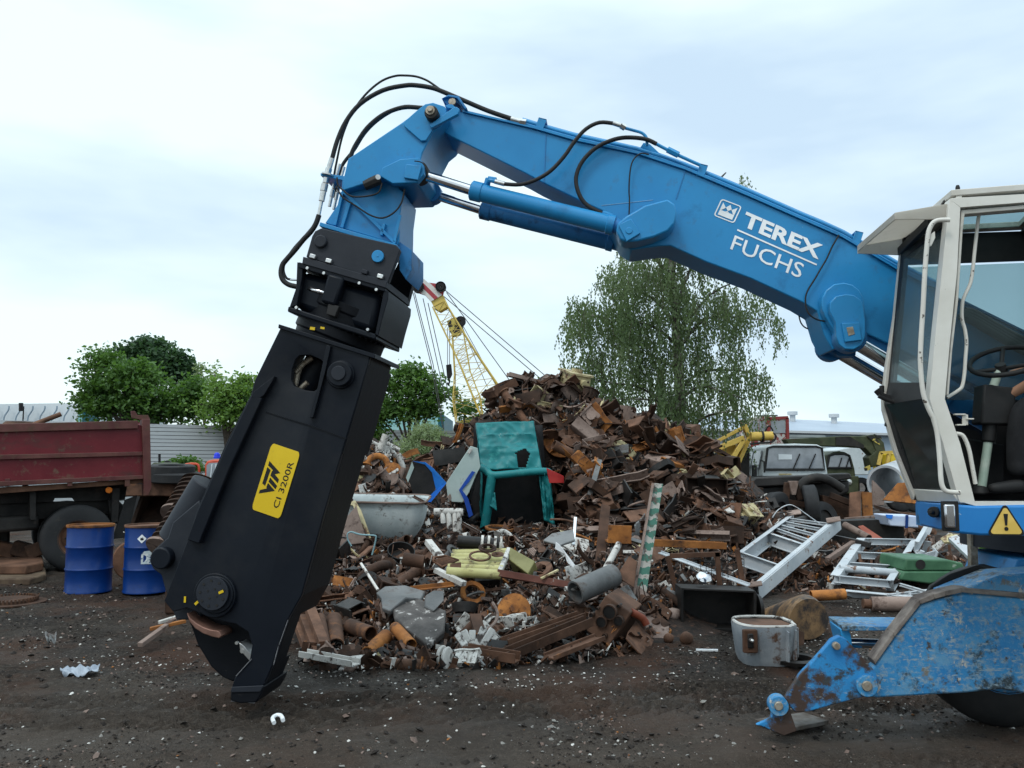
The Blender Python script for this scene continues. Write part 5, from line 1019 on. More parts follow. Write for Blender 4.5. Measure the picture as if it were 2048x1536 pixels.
mb = MB(); c = tm(218, 980, -.02); mb.cyl(c, c+Vector((0, .04, 0)), .05); mb.obj('side_reflector', M['orange_lens'], DT_, 40, .005)
def wheel(cx, d, r=.52):
    c = Vector((cx, d, r)); w = tyre_mesh(MB(), c, (0, 1, 0), r, .28, r*.52).obj('wheel', M['tyre'], DT_, 40)
    mb = MB(); mb.lathe(c-Vector((0, .14, 0)), (0, 1, 0), [(0, .03), (r*.18, .03), (r*.2, .10), (r*.42, .14), (r*.5, .02), (r*.55, .0), (r*.55, .28)], 28); mb.obj('rim', M['rust_brown'], w, 40)
    mb = MB()
    for k in range(8): a = R(45*k); mb.cyl(c+Vector((math.cos(a)*r*.3, -.05, math.sin(a)*r*.3)), c+Vector((math.cos(a)*r*.3, -.0, math.sin(a)*r*.3)), .018, None, 6)
    mb.obj('wheel_nuts', M['chassis'], w, 30)
wheel(0, .10); wheel(0, .42); wheel(0, 1.7); wheel(-2.35, .10)
mb = MB(); mb.cyl((0, .3, .52), (0, 1.6, .52), .1); mb.obj('axle', M['chassis'], DT_, 40)

# drums
M['drum_blue'] = mat('blue_drum_enamel', (.001, .024, .135), (.002, .034, .18), 3, .35, .65, .4, c3=(.01, .035, .13), s3=3, lo3=.6, hi3=.75, bump=.06, coat=.1)
wear(M['drum_blue'], [((.012, .02, .04), 2.6, .58, .75, (1, 1, 1)), ((.06, .035, .025), 11, .68, .71, (1, 1, 1)), ((.09, .13, .2), 16, .66, .70, (1, 1, 4))])
M['label'] = mat('torn_paper_label', (.45, .52, .55), (.62, .64, .64), 14, .45, .55, .6, c3=(.10, .16, .28), s3=18, lo3=.55, hi3=.58)
def drum(px, label, ri):
    B = gnd(px, 1182); B.z = 0; D_ = empty('drum', B, 0, label, 'drum')
    pr = [(0, .004), (.285, .004), (.292, .0), (.292, .02), (.285, .03), (.285, .28), (.292, .29), (.296, .30), (.292, .31), (.285, .32), (.285, .57), (.292, .58), (.296, .59), (.292, .60), (.285, .61), (.285, .845), (.292, .85)]
    MB().lathe((0, 0, 0), (0, 0, 1), pr, 48).obj('shell', M['drum_blue'], D_, 50)
    MB().lathe((0, 0, 0), (0, 0, 1), [(.289, .845), (.297, .85), (.299, .87), (.293, .88), (.285, .875), (.283, .86), (.0, .858)], 48).obj('lid', M['rust_orange'] if ri == 0 else M['rust_brown'], D_, 50)
    return D_
d1 = drum(176, 'left one of two blue drums, rusty orange lid, before the truck wheel', 0)
d2 = drum(292, 'blue drum with white diamond label and torn sticker, beside the black shear', 1)
def curved_label(par, ang, z, w, h, mt, name, pts=None):
    pts = pts or [(-w/2, -h/2), (w/2, -h/2), (w/2, h/2), (-w/2, h/2)]; n = 8; mb = MB(); P = []
    def q(x, zz): a = ang+x/.286; return Vector((.2875*math.cos(a), .2875*math.sin(a), z+zz))
    # subdivide edge list through grid fan
    c = q(0, 0); k = len(pts); ring = []
    for i in range(k):
        a, b = pts[i], pts[(i+1) % k]
        for t in range(4): ring.append(q(a[0]+(b[0]-a[0])*t/4, a[1]+(b[1]-a[1])*t/4))
    mb.add([c]+ring, [(0, i+1, (i+1) % len(ring)+1) for i in range(len(ring))])
    return mb.obj(name, mt, par, None, fix=False)
av = math.atan2(-d2.location.y, -d2.location.x)
curved_label(d2, av-.26, .71, .1, .1, M['white_letter'], 'hazard_label', [(0, -.058), (.058, 0), (0, .058), (-.058, 0)])
q_ = curved_label(d2, av-.26, .71, .04, .04, M['ink'], 'flame_mark', [(-.016, -.02), (.018, -.02), (.024, .0), (.01, .006), (.012, .024), (-.002, .008), (-.012, .018), (-.02, .0)])
q_.scale = (1.004, 1.004, 1)
curved_label(d2, av+.05, .47, .19, .17, M['label'], 'torn_label', [(-.09, -.085), (.08, -.09), (.095, -.02), (.085, .07), (.02, .085), (-.05, .08), (-.075, .05), (-.09, .04)])
# things by the drums
def hull_bar(name, label, cat, a, b, w, h, mt, up=(0, 0, 1), bev=.006, group=None):
    o = MB().beam(a, b, w, h, up).obj(name, mt, None, 35, bev); return tag(o, label, cat, group)
B = gnd(232, 1172); BK = empty('paint_bucket', B+Vector((-.02, .75, .38)), .3, 'white and green printed bucket standing between the two blue drums', 'bucket')
BK.rotation_euler = (0.12, -.12, .3)
MB().lathe((0, 0, 0), (0, 0, 1), [(0, 0), (.12, 0), (.145, .34), (.15, .345), (.14, .35), (.12, .02), (0, .02)], 28).obj('shell', mat('bucket_print', (.05, .13, .10), (.55, .6, .58), 4.5, .45, .52, .4), BK, 50)
tag(MB().lathe(gnd(230, 1170)+Vector((.02, .55, .29)), (.25, -.95, 0), [(0, 0), (.27, 0), (.29, .02), (.29, .1), (.27, .12), (0, .12)], 36).obj('steel_disc', M['rust_brown'], None, 40), 'rusty round plate leaning between the blue drums', 'disc')
tag(MB().box(gnd(240, 1165)+Vector((.1, 1.0, .15)), (.5, .4, .4)).obj('steel_box', M['rust_orange'], None, 30, .02), 'ochre rusty box on the ground behind the two drums', 'box')
tag(MB().tube([gnd(222, 1150)+Vector((0, .35, z_)) + Vector((.2*math.sin(math.pi*i/8), 0, 0)) for i, z_ in enumerate([.62, .58, .5, .42, .34, .25, .16, .08, .02])], .009, 6, 2).obj('hose', M['white_old'], None, 50), 'thin white hose curved round the rusty disc by the drums', 'hose')
# brown slab and rusty casting left of the wheel
G0 = gnd(-10, 1172); 
mb = MB(); pr_ = [gnd(x, y) for x, y in ((-120, 1172), (60, 1172), (92, 1162), (88, 1138), (-120, 1138))]; mb.prism(pr_, (0, 0, .10)); sb = empty('slab_stack', gnd(40, 1165), 0, 'low brown slab with a rusty frame on it at the left edge', 'slab stack')
o = mb.obj('slab', mat('brown_clay_slab', (.07, .045, .03), (.12, .085, .055), 4, rough=.85, bump=.3), None, 30, .02); o.parent = sb; o.location = -Vector(sb.location)
mb = MB(); mb.prism([p+Vector((0, .02, .101)) for p in [gnd(x, y) for x, y in ((-120, 1164), (50, 1164), (84, 1156), (82, 1140), (-120, 1140))]], (0, 0, .13)); o = mb.obj('frame', M['rust_brown'], None, 30, .02); o.parent = sb; o.location = -Vector(sb.location)
for i, (x0, x1, t_) in enumerate(((15, 40, .3), (45, 80, -.35), (-20, 20, .2))):
    mb = MB(); a = gnd(x0, 1146)+Vector((0, .1, .23)); mb.box(a+Vector((.1, .1, .11)), (.28, .22, .22), Euler((0, t_, .3))); o = mb.obj('bracket', M['rust_brown'], None, 30, .02); o.parent = sb; o.location = -Vector(sb.location)
# rusty gear plate on the ground at the far left
c = gnd(20, 1206); GP = empty('gear_plate', c, 0, 'rusty toothed ring lying on the dirt at the left edge', 'gear')
mb = MB(); mb.lathe((0, 0, 0), (0, 0, 1), [(0, 0), (.40, 0), (.40, .015), (.3, .02), (.3, .05), (.0, .055)], 40); mb.obj('plate', M['rust_dark'], GP, 40)
mb = MB()
for k in range(44): a = 2*math.pi*k/44; mb.box((math.cos(a)*.29, math.sin(a)*.29, .045), (.035, .018, .06), Euler((0, 0, a)))
mb.obj('teeth', M['rust_brown'], GP, None)
# rusty hopper behind, with tyres and spools
HP = empty('skip_hopper', gnd(270, 1078), 0, 'open rusty steel hopper standing behind the second blue drum', 'hopper'); q0 = HP.location.copy(); YH = q0.y
P_ = lambda x, y, d=0: at(x, y, YH+d)-q0
MB().prism([P_(305, 964), P_(390, 960), P_(390, 985), P_(360, 990), P_(330, 978), P_(305, 982)], (0, .05, 0)).obj('rim_plate', M['rust_brown'], HP, 30, .005)
MB().prism([P_(262, 1062), P_(296, 985, .6), P_(360, 1000, .6), P_(340, 1080)], (0, .05, 0)).obj('sloping_wall', M['rust_dark'], HP, 30, .005)
MB().prism([P_(345, 985), P_(360, 990), P_(345, 1075), P_(330, 1075)], (0, .05, 0)).obj('side_wall', M['rust_brown'], HP, 30, .005)
MB().prism([P_(290, 985), P_(262, 1066), P_(256, 1060), P_(284, 982)], (0, .9, 0)).obj('side_wall', M['rust_dark'], HP, 30, .005)
MB().prism([P_(258, 1060, .7), P_(400, 1060, .7), P_(400, 968, .7), P_(290, 975, .7)], (0, .04, 0)).obj('back_wall', M['grime'], HP, 30)
def spool(px, py, r, n, label, ax, Y, pitch, down=0, more=0):
    n += more; c = at(px, py, Y)-Vector(ax).normalized()*down; Sx = empty('ribbed_drum', c, 0, label, 'ribbed drum'); ax = Vector(ax).normalized(); pr = [(0, 0)]
    for k in range(n): pr += [(r, k*pitch), (r, k*pitch+.016), (r*.88, k*pitch+.026), (r*.88, k*pitch+pitch-.006)]
    pr += [(r, n*pitch), (r*.98, n*pitch+.01), (0, n*pitch+.02)]
    MB().lathe((0, 0, 0), ax, pr, 44).obj('shell', M['rust_dark'], Sx, 30)
    MB().lathe(ax*-.03, ax, [(r*.55, 0), (r*1.05, 0), (r*1.05, .028), (r*.55, .028)], 44).obj('rim', M['rust_pale'], Sx, 30); return Sx
spool(352, 1108, .33, 7, 'lower of two rusty ribbed drums beside the shear jaw lever', (.28, .50, .72), 9.6, .068)
spool(378, 1040, .36, 7, 'upper rusty ribbed drum leaning behind the shear', (.22, .52, .72), 11.2, .07)
tag(MB().box(at(372, 1150, 9.9)+Vector((.15, .25, -.12)), (.7, .7, .62)).obj('steel_box', M['rust_dark'], None, 30, .03), 'dark rusty box behind the shear that carries the ribbed drums', 'box')
for i, (x, y, r_, lab) in enumerate(((343, 938, .5, 'old black tyre on top of the pair behind the hopper'), (352, 953, .55, 'old black tyre under another behind the hopper'))):
    tyre_mesh(MB(), at(x, y, 19)+Vector((0, 0, -.02)), (.02, -.05, 1), r_, .22, .28).obj('old_tyre', M['tyre'], None, 40); o = bpy.context.scene.collection.objects[-1]; tag(o, lab, 'tyre')
tag(MB().box(at(352, 978, 19)+Vector((-.2, .3, 0)), (2.0, 1.2, .3)).obj('scrap_bin', M['rust_brown'], None, 30, .03), 'rusty bin carrying the old tyres behind the truck tail', 'bin')
# fire engine
FE = empty('fire_engine', at(470, 925, 22).xy.to_3d(), 0, 'orange red fire engine with blue beacon half hidden by the shear', 'fire engine'); q1 = FE.location.copy(); P_ = lambda x, y, d=0: at(x, y, 22+d)-q1
M['fire_red'] = mat('orange_red_paint', (.45, .06, .03), (.55, .09, .045), 3, rough=.4, bump=.05)
bd = MB().prism([P_(409, 1010), P_(409, 930), P_(413, 922), P_(425, 919), (P_(560, 916)), P_(560, 1010)], (0, 2.0, 0)).obj('cab_body', M['fire_red'], FE, 35, .04)
MB().prism([P_(413, 957, -.02), P_(413, 931, -.02), P_(418, 926, -.02), P_(455, 924, -.02), P_(455, 957, -.02)], (0, .02, 0)).obj('window', M['glass_truck'], bd, None)
for x in (420, 428, 436): MB().prism([P_(x, 955, -.03), P_(x+3, 928, -.03), P_(x+5, 928, -.03), P_(x+2, 955, -.03)], (0, .01, 0)).obj('curtain', M['wall_pale'], bd, None)
bc = MB().lathe(P_(434, 917, .5), (0, 0, 1), [(0, 0), (.09, 0), (.09, .04), (.08, .05), (.08, .1), (.05, .15), (0, .16)], 16).obj('beacon', mat('blue_beacon', (.01, .03, .55), rough=.2), FE, 50)
MB().tube([P_(380, 962), P_(381, 945), P_(386, 944), P_(390, 946), P_(390, 962)], .02, 6, 2).obj('mirror_frame', M['steel'], FE, 50)
MB().prism([P_(392, 958), P_(404, 958), P_(404, 968), P_(392, 968)], (0, .3, 0)).obj('bumper_plate', M['white_letter'], FE, 30)
for x in (445, 540):
    tyre_mesh(MB(), Vector((P_(x, 990).x, .3, .5)), (0, 1, 0), .5, .28, .25).obj('wheel', M['tyre'], FE, 40)
MB().tube([P_(368, 965, 1), P_(368, 935, 1), P_(372, 929, 1), P_(392, 928, 1), P_(398, 935, 1), P_(398, 965, 1)], .035, 6, 2).obj('roll_bar', M['fire_red'], FE, 50)
# olive tractor nose between truck tail and tyres
TR = empty('tractor', at(312, 925, 21).xy.to_3d(), 0, 'small dark olive tractor showing between red truck tail and tyres', 'tractor'); q2 = TR.location.copy(); P_ = lambda x, y, d=0: at(x, y, 21+d)-q2
M['olive'] = mat('olive_paint', (.035, .045, .022), (.065, .072, .038), 3, rough=.6, c3=(.05, .035, .025), s3=5)
MB().prism([P_(300, 1015), P_(300, 930), P_(308, 924), P_(322, 930), P_(326, 1015)], (0, 1.4, 0)).obj('bonnet', M['olive'], TR, 35, .04)
MB().cyl(P_(319, 930, .4), P_(319, 908, .4), .03).obj('exhaust', M['cab_dark'], TR, 40)
MB().lathe(P_(321, 938, -.1), (0, -1, 0), [(0, 0), (.07, 0), (.08, .06), (0, .09)], 14).obj('headlight', M['steel'], TR, 40)
MB().tube([P_(316, 975, -.1), P_(314, 955, -.1), P_(318, 945, -.1)], .03, 6, 2).obj('guard_rail', M['white_old'], TR, 40)
MB().lathe(P_(335, 930, 1.5), (.3, -1, 0), [(0, 0), (.1, 0), (.12, .08), (0, .12)], 14).obj('work_light', M['cab_dark'], TR, 40)
for x in (302, 324): tyre_mesh(MB(), Vector((P_(x, 990).x, .2, .55)), (0, 1, 0), .55, .3, .25).obj('wheel', M['tyre'], TR, 40)
# ================================================================ right background: trucks, crane lorry, loader
def frame_at(px, Y): 
    p = at(px, 925, Y); p.z = 0; return p
M['cab_white'] = mat('faded_white_cab_paint', (.42, .47, .49), (.54, .58, .59), 3, .3, .7, .5, c3=(.18, .10, .07), s3=6, lo3=.62, hi3=.68)
def lorry(px, Y, label, mt, px0, px1, yroof, ybelt, ybot, depth, gl, dark, side=True, dx=0):
    o = empty('lorry', frame_at(px, Y), 0, label, 'lorry'); q = o.location.copy(); P = lambda x, y, d=0: at(x, y, Y+d)-q
    w = px1-px0
    MB().prism([P(px0-2, ybot), P(px0, ybelt+4), P(px0+8, yroof+7), P(px0+20, yroof+1), P(px0+w*.5, yroof-1), P(px1-20, yroof+1), P(px1-8, yroof+7), P(px1, ybelt+4), P(px1+2, ybot)], (0, depth, 0)).obj('cab_body', mt, o, 35, .05)
    ws = MB().prism([P(px0+8, ybelt, -.03), P(px0+13, yroof+10, -.03), P(px0+22, yroof+7, -.03), P(px1-22, yroof+7, -.03), P(px1-13, yroof+10, -.03), P(px1-8, ybelt, -.03)], (0, .03, 0)).obj('windscreen', gl, o, 30, .01)
    MB().tube([P(px0+6, ybelt+2, -.04), P(px0+11, yroof+8, -.04), P(px0+22, yroof+5, -.04), P(px1-22, yroof+5, -.04), P(px1-11, yroof+8, -.04), P(px1-6, ybelt+2, -.04), P(px0+6, ybelt+2, -.04)], .035, 6, 0).obj('window_seal', M['rubber'], ws, 40)
    for x in (.48, .72): MB().tube([P(px0+w*x, ybelt, -.07), P(px0+w*(x+.1), ybelt-(ybelt-yroof)*.6, -.07)], .018, 5, 0).obj('wiper', M['cab_dark'], o, 40)
    sx = P(px0, ybelt).x
    sw = MB().prism([Vector((sx-.03, .25, P(px0, ybelt).z)), Vector((sx+.10, .25, P(px0, yroof+13).z)), Vector((sx+.10, depth*.55, P(px0, yroof+13).z)), Vector((sx-.03, depth*.55, P(px0, ybelt).z))], (-.03, 0, 0)).obj('side_window', gl, o, None)
    MB().prism([Vector((sx-.03, depth*.62, P(px0, ybelt).z)), Vector((sx+.10, depth*.62, P(px0, yroof+13).z)), Vector((sx+.10, depth*.85, P(px0, yroof+13).z)), Vector((sx-.03, depth*.85, P(px0, ybelt).z))], (-.03, 0, 0)).obj('side_window', gl, o, None)
    for yy in (.18, depth*.58): MB().box(Vector((sx-.055, yy, (P(px0, ybelt).z+P(px0, ybot).z)/2)), (.01, .015, P(px0, ybelt).z-P(px0, ybot).z)).obj('door_gap', M['rubber'], o, None)
    for x in (px0+12, px1-12): MB().lathe(P(x, ybot+6, -.13), (0, -1, 0), [(0, 0), (.11, 0), (.10, .03), (0, .05)], 16).obj('headlight', M['steel'], o, 40)
    MB().prism([P(px0-6, ybot-4, -.12), P(px1+8, ybot-6, -.12), P(px1+8, ybot+30, -.12), P(px0-6, ybot+30, -.12)], (0, .4, 0)).obj('bumper', dark, o, 35, .04)
    MB().box(Vector((P(px0+w/2, ybot).x, 3.4, .9)), (2.0, 5.5, .5)).obj('chassis', M['chassis'], o, 35, .03)
    for xx in (px0+10, px1-10):
        for yy in (.6, 4.6): tyre_mesh(MB(), Vector((P(xx, ybot).x-.12, yy, .5)), (1, 0, 0), .5, .28, .25).obj('wheel', M['tyre'], o, 40)
    return o, P
LW, P = lorry(1590, 27, 'faded white lorry cab with wide windscreen behind the scrap', M['cab_white'], 1524, 1655, 888, 937, 956, 1.9, M['glass_truck'], M['chassis'])
MB().prism([P(1557, 908, -.045), P(1584, 909, -.045), P(1584, 919, -.045), P(1557, 919, -.045)], (0, .01, 0)).obj('window_notice', M['wall_pale'], LW, None)
MB().tube([P(1520, 920, .1), P(1528, 924, -.3), P(1529, 945, -.3)], .025, 6, 2).obj('mirror_arm', M['rubber'], LW, 40)
MB().prism([P(1504, 930, -.3), P(1514, 930, -.3), P(1514, 953, -.3), P(1504, 953, -.3)], (0, .06, 0)).obj('mirror', M['rubber'], LW, 40, .02)
MB().prism([P(1558, 947, -.02), P(1583, 947, -.02), P(1583, 950, -.02), P(1558, 950, -.02)], (0, .02, 0)).obj('badge_strip', M['cream_old'], LW, None)
LO, P = lorry(1680, 31, 'olive green crane lorry standing right of the white lorry', M['olive'], 1648, 1710, 903, 934, 958, 2.0, M['glass_truck'], M['olive'])
bm = MB().prism([P(1578, 890, -.3), P(1570, 878, -.3), P(1690, 872, -.3), P(1745, 872, -.3), P(1752, 884, -.3), P(1760, 900, -.3), P(1745, 912, -.3), P(1730, 896, -.3), P(1668, 893, -.3)], (0, .5, 0)).obj('crane_boom', M['olive'], LO, 35, .03)
MB().prism([P(1733, 871, -.35), P(1752, 868, -.35), P(1768, 885, -.35), P(1772, 905, -.35), P(1762, 930, -.35), P(1742, 935, -.35), P(1738, 915, -.35), P(1752, 902, -.35), P(1745, 884, -.35)], (0, .6, 0)).obj('boom_head', M['olive'], bm, 35, .03)
for a in ([(1733, 872), (1745, 870), (1757, 882), (1760, 890), (1750, 884)], [(1748, 868), (1762, 872), (1764, 878), (1754, 876)], [(1728, 935), (1740, 930), (1742, 940), (1730, 942)]): MB().prism([P(x, y, -.38) for x, y in a], (0, .03, 0)).obj('warning_stripes', BY, bm, None)
MB().prism([P(1672, 874, -.34), P(1700, 873, -.34), P(1728, 890, -.34), P(1728, 897, -.34), P(1710, 893, -.34), P(1672, 890, -.34)], (0, .04, 0)).obj('boom_collar', M['chassis'], bm, 30)
BX = empty('box_truck', frame_at(1715, 40), 0, 'plain white box body standing between olive crane lorry and warehouse', 'truck'); q = BX.location.copy(); P = lambda x, y, d=0: at(x, y, 40+d)-q
MB().prism([P(1672, 900), P(1706, 893), P(1738, 897), P(1738, 950), P(1672, 950)], (0, 5, 0)).obj('box_body', M['cab_white'], BX, 30, .04)
for x in (1682, 1728): tyre_mesh(MB(), Vector((P(x, 940).x, .4, .5)), (0, 1, 0), .5, .3, .25).obj('wheel', M['tyre'], BX, 40)
# red and white crane cab with the loader arm in front
CC = empty('crane_cab', frame_at(1540, 33), 0, 'red and white boxy crane cab on a tall base over the white lorry roof', 'crane'); q = CC.location.copy(); P = lambda x, y, d=0: at(x, y, 33+d)-q
M['redwhite'] = mat('peeling_red_on_white', (.50, .47, .44), (.58, .55, .52), 4, rough=.6, c3=(.26, .04, .04), s3=4, lo3=.50, hi3=.54)
M['redtrim'] = mat('peeling_red', (.22, .03, .03), (.28, .05, .045), 4, rough=.6, c3=(.5, .45, .42), s3=5, lo3=.6, hi3=.64)
bd = MB().prism([P(1536, 1000), P(1536, 837), P(1572, 834), P(1577, 838), P(1580, 1000)], (0, 1.9, 0)).obj('cab_body', M['redwhite'], CC, 30, .02)
MB().prism([P(1502, 900, .1), P(1502, 840, .1), P(1504, 835, .1), P(1535, 832, .1), P(1535, 900, .1)], (0, 1.7, 0)).obj('cab_body', M['redwhite'], CC, 30, .02)
for a in ([(1541, 866), (1543, 843), (1570, 841), (1571, 866)], ): MB().prism([P(x, y, -.03) for x, y in a], (0, .03, 0)).obj('window', M['glass_truck'], bd, None)
for a in ([(1505, 866), (1505, 842), (1515, 842), (1516, 862)], [(1519, 862), (1519, 842), (1531, 842), (1531, 868)]): MB().prism([P(x, y, .07) for x, y in a], (0, .03, 0)).obj('window', M['glass_truck'], bd, None)
for a in ([(1532, 834), (1576, 832), (1578, 838), (1532, 840)], [(1534, 836), (1541, 836), (1541, 868), (1534, 868)], [(1572, 836), (1578, 836), (1579, 886), (1573, 886)]): MB().prism([P(x, y, -.05) for x, y in a], (0, .05, 0)).obj('frame_trim', M['redtrim'], bd, None)
MB().tube([P(1508, 832), P(1555, 831)], .03, 6, 0).obj('roof_bar', M['cable'], CC, None)
MB().tube([P(1530, 865, -.4), P(1534, 855, -.4), P(1540, 852, -.4), P(1546, 862, -.4)], .03, 6, 2).obj('hose', M['rubber'], CC, 50)
MB().box(Vector((P(1540, 900).x, 1.2, 1.0)), (3.4, 4, 1.6)).obj('undercarriage', M['chassis'], CC, 30, .05)
LD = empty('loader_arm', frame_at(1470, 26), 0, 'yellow folding loader arm leaning between the heap and white lorry', 'loader arm'); q = LD.location.copy(); P = lambda x, y, d=0: at(x, y, 26+d)-q
def ybar(name, pts, w, d=0, mt='yellow_d'):
    mb = MB()
    for a, b in zip(pts[:-1], pts[1:]): mb.beam(P(*a, d), P(*b, d), .22, w, (0, 0, 1))
    return mb.obj(name, M[mt], LD, 30, .015)
ybar('boom', [(1422, 902), (1487, 876)], .16); ybar('boom', [(1428, 886), (1484, 856)], .09, .1); ybar('linkage', [(1426, 905), (1428, 880)], .12)
ybar('pillar', [(1486, 880), (1448, 945)], .14); ybar('pillar', [(1488, 850), (1498, 875), (1465, 950)], .13, .2); ybar('pillar', [(1496, 880), (1440, 975)], .10, .4)
MB().cyl(P(1501, 873, -.1), P(1545, 872, -.1), .14, .14, 16).obj('cylinder', M['yellow_d'], LD, 40); MB().cyl(P(1522, 873, -.1), P(1526, 873, -.1), .17, .17, 16).obj('cylinder_band', M['chassis'], LD, 40)
MB().tube([P(1546, 866, -.2), P(1552, 873, -.2), P(1544, 884, -.2), P(1520, 886, -.2), P(1500, 888, -.2)], .03, 6, 3).obj('hose', M['rubber'], LD, 50)
MB().prism([P(1432, 900, .3), P(1475, 888, .3), P(1482, 905, .3), P(1450, 918, .3)], (0, .3, 0)).obj('base_block', M['yellow_d'], LD, 30, .03)
MB().prism([P(1440, 905, .6), P(1500, 895, .6), P(1500, 1000, .6), P(1440, 1000, .6)], (0, .8, 0)).obj('stand', M['chassis'], LD, 30, .03)
# yellow machine and the big pipe at the right
YM = empty('road_roller', frame_at(1790, 30), 0, 'bright yellow machine body just left of the cab front', 'roller'); q = YM.location.copy(); P = lambda x, y, d=0: at(x, y, 30+d)-q
MB().prism([P(1780, 908), P(1800, 906), P(1830, 908), P(1830, 990), P(1784, 990)], (0, 1.5, 0)).obj('body', mat('bright_yellow', (.62, .42, .02), (.7, .5, .04), 3, rough=.45), YM, 30, .03)
fb = MB(); fb.beam(P(1760, 906), P(1785, 904), .1, .1); fb.beam(P(1762, 906), P(1757, 930), .1, .1); fb.beam(P(1778, 905), P(1774, 931), .1, .1); fb.obj('guard_frame', M['yellow_d'], YM, 30)
for x in (1795, 1822): tyre_mesh(MB(), Vector((P(x, 990).x, -.2, .5)), (0, 1, 0), .5, .3, .2).obj('wheel', M['tyre'], YM, 40)
c = at(1772, 968, 21); tag(MB().lathe(c, (.75, .9, .12), [(.40, 0), (.46, 0), (.46, 2.6), (.40, 2.6), (.40, 0)], 36).obj('concrete_pipe', mat('pipe_grey_out', (.34, .36, .38), (.45, .46, .48), 2, rough=.7, c3=(.1, .06, .045), s3=3, lo3=.6, hi3=.7), None, 50), 'wide pale grey pipe lying with its dark open end toward the yard', 'pipe')
# black axle wreck in front of the white lorry
AX = empty('axle_wreck', frame_at(1590, 17.5), 0, 'greasy black lorry axle wreck with two tyres and curved mudguard', 'truck wreck'); q = AX.location.copy(); P = lambda x, y, d=0: at(x, y, 17.5+d)-q
MB().prism([P(1498, 966), P(1512, 955), P(1700, 946), P(1706, 957), P(1640, 968), P(1500, 975)], (0, .3, 0)).obj('frame_rail', M['grime'], AX, 30, .03)
MB().prism([P(1505, 975, .1), P(1700, 960, .1), P(1700, 985, .1), P(1640, 1010, .1), P(1520, 1010, .1), P(1508, 1045, .1)], (0, .5, 0)).obj('frame_body', M['grime'], AX, 30, .05)
MB().tube([P(1598, 978, -.2), P(1610, 962, -.2), P(1635, 955, -.2), P(1660, 962, -.2), P(1685, 978, -.2)], .09, 8, 3).obj('mudguard', M['chassis'], AX, 50)
for x, y, r_, ax in ((1622, 1012, .42, (1, -.25, .1)), (1643, 1038, .34, (.45, -1, .3)), (1555, 1020, .36, (.6, -1, .1))):
    w_ = tyre_mesh(MB(), P(x, y, -.35), Vector(ax).normalized(), r_, .26, .16).obj('wheel', M['tyre'], AX, 40); MB().lathe(P(x, y, -.35)-Vector(ax).normalized()*.12, Vector(ax).normalized(), [(0, .0), (.06, 0), (.16, .05), (.17, 0), (.18, .2), (0, .2)], 20).obj('hub', M['grime'], w_, 40)
for a, b in (((1575, 965), (1570, 1010)), ((1590, 968), (1600, 1000)), ((1520, 975), (1512, 1040)), ((1548, 1000), (1610, 1010)), ((1660, 990), (1710, 1010))):
    MB().beam(P(*a, -.3), P(*b, -.3), .12, .1, (0, 1, 0)).obj('strut', M['rust_dark'], AX, 30, .01)
MB().prism([P(1578, 962, -.4), P(1598, 962, -.4), P(1592, 990, -.4), P(1584, 990, -.4)], (0, .1, 0)).obj('bracket', M['rust_pale'], AX, 30, .01)
MB().prism([P(1645, 990, -.1), P(1715, 1008, -.1), P(1700, 1050, -.1), P(1655, 1045, -.1)], (0, .2, 0)).obj('side_plate', M['rust_dark'], AX, 30, .01)
# ================================================================ the scrap heap
def Hm(x, y):
    def bump(cx, cy, h, l, r, fr, bk, p=1.0):
        dx = (x-cx)/(r if x > cx else l); dy = (y-cy)/(bk if y > cy else fr); q = math.sqrt(dx*dx+dy*dy); return h*max(0, 1-q)**p
    z = max(bump(.75, 17, 3.45, 4.5, 5.5, 5.6, 5), bump(-2.35, 14.2, 1.95, 2.4, 2.2, 2.8, 3, .8), bump(2.6, 16, 2.5, 4.5, 3.3, 4.5, 5))
    ap = .58*smooth((y-7.3)/4.6)*smooth((x+3.4)/1.2)*smooth(((2.0+max(0, y-7.5)*.42)-x)/1.1)*smooth((21-y)/3)
    ap2 = .30*smooth((y-11.0)/2)*smooth((x-2.0)/1.5)*smooth((9.5-x)/1.5)*smooth((20-y)/2)
    z = max(z, ap, ap2, 0) + .35*min(z, ap)
    if 11.5 < y < 15.4 and abs(x-.05) < 1.1:      # the hollow in which the teal cab stands
        k = smooth((1.05-abs(x-.05))/.2)*smooth((y-11.5)/.8)*smooth((15.4-y)/.3); z = z*(1-k)+min(z, .60)*k
    return z
def Hn(x, y):
    h = Hm(x, y); f = smooth(h/.25); return h + f*(.16*noise.noise((x*1.1, y*1.1, 9))+.09*noise.noise((x*2.9, y*2.9, 5))) - .03*(1-f)
def hit(px, py, ymin=6.2, ymax=23):
    Y = ymin
    while Y < ymax:
        p = at(px, py, Y)
        if p.z <= max(Hn(p.x, p.y), 0.0): return p
        Y += .06
    return None
M['rubble'] = mat('fine_rusty_rubble', (.010, .008, .007), (.035, .022, .017), 6, .35, .65, .9, c3=(.08, .04, .025), s3=14, lo3=.55, hi3=.66, bump=1.0, bs=30)
gx, gy = 110, 130; X0, X1, Y0, Y1 = -6.5, 10, 6.9, 23; vs = []
for j in range(gy+1):
    for i in range(gx+1):
        x = X0+(X1-X0)*i/gx; y = Y0+(Y1-Y0)*j/gy; vs.append((x, y, Hn(x, y)-.02))
me = bpy.data.meshes.new('scrap_mound'); me.from_pydata(vs, [], [(j*(gx+1)+i, j*(gx+1)+i+1, (j+1)*(gx+1)+i+1, (j+1)*(gx+1)+i) for j in range(gy) for i in range(gx)]); me.materials.append(M['rubble'])
o = bpy.data.objects.new('scrap_mound', me); COL.objects.link(o); tag(o, None, None, None, 'stuff')

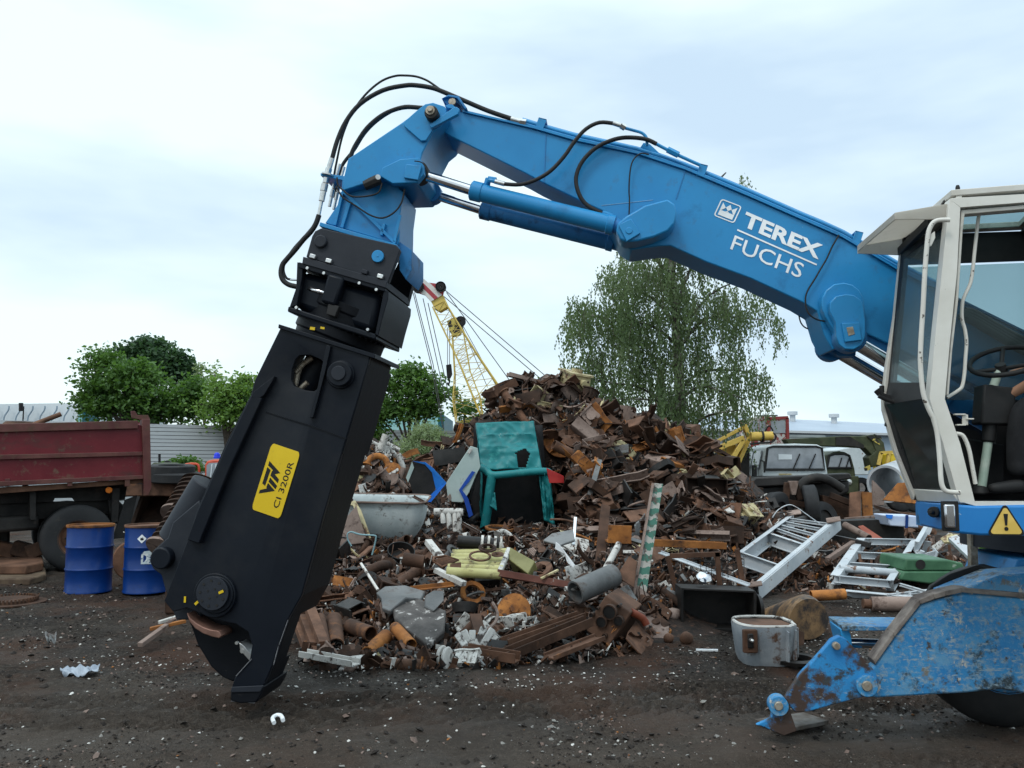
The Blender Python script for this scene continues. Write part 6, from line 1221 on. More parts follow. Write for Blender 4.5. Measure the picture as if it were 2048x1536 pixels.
# ---- library of scrap shapes, about a metre long each
RL = random.Random(77)
def jag(pts, a): return [(x+RL.uniform(-a, a), y+RL.uniform(-a, a)) for x, y in pts]
def pr2(mb, pts, t): return mb.prism([(x, y, 0) for x, y in pts], (0, 0, t))
def warp(me, bend=0.0, twist=0.0, nz_=0.0, seed=0):
    for v in me.vertices:
        x, y, z = v.co; z += bend*x*x*2; a = twist*x; y, z = y*math.cos(a)-z*math.sin(a), y*math.sin(a)+z*math.cos(a)
        if nz_: d = noise.noise_vector(Vector((x*2.2+seed, y*2.2, z*2.2))); x += d.x*nz_; y += d.y*nz_; z += d.z*nz_
        v.co = (x, y, z)
LIB = {}
def lib(kind, mb, smooth=35, bend=0, twist=0, nz_=0, fix=True):
    me = mb.mesh(kind, M['rust_brown'])
    b = bmesh.new(); b.from_mesh(me)
    if nz_ or bend or twist:
        bmesh.ops.triangulate(b, faces=[f for f in b.faces if len(f.verts) > 4])
        es = [e for e in b.edges if e.calc_length() > .18]; bmesh.ops.subdivide_edges(b, edges=es, cuts=4, use_grid_fill=True)
    bmesh.ops.recalc_face_normals(b, faces=b.faces); b.to_mesh(me); b.free()
    warp(me, bend, twist, nz_, RL.random()*50)
    me.polygons.foreach_set('use_smooth', [True]*len(me.polygons)); me.update(); me.set_sharp_from_angle(angle=R(smooth)); LIB.setdefault(kind, []).append(me)
def holes_plate(L_, W_, t, holes):
    o_ = pr2(MB(), jag([(-L_/2, -W_/2), (0, -W_/2*.98), (L_/2, -W_/2), (L_/2*1.02, W_/2*.3), (L_/2*.86, W_/2), (-L_/2, W_/2)], .03), t).obj('x', M['rust_brown'], None, None)
    if holes:
        cs = [MB().cyl((hx, hy, -.1), (hx, hy, .2), hr, None, 14).obj('c', M['rust_brown'], None, None) for hx, hy, hr in holes]; cut(o_, cs)
    me = o_.data; mb = MB(); mb.v = [tuple(v.co) for v in me.vertices]; mb.f = [tuple(p.vertices) for p in me.polygons]; mb.mi = [0]*len(mb.f); bpy.data.objects.remove(o_, do_unlink=True); return mb
for k in range(5): lib('steel_plate', holes_plate(RL.uniform(.8, 1.1), RL.uniform(.35, .6), .03, [(RL.uniform(-.35, .35), RL.uniform(-.12, .12), RL.uniform(.03, .09)) for _ in range(k % 3)]), bend=RL.uniform(-.25, .25), nz_=.035)
for k in range(5):
    mb = MB(); a = RL.uniform(.4, 1.3); w1, w2 = RL.uniform(.2, .4), RL.uniform(.2, .4); L_ = RL.uniform(.8, 1.1); t = .022
    pts = [(0, 0), (w1, 0), (w1, t), (t, t), (w2*math.cos(a)+t, w2*math.sin(a)), (w2*math.cos(a), w2*math.sin(a)+t)]
    mb.prism([(-L_/2, p, q) for p, q in pts], (L_, 0, 0)); lib('bent_sheet', mb, bend=RL.uniform(-.2, .2), nz_=.06)
for k in range(4):
    w, h, t, L_ = RL.uniform(.12, .2), RL.uniform(.06, .1), .014, 1.0
    mb = MB(); mb.prism([(-.5, p, q) for p, q in [(-w/2, 0), (w/2, 0), (w/2, h), (w/2-t, h), (w/2-t, t), (-w/2+t, t), (-w/2+t, h), (-w/2, h)]], (1.0+.1*k, 0, 0)); lib('steel_channel', mb, bend=(0, .12, -.1, 0)[k], twist=(0, .3, 0, .6)[k])
for k in range(3):
    w, t = RL.uniform(.07, .12), .012; mb = MB(); mb.prism([(-.5, p, q) for p, q in [(0, 0), (w, 0), (w, t), (t, t), (t, w), (0, w)]], (1.15, 0, 0)); lib('angle_iron', mb, bend=(0, .15, .3)[k])
for k in range(3):
    w, h, t = .11, RL.uniform(.14, .2), .014; mb = MB(); mb.prism([(-.5, p, q) for p, q in [(-w/2, 0), (w/2, 0), (w/2, t), (t/2, t), (t/2, h-t), (w/2, h-t), (w/2, h), (-w/2, h), (-w/2, h-t), (-t/2, h-t), (-t/2, t), (-w/2, t)]], (1.05, 0, 0)); lib('steel_beam', mb, bend=(0, 0, .1)[k])
for k in range(5):       # short open box sections, the commonest thing on the crest
    w, h, L_ = RL.uniform(.24, .42), RL.uniform(.22, .4), RL.uniform(.45, .8); t = .018; mb = MB()
    for c_, s_ in (((0, -w/2, 0), (L_, t, h)), ((0, w/2, 0), (L_, t, h)), ((0, 0, -h/2), (L_, w-t*.6, t)), ((0, 0, h/2), (L_*(1 if k % 2 else .7), w-t*.6, t))): mb.box(c_, s_)
    lib('box_section', mb, nz_=.02 if k < 3 else 0)
for k in range(4):
    r = RL.uniform(.05, .13); L_ = RL.uniform(.7, 1.1); mb = MB(); mb.lathe((-L_/2, 0, 0), (1, 0, 0), [(r*.86, 0), (r, 0), (r, L_), (r*.86, L_), (r*.86, 0)], 20)
    if k > 1: mb.lathe((-L_/2-.01, 0, 0), (1, 0, 0), [(r*.9, 0), (r*1.6, 0), (r*1.6, .03), (r*.9, .03)], 20)
    lib('pipe', mb, 40)
for k in range(2):
    r = .09; P_ = [Vector((.3*math.cos(a), .3*math.sin(a), 0)) for a in [R(x) for x in range(0, 91 if k else 181, 15)]]; mb = MB(); mb.tube(P_, r, 14, 0); mb.lathe(P_[-1]-Vector((0, 0, 0)), (P_[-1]-P_[-2]), [(0.0, 0), (.15, 0), (.15, .03), (.0, .03)], 18); lib('pipe_elbow', mb, 40)
for k in range(3):
    ro, ri, t = .42, (.26, .3, .18)[k], .06; mb = MB(); mb.lathe((0, 0, 0), (0, 0, 1), [(ri, 0), (ro, 0), (ro, t), (ri*1.15, t), (ri*1.1, t*1.8), (ri, t*1.8), (ri, 0)], 32)
    for j in range(8): a = R(45*j); mb.cyl((math.cos(a)*(ro+ri*1.1)/2, math.sin(a)*(ro+ri*1.1)/2, t*.9), (math.cos(a)*(ro+ri*1.1)/2, math.sin(a)*(ro+ri*1.1)/2, t*1.25), .025, None, 6)
    lib('pipe_flange', mb, 30)
for k in range(2): mb = MB(); mb.lathe((0, 0, 0), (0, 0, 1), [(.36-.08*k, 0), (.44, 0), (.44, .05+.04*k), (.36-.08*k, .05+.04*k), (.36-.08*k, 0)], 32); lib('steel_ring', mb, 30)
for k in range(3): mb = MB(); mb.lathe((0, 0, 0), (0, 0, 1), ([(0, 0), (.42, 0), (.42, .03), (.12, .05), (.1, .12), (0, .12)], [(0, .12), (.25, .1), (.40, 0), (.43, 0), (.42, .03), (.27, .13), (0, .15)], [(0, 0), (.3, 0), (.33, .25), (.31, .25), (.28, .03), (0, .03)])[k], 30); lib('steel_disc', mb, 35, nz_=.02)
for k in range(3):
    n_ = 18+6*k; r0, r1 = .36, .43; P_ = []
    for i in range(n_):
        for a_, r_ in ((0, r0), (.25, r1), (.5, r1), (.75, r0)): an = 2*math.pi*(i+a_)/n_; P_.append((r_*math.cos(an), r_*math.sin(an)))
    mb = MB(); pr2(mb, P_, .08+.03*k); mb.cyl((0, 0, -.05), (0, 0, .2), .1, None, 18); lib('cog', mb, 25)
for k in range(3):
    mb = MB(); mb.box((0, 0, 0), (.6, .4, .03)); mb.box((-.28, 0, .14), (.03, .4, .28)); mb.prism([(-.26, -.02, .015), (.1, -.02, .015), (-.26, -.02, .26)], (0, .04, 0)); mb.cyl((.12, 0, .015), (.12, 0, .05+.08*k), .08, None, 14); lib('bracket', mb, 30, nz_=.01)
for k in range(4):
    mb = MB(); mb.box((0, 0, 0), (.6, .4, .36)); mb.cyl((-.31, 0, 0), (-.38, 0, 0), .13, None, 18); mb.cyl((.3, .05, .02), (.42, .05, .02), .09, None, 16); mb.box((0, 0, .2), (.68, .47, .04)); mb.box((0, .2, -.02), (.1, .08, .3)); mb.cyl((.1, 0, .2), (.1, 0, .3), .1-.01*k, None, 14); mb.box((-.15, -.21, -.05), (.05, .04, .25)); mb.box((.18, -.21, -.05), (.05, .04, .25))
    lib('machine_casting', mb, 35, nz_=.04)
for k in range(3):
    mb = MB(); q_ = Vector((0, 0, 0)); P_ = []
    for i in range(34): P_.append(q_.copy()); q_ += Vector((RL.gauss(0, .14), RL.gauss(0, .14), RL.gauss(0, .10))); q_ *= .86
    mb.tube(P_, .009, 5, 2); lib('wire_tangle', mb, 60)
for k in range(3):
    mb = MB(); w, L_, h = .5, .8, .22; t = .015
    for c_, s_ in (((0, 0, 0), (L_, w, t)), ((0, -w/2, h/2), (L_, t, h)), ((0, w/2, h/2), (L_, t, h)), ((L_/2, 0, h/2), (t, w-t, h)), ((-L_/2, 0, h/2), (t, w-t, h))): mb.box(c_, s_)
    lib('steel_tray', mb, nz_=.05)
for k in range(4):       # torn crumpled sheet
    mb = MB(); nx_, ny_ = 12, 7; vs_ = []; sd = RL.random()*40
    for j in range(ny_+1):
        for i in range(nx_+1):
            u, v = i/nx_-.5, j/ny_-.5; e = 1+.25*noise.noise((u*5+sd, v*5, 1)); vs_.append((u*e, v*.62*e, .17*noise.noise((u*2.4, v*2.4, sd))+.09*abs(noise.noise((u*5, v*5, sd+7)))+.25*u*u*(k-1.5)))
    fs_ = [(j*(nx_+1)+i, j*(nx_+1)+i+1, (j+1)*(nx_+1)+i+1, (j+1)*(nx_+1)+i) for j in range(ny_) for i in range(nx_) if not (noise.noise((i*.45+sd, j*.45, 2)) > .28)]
    up_ = len(vs_); vs2 = vs_+[(x, y, z+.012) for x, y, z in vs_]; mb.add(vs2, fs_+[tuple(q+up_ for q in reversed(f)) for f in fs_]); lib('torn_sheet', mb, 50, fix=False)
for k in range(3): mb = MB(); mb.tube([(-.55, 0, 0), (-.2, .05*k, .03), (.2, -.04*k, .0), (.55, .06*k, -.05*k)], .018+.006*k, 8, 3); lib('steel_rod', mb, 50)
for k in range(2):
    mb = MB()
    for i in range(4+k): mb.tube([(-.38, i*.085, 0), (-.3, i*.085, .035), (.3, i*.085, .035), (.38, i*.085, 0)], .036, 8, 2); mb.tube([(-.38, i*.085, 0), (-.3, i*.085, -.035), (.3, i*.085, -.035), (.38, i*.085, 0)], .03, 8, 2)
    mb.cyl((-.36, -.03, 0), (-.36, i*.085+.03, 0), .035, None, 10); mb.cyl((.36, -.03, 0), (.36, i*.085+.03, 0), .035, None, 10); lib('radiator_section', mb, 50)
for k in range(3):
    mb = MB(); mb.prism([(-.5, p, q) for p, q in ((-.05, 0), (.05, 0), (.05, .02), (-.05, .02))], (1.0, 0, 0)); lib('flat_bar', mb, bend=(0, .2, .5)[k], twist=(0, .6, .2)[k])
PROTO = {k: list(v) for k, v in LIB.items()}
SCRAP = []      # (object, kind, colour word, px, py)
SIZE1 = dict(torn_sheet=.9, steel_plate=1.0, bent_sheet=1.0, steel_channel=1.05, angle_iron=1.15, steel_beam=1.05, box_section=.65, pipe=.9, pipe_elbow=.6, pipe_flange=.84, steel_ring=.88, steel_disc=.85, cog=.86, bracket=.6, machine_casting=.7, wire_tangle=.6, steel_tray=.85, steel_rod=1.1, radiator_section=.8, flat_bar=1.0)
WORD = dict(rust_dark='dark rusty', rust_brown='brown rusty', rust_pale='dusty pale brown', rust_orange='orange rusty', grime='greasy black', cream_old='peeling cream', white_old='flaking white', galv='dull grey')
KW = dict(torn_sheet='torn sheet', steel_plate='plate', bent_sheet='bent sheet', steel_channel='channel', angle_iron='angle iron', steel_beam='beam', box_section='box section', pipe='pipe', pipe_elbow='pipe elbow', pipe_flange='pipe flange', steel_ring='ring', steel_disc='disc', cog='gear wheel', bracket='bracket', machine_casting='machine casting', wire_tangle='wire tangle', steel_tray='tray', steel_rod='rod', radiator_section='radiator', flat_bar='flat bar')
first_done = set(); SR = random.Random(5)
def drop(kind, px, py, mt, length_px=None, size=None, rot=None, lift=.0, Y=None, label=None, var=None, sc3=None, zsink=0):
    p = at(px, py, Y) if Y else hit(px, py)
    if p is None: return None
    s_ = size if size else length_px*p.y/F/SIZE1[kind]
    me = PROTO[kind][var if var is not None else SR.randrange(len(PROTO[kind]))]
    o = bpy.data.objects.new(kind, me)
    COL.objects.link(o); o.location = p+Vector((0, 0, lift)); o.scale = sc3 and tuple(s_*q for q in sc3) or (s_, s_, s_)
    o.rotation_euler = rot if rot is not None else (SR.uniform(-.9, .9), SR.gauss(0, .4), SR.uniform(0, 6.28))
    o.material_slots[0].link = 'OBJECT'; o.material_slots[0].material = M[mt]
    o['category'] = KW[kind]
    SCRAP.append([o, kind, mt, px, py, label]); return o

# ---- region sampling
def inpoly(x, y, P):
    c = False; j = len(P)-1
    for i in range(len(P)):
        if ((P[i][1] > y) != (P[j][1] > y)) and x < (P[j][0]-P[i][0])*(y-P[i][1])/(P[j][1]-P[i][1]+1e-9)+P[i][0]: c = not c
        j = i
    return c
kinds_hi = [('torn_sheet', 16), ('box_section', 11), ('bent_sheet', 13), ('steel_plate', 12), ('steel_channel', 12), ('steel_beam', 6), ('angle_iron', 6), ('steel_tray', 7), ('machine_casting', 5), ('bracket', 6), ('pipe', 3), ('flat_bar', 4), ('steel_disc', 2), ('pipe_flange', 2), ('wire_tangle', 5), ('steel_rod', 2)]
kinds_lo = [('torn_sheet', 16), ('pipe', 8), ('pipe_flange', 5), ('steel_ring', 3), ('steel_disc', 5), ('bent_sheet', 12), ('steel_plate', 11), ('machine_casting', 8), ('bracket', 6), ('flat_bar', 7), ('angle_iron', 5), ('steel_channel', 5), ('pipe_elbow', 5), ('cog', 3), ('wire_tangle', 7), ('steel_rod', 6), ('radiator_section', 2.5), ('steel_tray', 3), ('box_section', 4)]
mats_hi = [('rust_brown', 27), ('rust_dark', 32), ('rust_pale', 17), ('grime', 16), ('rust_orange', 4.5), ('cream_old', 4), ('galv', 2), ('white_old', 1)]
mats_lo = [('rust_brown', 24), ('rust_dark', 30), ('rust_pale', 15), ('grime', 18), ('rust_orange', 3.5), ('white_old', 8), ('galv', 8), ('cream_old', 1.5)]
def pick(L_): 
    t = sum(w for _, w in L_)*SR.random()
    for k, w in L_:
        t -= w
        if t <= 0: return k
    return L_[-1][0]
R_HI = [(905, 890), (955, 838), (1000, 795), (1045, 765), (1095, 768), (1140, 772), (1190, 800), (1240, 835), (1300, 850), (1360, 860), (1410, 895), (1460, 940), (1495, 985), (1500, 1060), (1440, 1100), (1330, 1110), (1100, 1110), (1100, 945), (1080, 845), (955, 842)]
R_MID = [(690, 930), (725, 890), (780, 890), (810, 925), (850, 900), (905, 880), (950, 845), (950, 1000), (1110, 1060), (1110, 1160), (650, 1160), (680, 1060)]
R_LO = [(640, 1150), (1340, 1100), (1350, 1200), (1290, 1300), (1180, 1325), (980, 1345), (860, 1345), (720, 1345), (600, 1335)]
R_RT = [(1340, 1080), (1500, 990), (1640, 1030), (1760, 1030), (1830, 1050), (1880, 1090), (1940, 1130), (1850, 1175), (1680, 1190), (1560, 1190), (1480, 1180), (1360, 1180)]
def scatter(poly_, n, kinds, mats, lo, hi, lift=.03, ysc=1.0):
    x0 = min(p[0] for p in poly_); x1 = max(p[0] for p in poly_); y0 = min(p[1] for p in poly_); y1 = max(p[1] for p in poly_); k = 0
    for _ in range(n*20):
        if k >= n: break
        x, y = SR.uniform(x0, x1), SR.uniform(y0, y1)
        if not inpoly(x, y, poly_): continue
        kd = pick(kinds); l_ = (lo+(hi-lo)*SR.random()**1.7)*(1 if kd in ('steel_channel', 'steel_beam', 'angle_iron', 'flat_bar', 'steel_rod', 'bent_sheet', 'steel_plate', 'pipe') else .68)
        if drop(kd, x, y, pick(mats), l_, lift=lift*SR.random()*1.5): k += 1
scatter(R_HI, 620, kinds_hi, mats_hi, 22, 105, .12)
scatter(R_MID, 260, kinds_lo, mats_lo, 20, 80, .06)
scatter(R_LO, 520, kinds_lo, mats_lo, 18, 105, .05)
scatter([(540, 980), (700, 930), (690, 1160), (580, 1250)], 45, kinds_lo, mats_lo, 30, 90, .05)
scatter(R_RT, 170, kinds_lo, mats_lo, 26, 70, .04)
# skyline pieces on the crest
for (x, y, kd, mt, l_, rot, lab) in (
    (1052, 772, 'box_section', 'rust_dark', 34, (.3, -1.1, .5), 'dark upright box section at the very top of the heap'),
    (1030, 785, 'box_section', 'grime', 34, (.2, .3, 1.9), 'dark blunt box section just left of the heap summit'),
    (1012, 795, 'box_section', 'grime', 30, (0, 1.4, .3), 'square dark tube standing on the left shoulder of the crest'),
    (1110, 790, 'steel_ring', 'rust_brown', 46, (1.1, .2, .4), 'rusty half buried ring on the heap crest right of the summit'),
    (1145, 800, 'steel_plate', 'rust_pale', 62, (1.3, .9, .3), 'dusty perforated looking plate standing up right of the crest ring'),
    (1125, 770, 'flat_bar', 'cream_old', 40, (.2, -.5, .2), 'cream edged bar on the skyline above the crest ring'),
    (1082, 805, 'box_section', 'cream_old', 56, (.5, .4, .7), 'open cream and black box section on the upper left of the crest'),
    (1180, 800, 'machine_casting', 'rust_dark', 36, (.2, .3, 1.0), 'dark lump of casting on the skyline right of the crest plate'),
    (1190, 855, 'bent_sheet', 'rust_orange', 70, (.9, .9, -.4), 'bright orange torn sheet on the upper right slope'),
    (965, 820, 'steel_tray', 'rust_orange', 50, (.9, -.3, .3), 'orange stained tray above the teal cab roof'),
    (985, 810, 'box_section', 'rust_brown', 40, (.2, .7, .3), 'brown box section above the left corner of the teal cab'),
    (1170, 880, 'steel_plate', 'rust_brown', 72, (1.4, .1, .3), 'tall brown plate standing in the middle of the slope'),
    (1290, 870, 'steel_channel', 'rust_dark', 80, (.3, -.35, .3), 'dark channel lying up against the concrete block'),
    (1150, 935, 'steel_channel', 'rust_orange', 100, (.8, .75, .1), 'long orange channel tumbling down the middle slope'),
    (1175, 960, 'bent_sheet', 'rust_orange', 90, (1.0, .85, .2), 'torn orange sheet beside the long orange channel'),
    (1130, 910, 'bent_sheet', 'rust_orange', 60, (.6, .5, 2.9), 'orange curled sheet at the top end of the orange channel'),
    (1215, 930, 'steel_channel', 'rust_brown', 80, (.7, .8, .1), 'brown channel parallel to and right of the orange one'),
    (1345, 885, 'steel_plate', 'cream_old', 50, (1.2, .3, .3), 'pale cream plate on the right shoulder of the heap'),
    (1370, 925, 'flat_bar', 'cream_old', 55, (1.2, .9, .1), 'cream strip running down from the cream plate'),
    (1250, 915, 'steel_plate', 'cream_old', 60, (1.0, .7, .1), 'cream plate with a hole lying mid slope under the concrete'),
    (1385, 905, 'box_section', 'rust_dark', 60, (.5, -.7, .3), 'dark box section leaning on the right shoulder of the heap'),
    (1415, 915, 'steel_channel', 'rust_brown', 95, (.8, 1.0, .2), 'long brown channel pointing down toward the yellow loader arm'),
    (1350, 945, 'box_section', 'rust_orange', 50, (.4, .2, .6), 'orange brown box section under the cream strip'),
    (1410, 1000, 'steel_tray', 'rust_dark', 88, (1.45, .02, .05), 'wide dark steel trough at the right foot of the heap'),
    (1370, 975, 'steel_tray', 'rust_orange', 50, (.6, -.5, .4), 'ochre tray tipped against the wide dark trough'),
    (1460, 975, 'bent_sheet', 'cream_old', 56, (.5, -.5, .4), 'cream bent sheet above the wide dark trough'),
    (1440, 935, 'steel_plate', 'rust_pale', 40, (.6, .4, .4), 'dusty lug plate near the foot of the loader arm'),
    (1100, 1000, 'steel_plate', 'rust_brown', 46, (1.0, .6, .4), 'brown slotted plate right of the teal cab opening'),
    (1240, 1010, 'steel_channel', 'rust_brown', 60, (.5, -.6, .5), 'brown channel between teal cab and green striped post'),
    (912, 895, 'steel_channel', 'rust_orange', 66, (.3, -1.1, .25), 'orange brown channel standing left of the teal cab'),
    (925, 870, 'machine_casting', 'rust_dark', 34, (.3, .2, .3), 'dark casting between the willow bush and the teal cab'),
    (845, 935, 'steel_channel', 'rust_brown', 60, (.2, -.5, .3), 'brown channel behind the bent blue sheet'),
    (885, 930, 'pipe_flange', 'rust_brown', 34, (.9, .2, .3), 'brown flange ring behind the blue sheet'),
    (870, 905, 'steel_beam', 'rust_brown', 60, (.1, .05, .1), 'brown beam below the willow bush'),
    (820, 925, 'bent_sheet', 'rust_orange', 46, (.7, -.4, .3), 'orange torn sheet left of the blue sheet')):
    drop(kd, x, y, mt, l_, rot=rot, lift=.1, label=lab)
# pale flaky pipes on the small left hill
for i, (x, y, l_, r_, mt) in enumerate(((760, 912, 62, (.2, -1.2, .2), 'white_old'), (718, 905, 36, (.1, .1, .3), 'rust_pale'), (715, 925, 34, (.2, .6, .3), 'white_old'), (785, 905, 34, (1.2, .5, .3), 'white_old'), (790, 925, 44, (.3, 1.0, .4), 'white_old'), (735, 935, 32, (.3, .6, 1.0), 'white_old'), (805, 945, 50, (.2, 1.2, .3), 'white_old'), (770, 935, 40, (.2, .9, 2.6), 'white_old'), (725, 948, 34, (.2, .1, .5), 'white_old'), (800, 965, 40, (.2, -1.2, .3), 'rust_pale'), (768, 965, 40, (.3, 1.1, .2), 'rust_pale'), (750, 900, 30, (.5, .4, .5), 'white_old'), (775, 890, 28, (.5, .9, .2), 'rust_dark'))):
    drop('pipe', x, y, mt, l_, rot=r_, lift=.1, var=i % 2)
drop('pipe_flange', 727, 978, 'rust_dark', 70, rot=(.75, .05, .2), lift=.1, label='large dark flange ring above the pale bathtub', var=0)
drop('pipe_elbow', 755, 945, 'rust_orange', 42, rot=(1.3, .2, .3), lift=.1, label='ochre pipe elbow above the large dark flange ring', var=0)
drop('pipe', 778, 975, 'rust_pale', 60, rot=(.2, .9, .2), lift=.1, label='pale collared pipe right of the large dark flange', var=2)
drop('steel_disc', 785, 955, 'rust_orange', 36, rot=(1.3, .1, .2), lift=.1, label='small orange disc on the hill of pale pipes', var=0)
drop('pipe_elbow', 800, 990, 'rust_pale', 50, rot=(.8, .2, 1.2), lift=.1, label='pale pipe elbow just above the bathtub rim', var=1)
# ================================================================ single pieces one can pick out
def W3(p): return at(p[0], p[1], p[2])
def slab(name, label, cat, pts, t, mt, bev=.004, dirv=None, parent=None):
    P = [W3(p) for p in pts]; n = (P[1]-P[0]).cross(P[-1]-P[0]).normalized()
    if n.y < 0: n = -n
    c = sum(P, Vector())/len(P); o = MB().prism([p-c for p in P], (dirv if dirv else n)*t if not dirv else Vector(dirv)*t).obj(name, M[mt] if isinstance(mt, str) else mt, None, 30, bev)
    o.location = c; return tag(o, label, cat)
def bar(name, label, cat, a, b, kind, w, h, mt, up=(0, 0, 1), bev=.003):
    A, B_ = W3(a), W3(b); t = .012*max(1, w/.12); pr = {'box': [(-w/2, -h/2), (w/2, -h/2), (w/2, h/2), (-w/2, h/2)], 'L': [(0, 0), (w, 0), (w, t), (t, t), (t, h), (0, h)],
        'U': [(-w/2, 0), (w/2, 0), (w/2, h), (w/2-t, h), (w/2-t, t), (-w/2+t, t), (-w/2+t, h), (-w/2, h)]}
    c = (A+B_)/2
    if kind == 'pipe': mb = MB().lathe(A-c, B_-A, [(w*.42, 0), (w*.5, 0), (w*.5, (B_-A).length), (w*.42, (B_-A).length), (w*.42, 0)], 24)
    elif kind == 'rod': mb = MB().cyl(A-c, B_-c, w/2, None, 12)
    else: mb = MB().prof(A-c, B_-c, pr[kind], up)
    o = mb.obj(name, M[mt] if isinstance(mt, str) else mt, None, 35, bev); o.location = c; return tag(o, label, cat)
# teal lorry cab shell
YT = 13.9
TC = empty('wrecked_cab', at(1025, 1050, YT), 0, 'crushed teal lorry cab shell with black hollow, standing at the foot of the heap', 'cab shell'); q = TC.location.copy(); P = lambda x, y, d=0: at(x, y, YT+d)-q
M['teal'] = mat('teal_paint', (.008, .14, .15), (.014, .19, .20), 2.5, .3, .7, .45, c3=(.05, .33, .31), s3=4, lo3=.58, hi3=.72, bump=.1, bs=8)
wear(M['teal'], [((.02, .10, .11), 2.0, .52, .72, (1, 1, 1)), ((.30, .36, .34), 14, .66, .69, (1, 1, 1)), ((.10, .06, .045), 8, .67, .70, (1, 1, 1))])
def crumple(name, tl, tr, br_, bl, nx, ny, amp, mt, par, hole=None, grooves=(), seed=0, th=.01, dip=()):
    vs, fs = [], []; A, B_, C_, D_ = [Vector(v) for v in (tl, tr, br_, bl)]; nn = (B_-A).cross(D_-A).normalized()
    for j in range(ny+1):
        for i in range(nx+1):
            u, v = i/nx, j/ny; p = A.lerp(B_, u).lerp(D_.lerp(C_, u), v); d = amp*(noise.noise((u*3+seed, v*3, seed))+.6*abs(noise.noise((u*6+seed, v*6, 2)))*2-.4)
            for g in grooves: d -= .018*max(0, 1-abs(v-g)*ny*.9)*(1 if .06 < u < .94 else 0)
            for (du, dv, dr, da) in dip: d += da*max(0, 1-math.hypot(u-du, v-dv)/dr)
            vs.append(p+nn*d)
    for j in range(ny):
        for i in range(nx):
            u, v = (i+.5)/nx, (j+.5)/ny
            if hole and inpoly(u, v, hole): continue
            k = j*(nx+1)+i; fs.append((k, k+1, k+nx+2, k+nx+1))
    mb = MB(); mb.add(vs, fs); o = mb.obj(name, mt, par, 60, fix=True); s_ = o.modifiers.new('thick', 'SOLIDIFY'); s_.thickness = th; s_.offset = 0; return o
crumple('rear_panel', P(953, 846, .25), P(1067, 842, .25), P(1084, 938, -.05), P(962, 940, -.05), 44, 36, .028, M['teal'], TC, hole=[(.60, .70), (.78, .60), (.84, .72), (.74, .96), (.62, .97)], grooves=(.28, .52), seed=3, dip=((.7, .72, .28, -.12), (.92, .45, .2, .05), (.45, .92, .2, -.05), (.25, .8, .2, .04)))
MB().tube([P(962, 935, -.02), P(972, 941, -.08), P(984, 950, -.12), P(1010, 949, -.14), P(1060, 944, -.14), P(1092, 943, -.1), P(1099, 946, -.06)], .062, 10, 3).obj('sill_tube', M['teal'], TC, 60)
MB().tube([P(984, 950, -.12), P(979, 985, -.1), P(975, 1020, -.06), P(968, 1060, -.02)], .075, 10, 3).obj('door_pillar', M['teal'], TC, 60)
crumple('torn_flap', P(976, 985, -.12), P(990, 985, -.12), P(994, 1022, -.14), P(980, 1012, -.14), 8, 8, .03, M['teal'], TC, seed=8)
crumple('door_pillar', P(1078, 948, -.1), P(1100, 946, -.1), P(1110, 1050, -.1), P(1088, 1040, -.12), 10, 24, .07, M['teal'], TC, seed=6)
crumple('side_panel', P(953, 846, .25), P(960, 850, 1.5), P(962, 1050, 1.5), P(966, 1058, .05), 10, 16, .05, M['teal'], TC, seed=9)
crumple('side_panel', P(1067, 842, .25), P(1060, 850, 1.5), P(1075, 1050, 1.5), P(1104, 1050, -.05), 10, 16, .05, M['grime'], TC, seed=4)
crumple('shade_wall', P(948, 850, .85), P(1085, 850, .85), P(1098, 1062, .85), P(940, 1062, .85), 12, 12, .05, M['cab_dark'], TC, seed=5)  # near-black wall added so the hollow reads dark; its shade is in the colour
MB().box(P(1030, 1056, .4), (1.0, .9, .10)).obj('cab_floor', M['rust_dark'], TC, 30, .02)
MB().tube([P(940, 1000, .0), P(950, 960, -.05), P(957, 940, 0)], .02, 6, 2).obj('seal_strip', M['rubber'], TC, 50)
# pale door with blue window edge, and bent blue sheet
dr = empty('car_door', at(930, 950, 13.6), 0, 'pale green grey door panel with a blue edged slot, left of the teal cab', 'door'); q = dr.location.copy(); P = lambda x, y, d=0: at(x, y, 13.6+d)-q
M['pale_door'] = mat('pale_green_grey_enamel', (.30, .38, .36), (.42, .49, .47), 2, .3, .7, .4, c3=(.14, .11, .09), s3=6, lo3=.62, hi3=.70, bump=.08)
MB().prism([P(941, 892), (P(955, 896)), P(961, 934), P(952, 950), P(938, 985), P(925, 1005), P(896, 1003), P(892, 966)], (0, .04, 0)).obj('panel', M['pale_door'], dr, 30, .006)
MB().prism([P(950, 944, -.02), P(944, 942, -.02), P(930, 962, -.02), P(918, 980, -.02), P(928, 1000, -.02), P(938, 1035, -.02), P(946, 1030, -.02), P(936, 996, -.02), P(924, 980, -.02), P(938, 964, -.02)], (0, .02, 0)).obj('trim', mat('deep_blue_paint', (.01, .05, .28), (.015, .07, .36), 3, rough=.4), dr, 30)
MB().box(P(940, 902, -.04), (.05, .03, .1), Euler((0, .5, 0))).obj('handle', M['white_old'], dr, 30, .01)
bs_ = empty('blue_sheet', at(855, 965, 12.9), 0, 'folded bright blue steel sheet with dark hollow, above the bathtub', 'steel sheet'); q = bs_.location.copy(); P = lambda x, y, d=0: at(x, y, 12.9+d)-q
M['azure'] = mat('bright_blue_paint', (.02, .17, .62), (.03, .22, .7), 3, rough=.4)
MB().prism([P(826, 924), P(852, 926), P(866, 948), P(872, 975), P(856, 1000), P(828, 996), P(818, 960)], (0, .02, 0)).obj('inner_face', M['grime'], bs_, 30)  # flat black sheet puts the dark of the hollow into colour
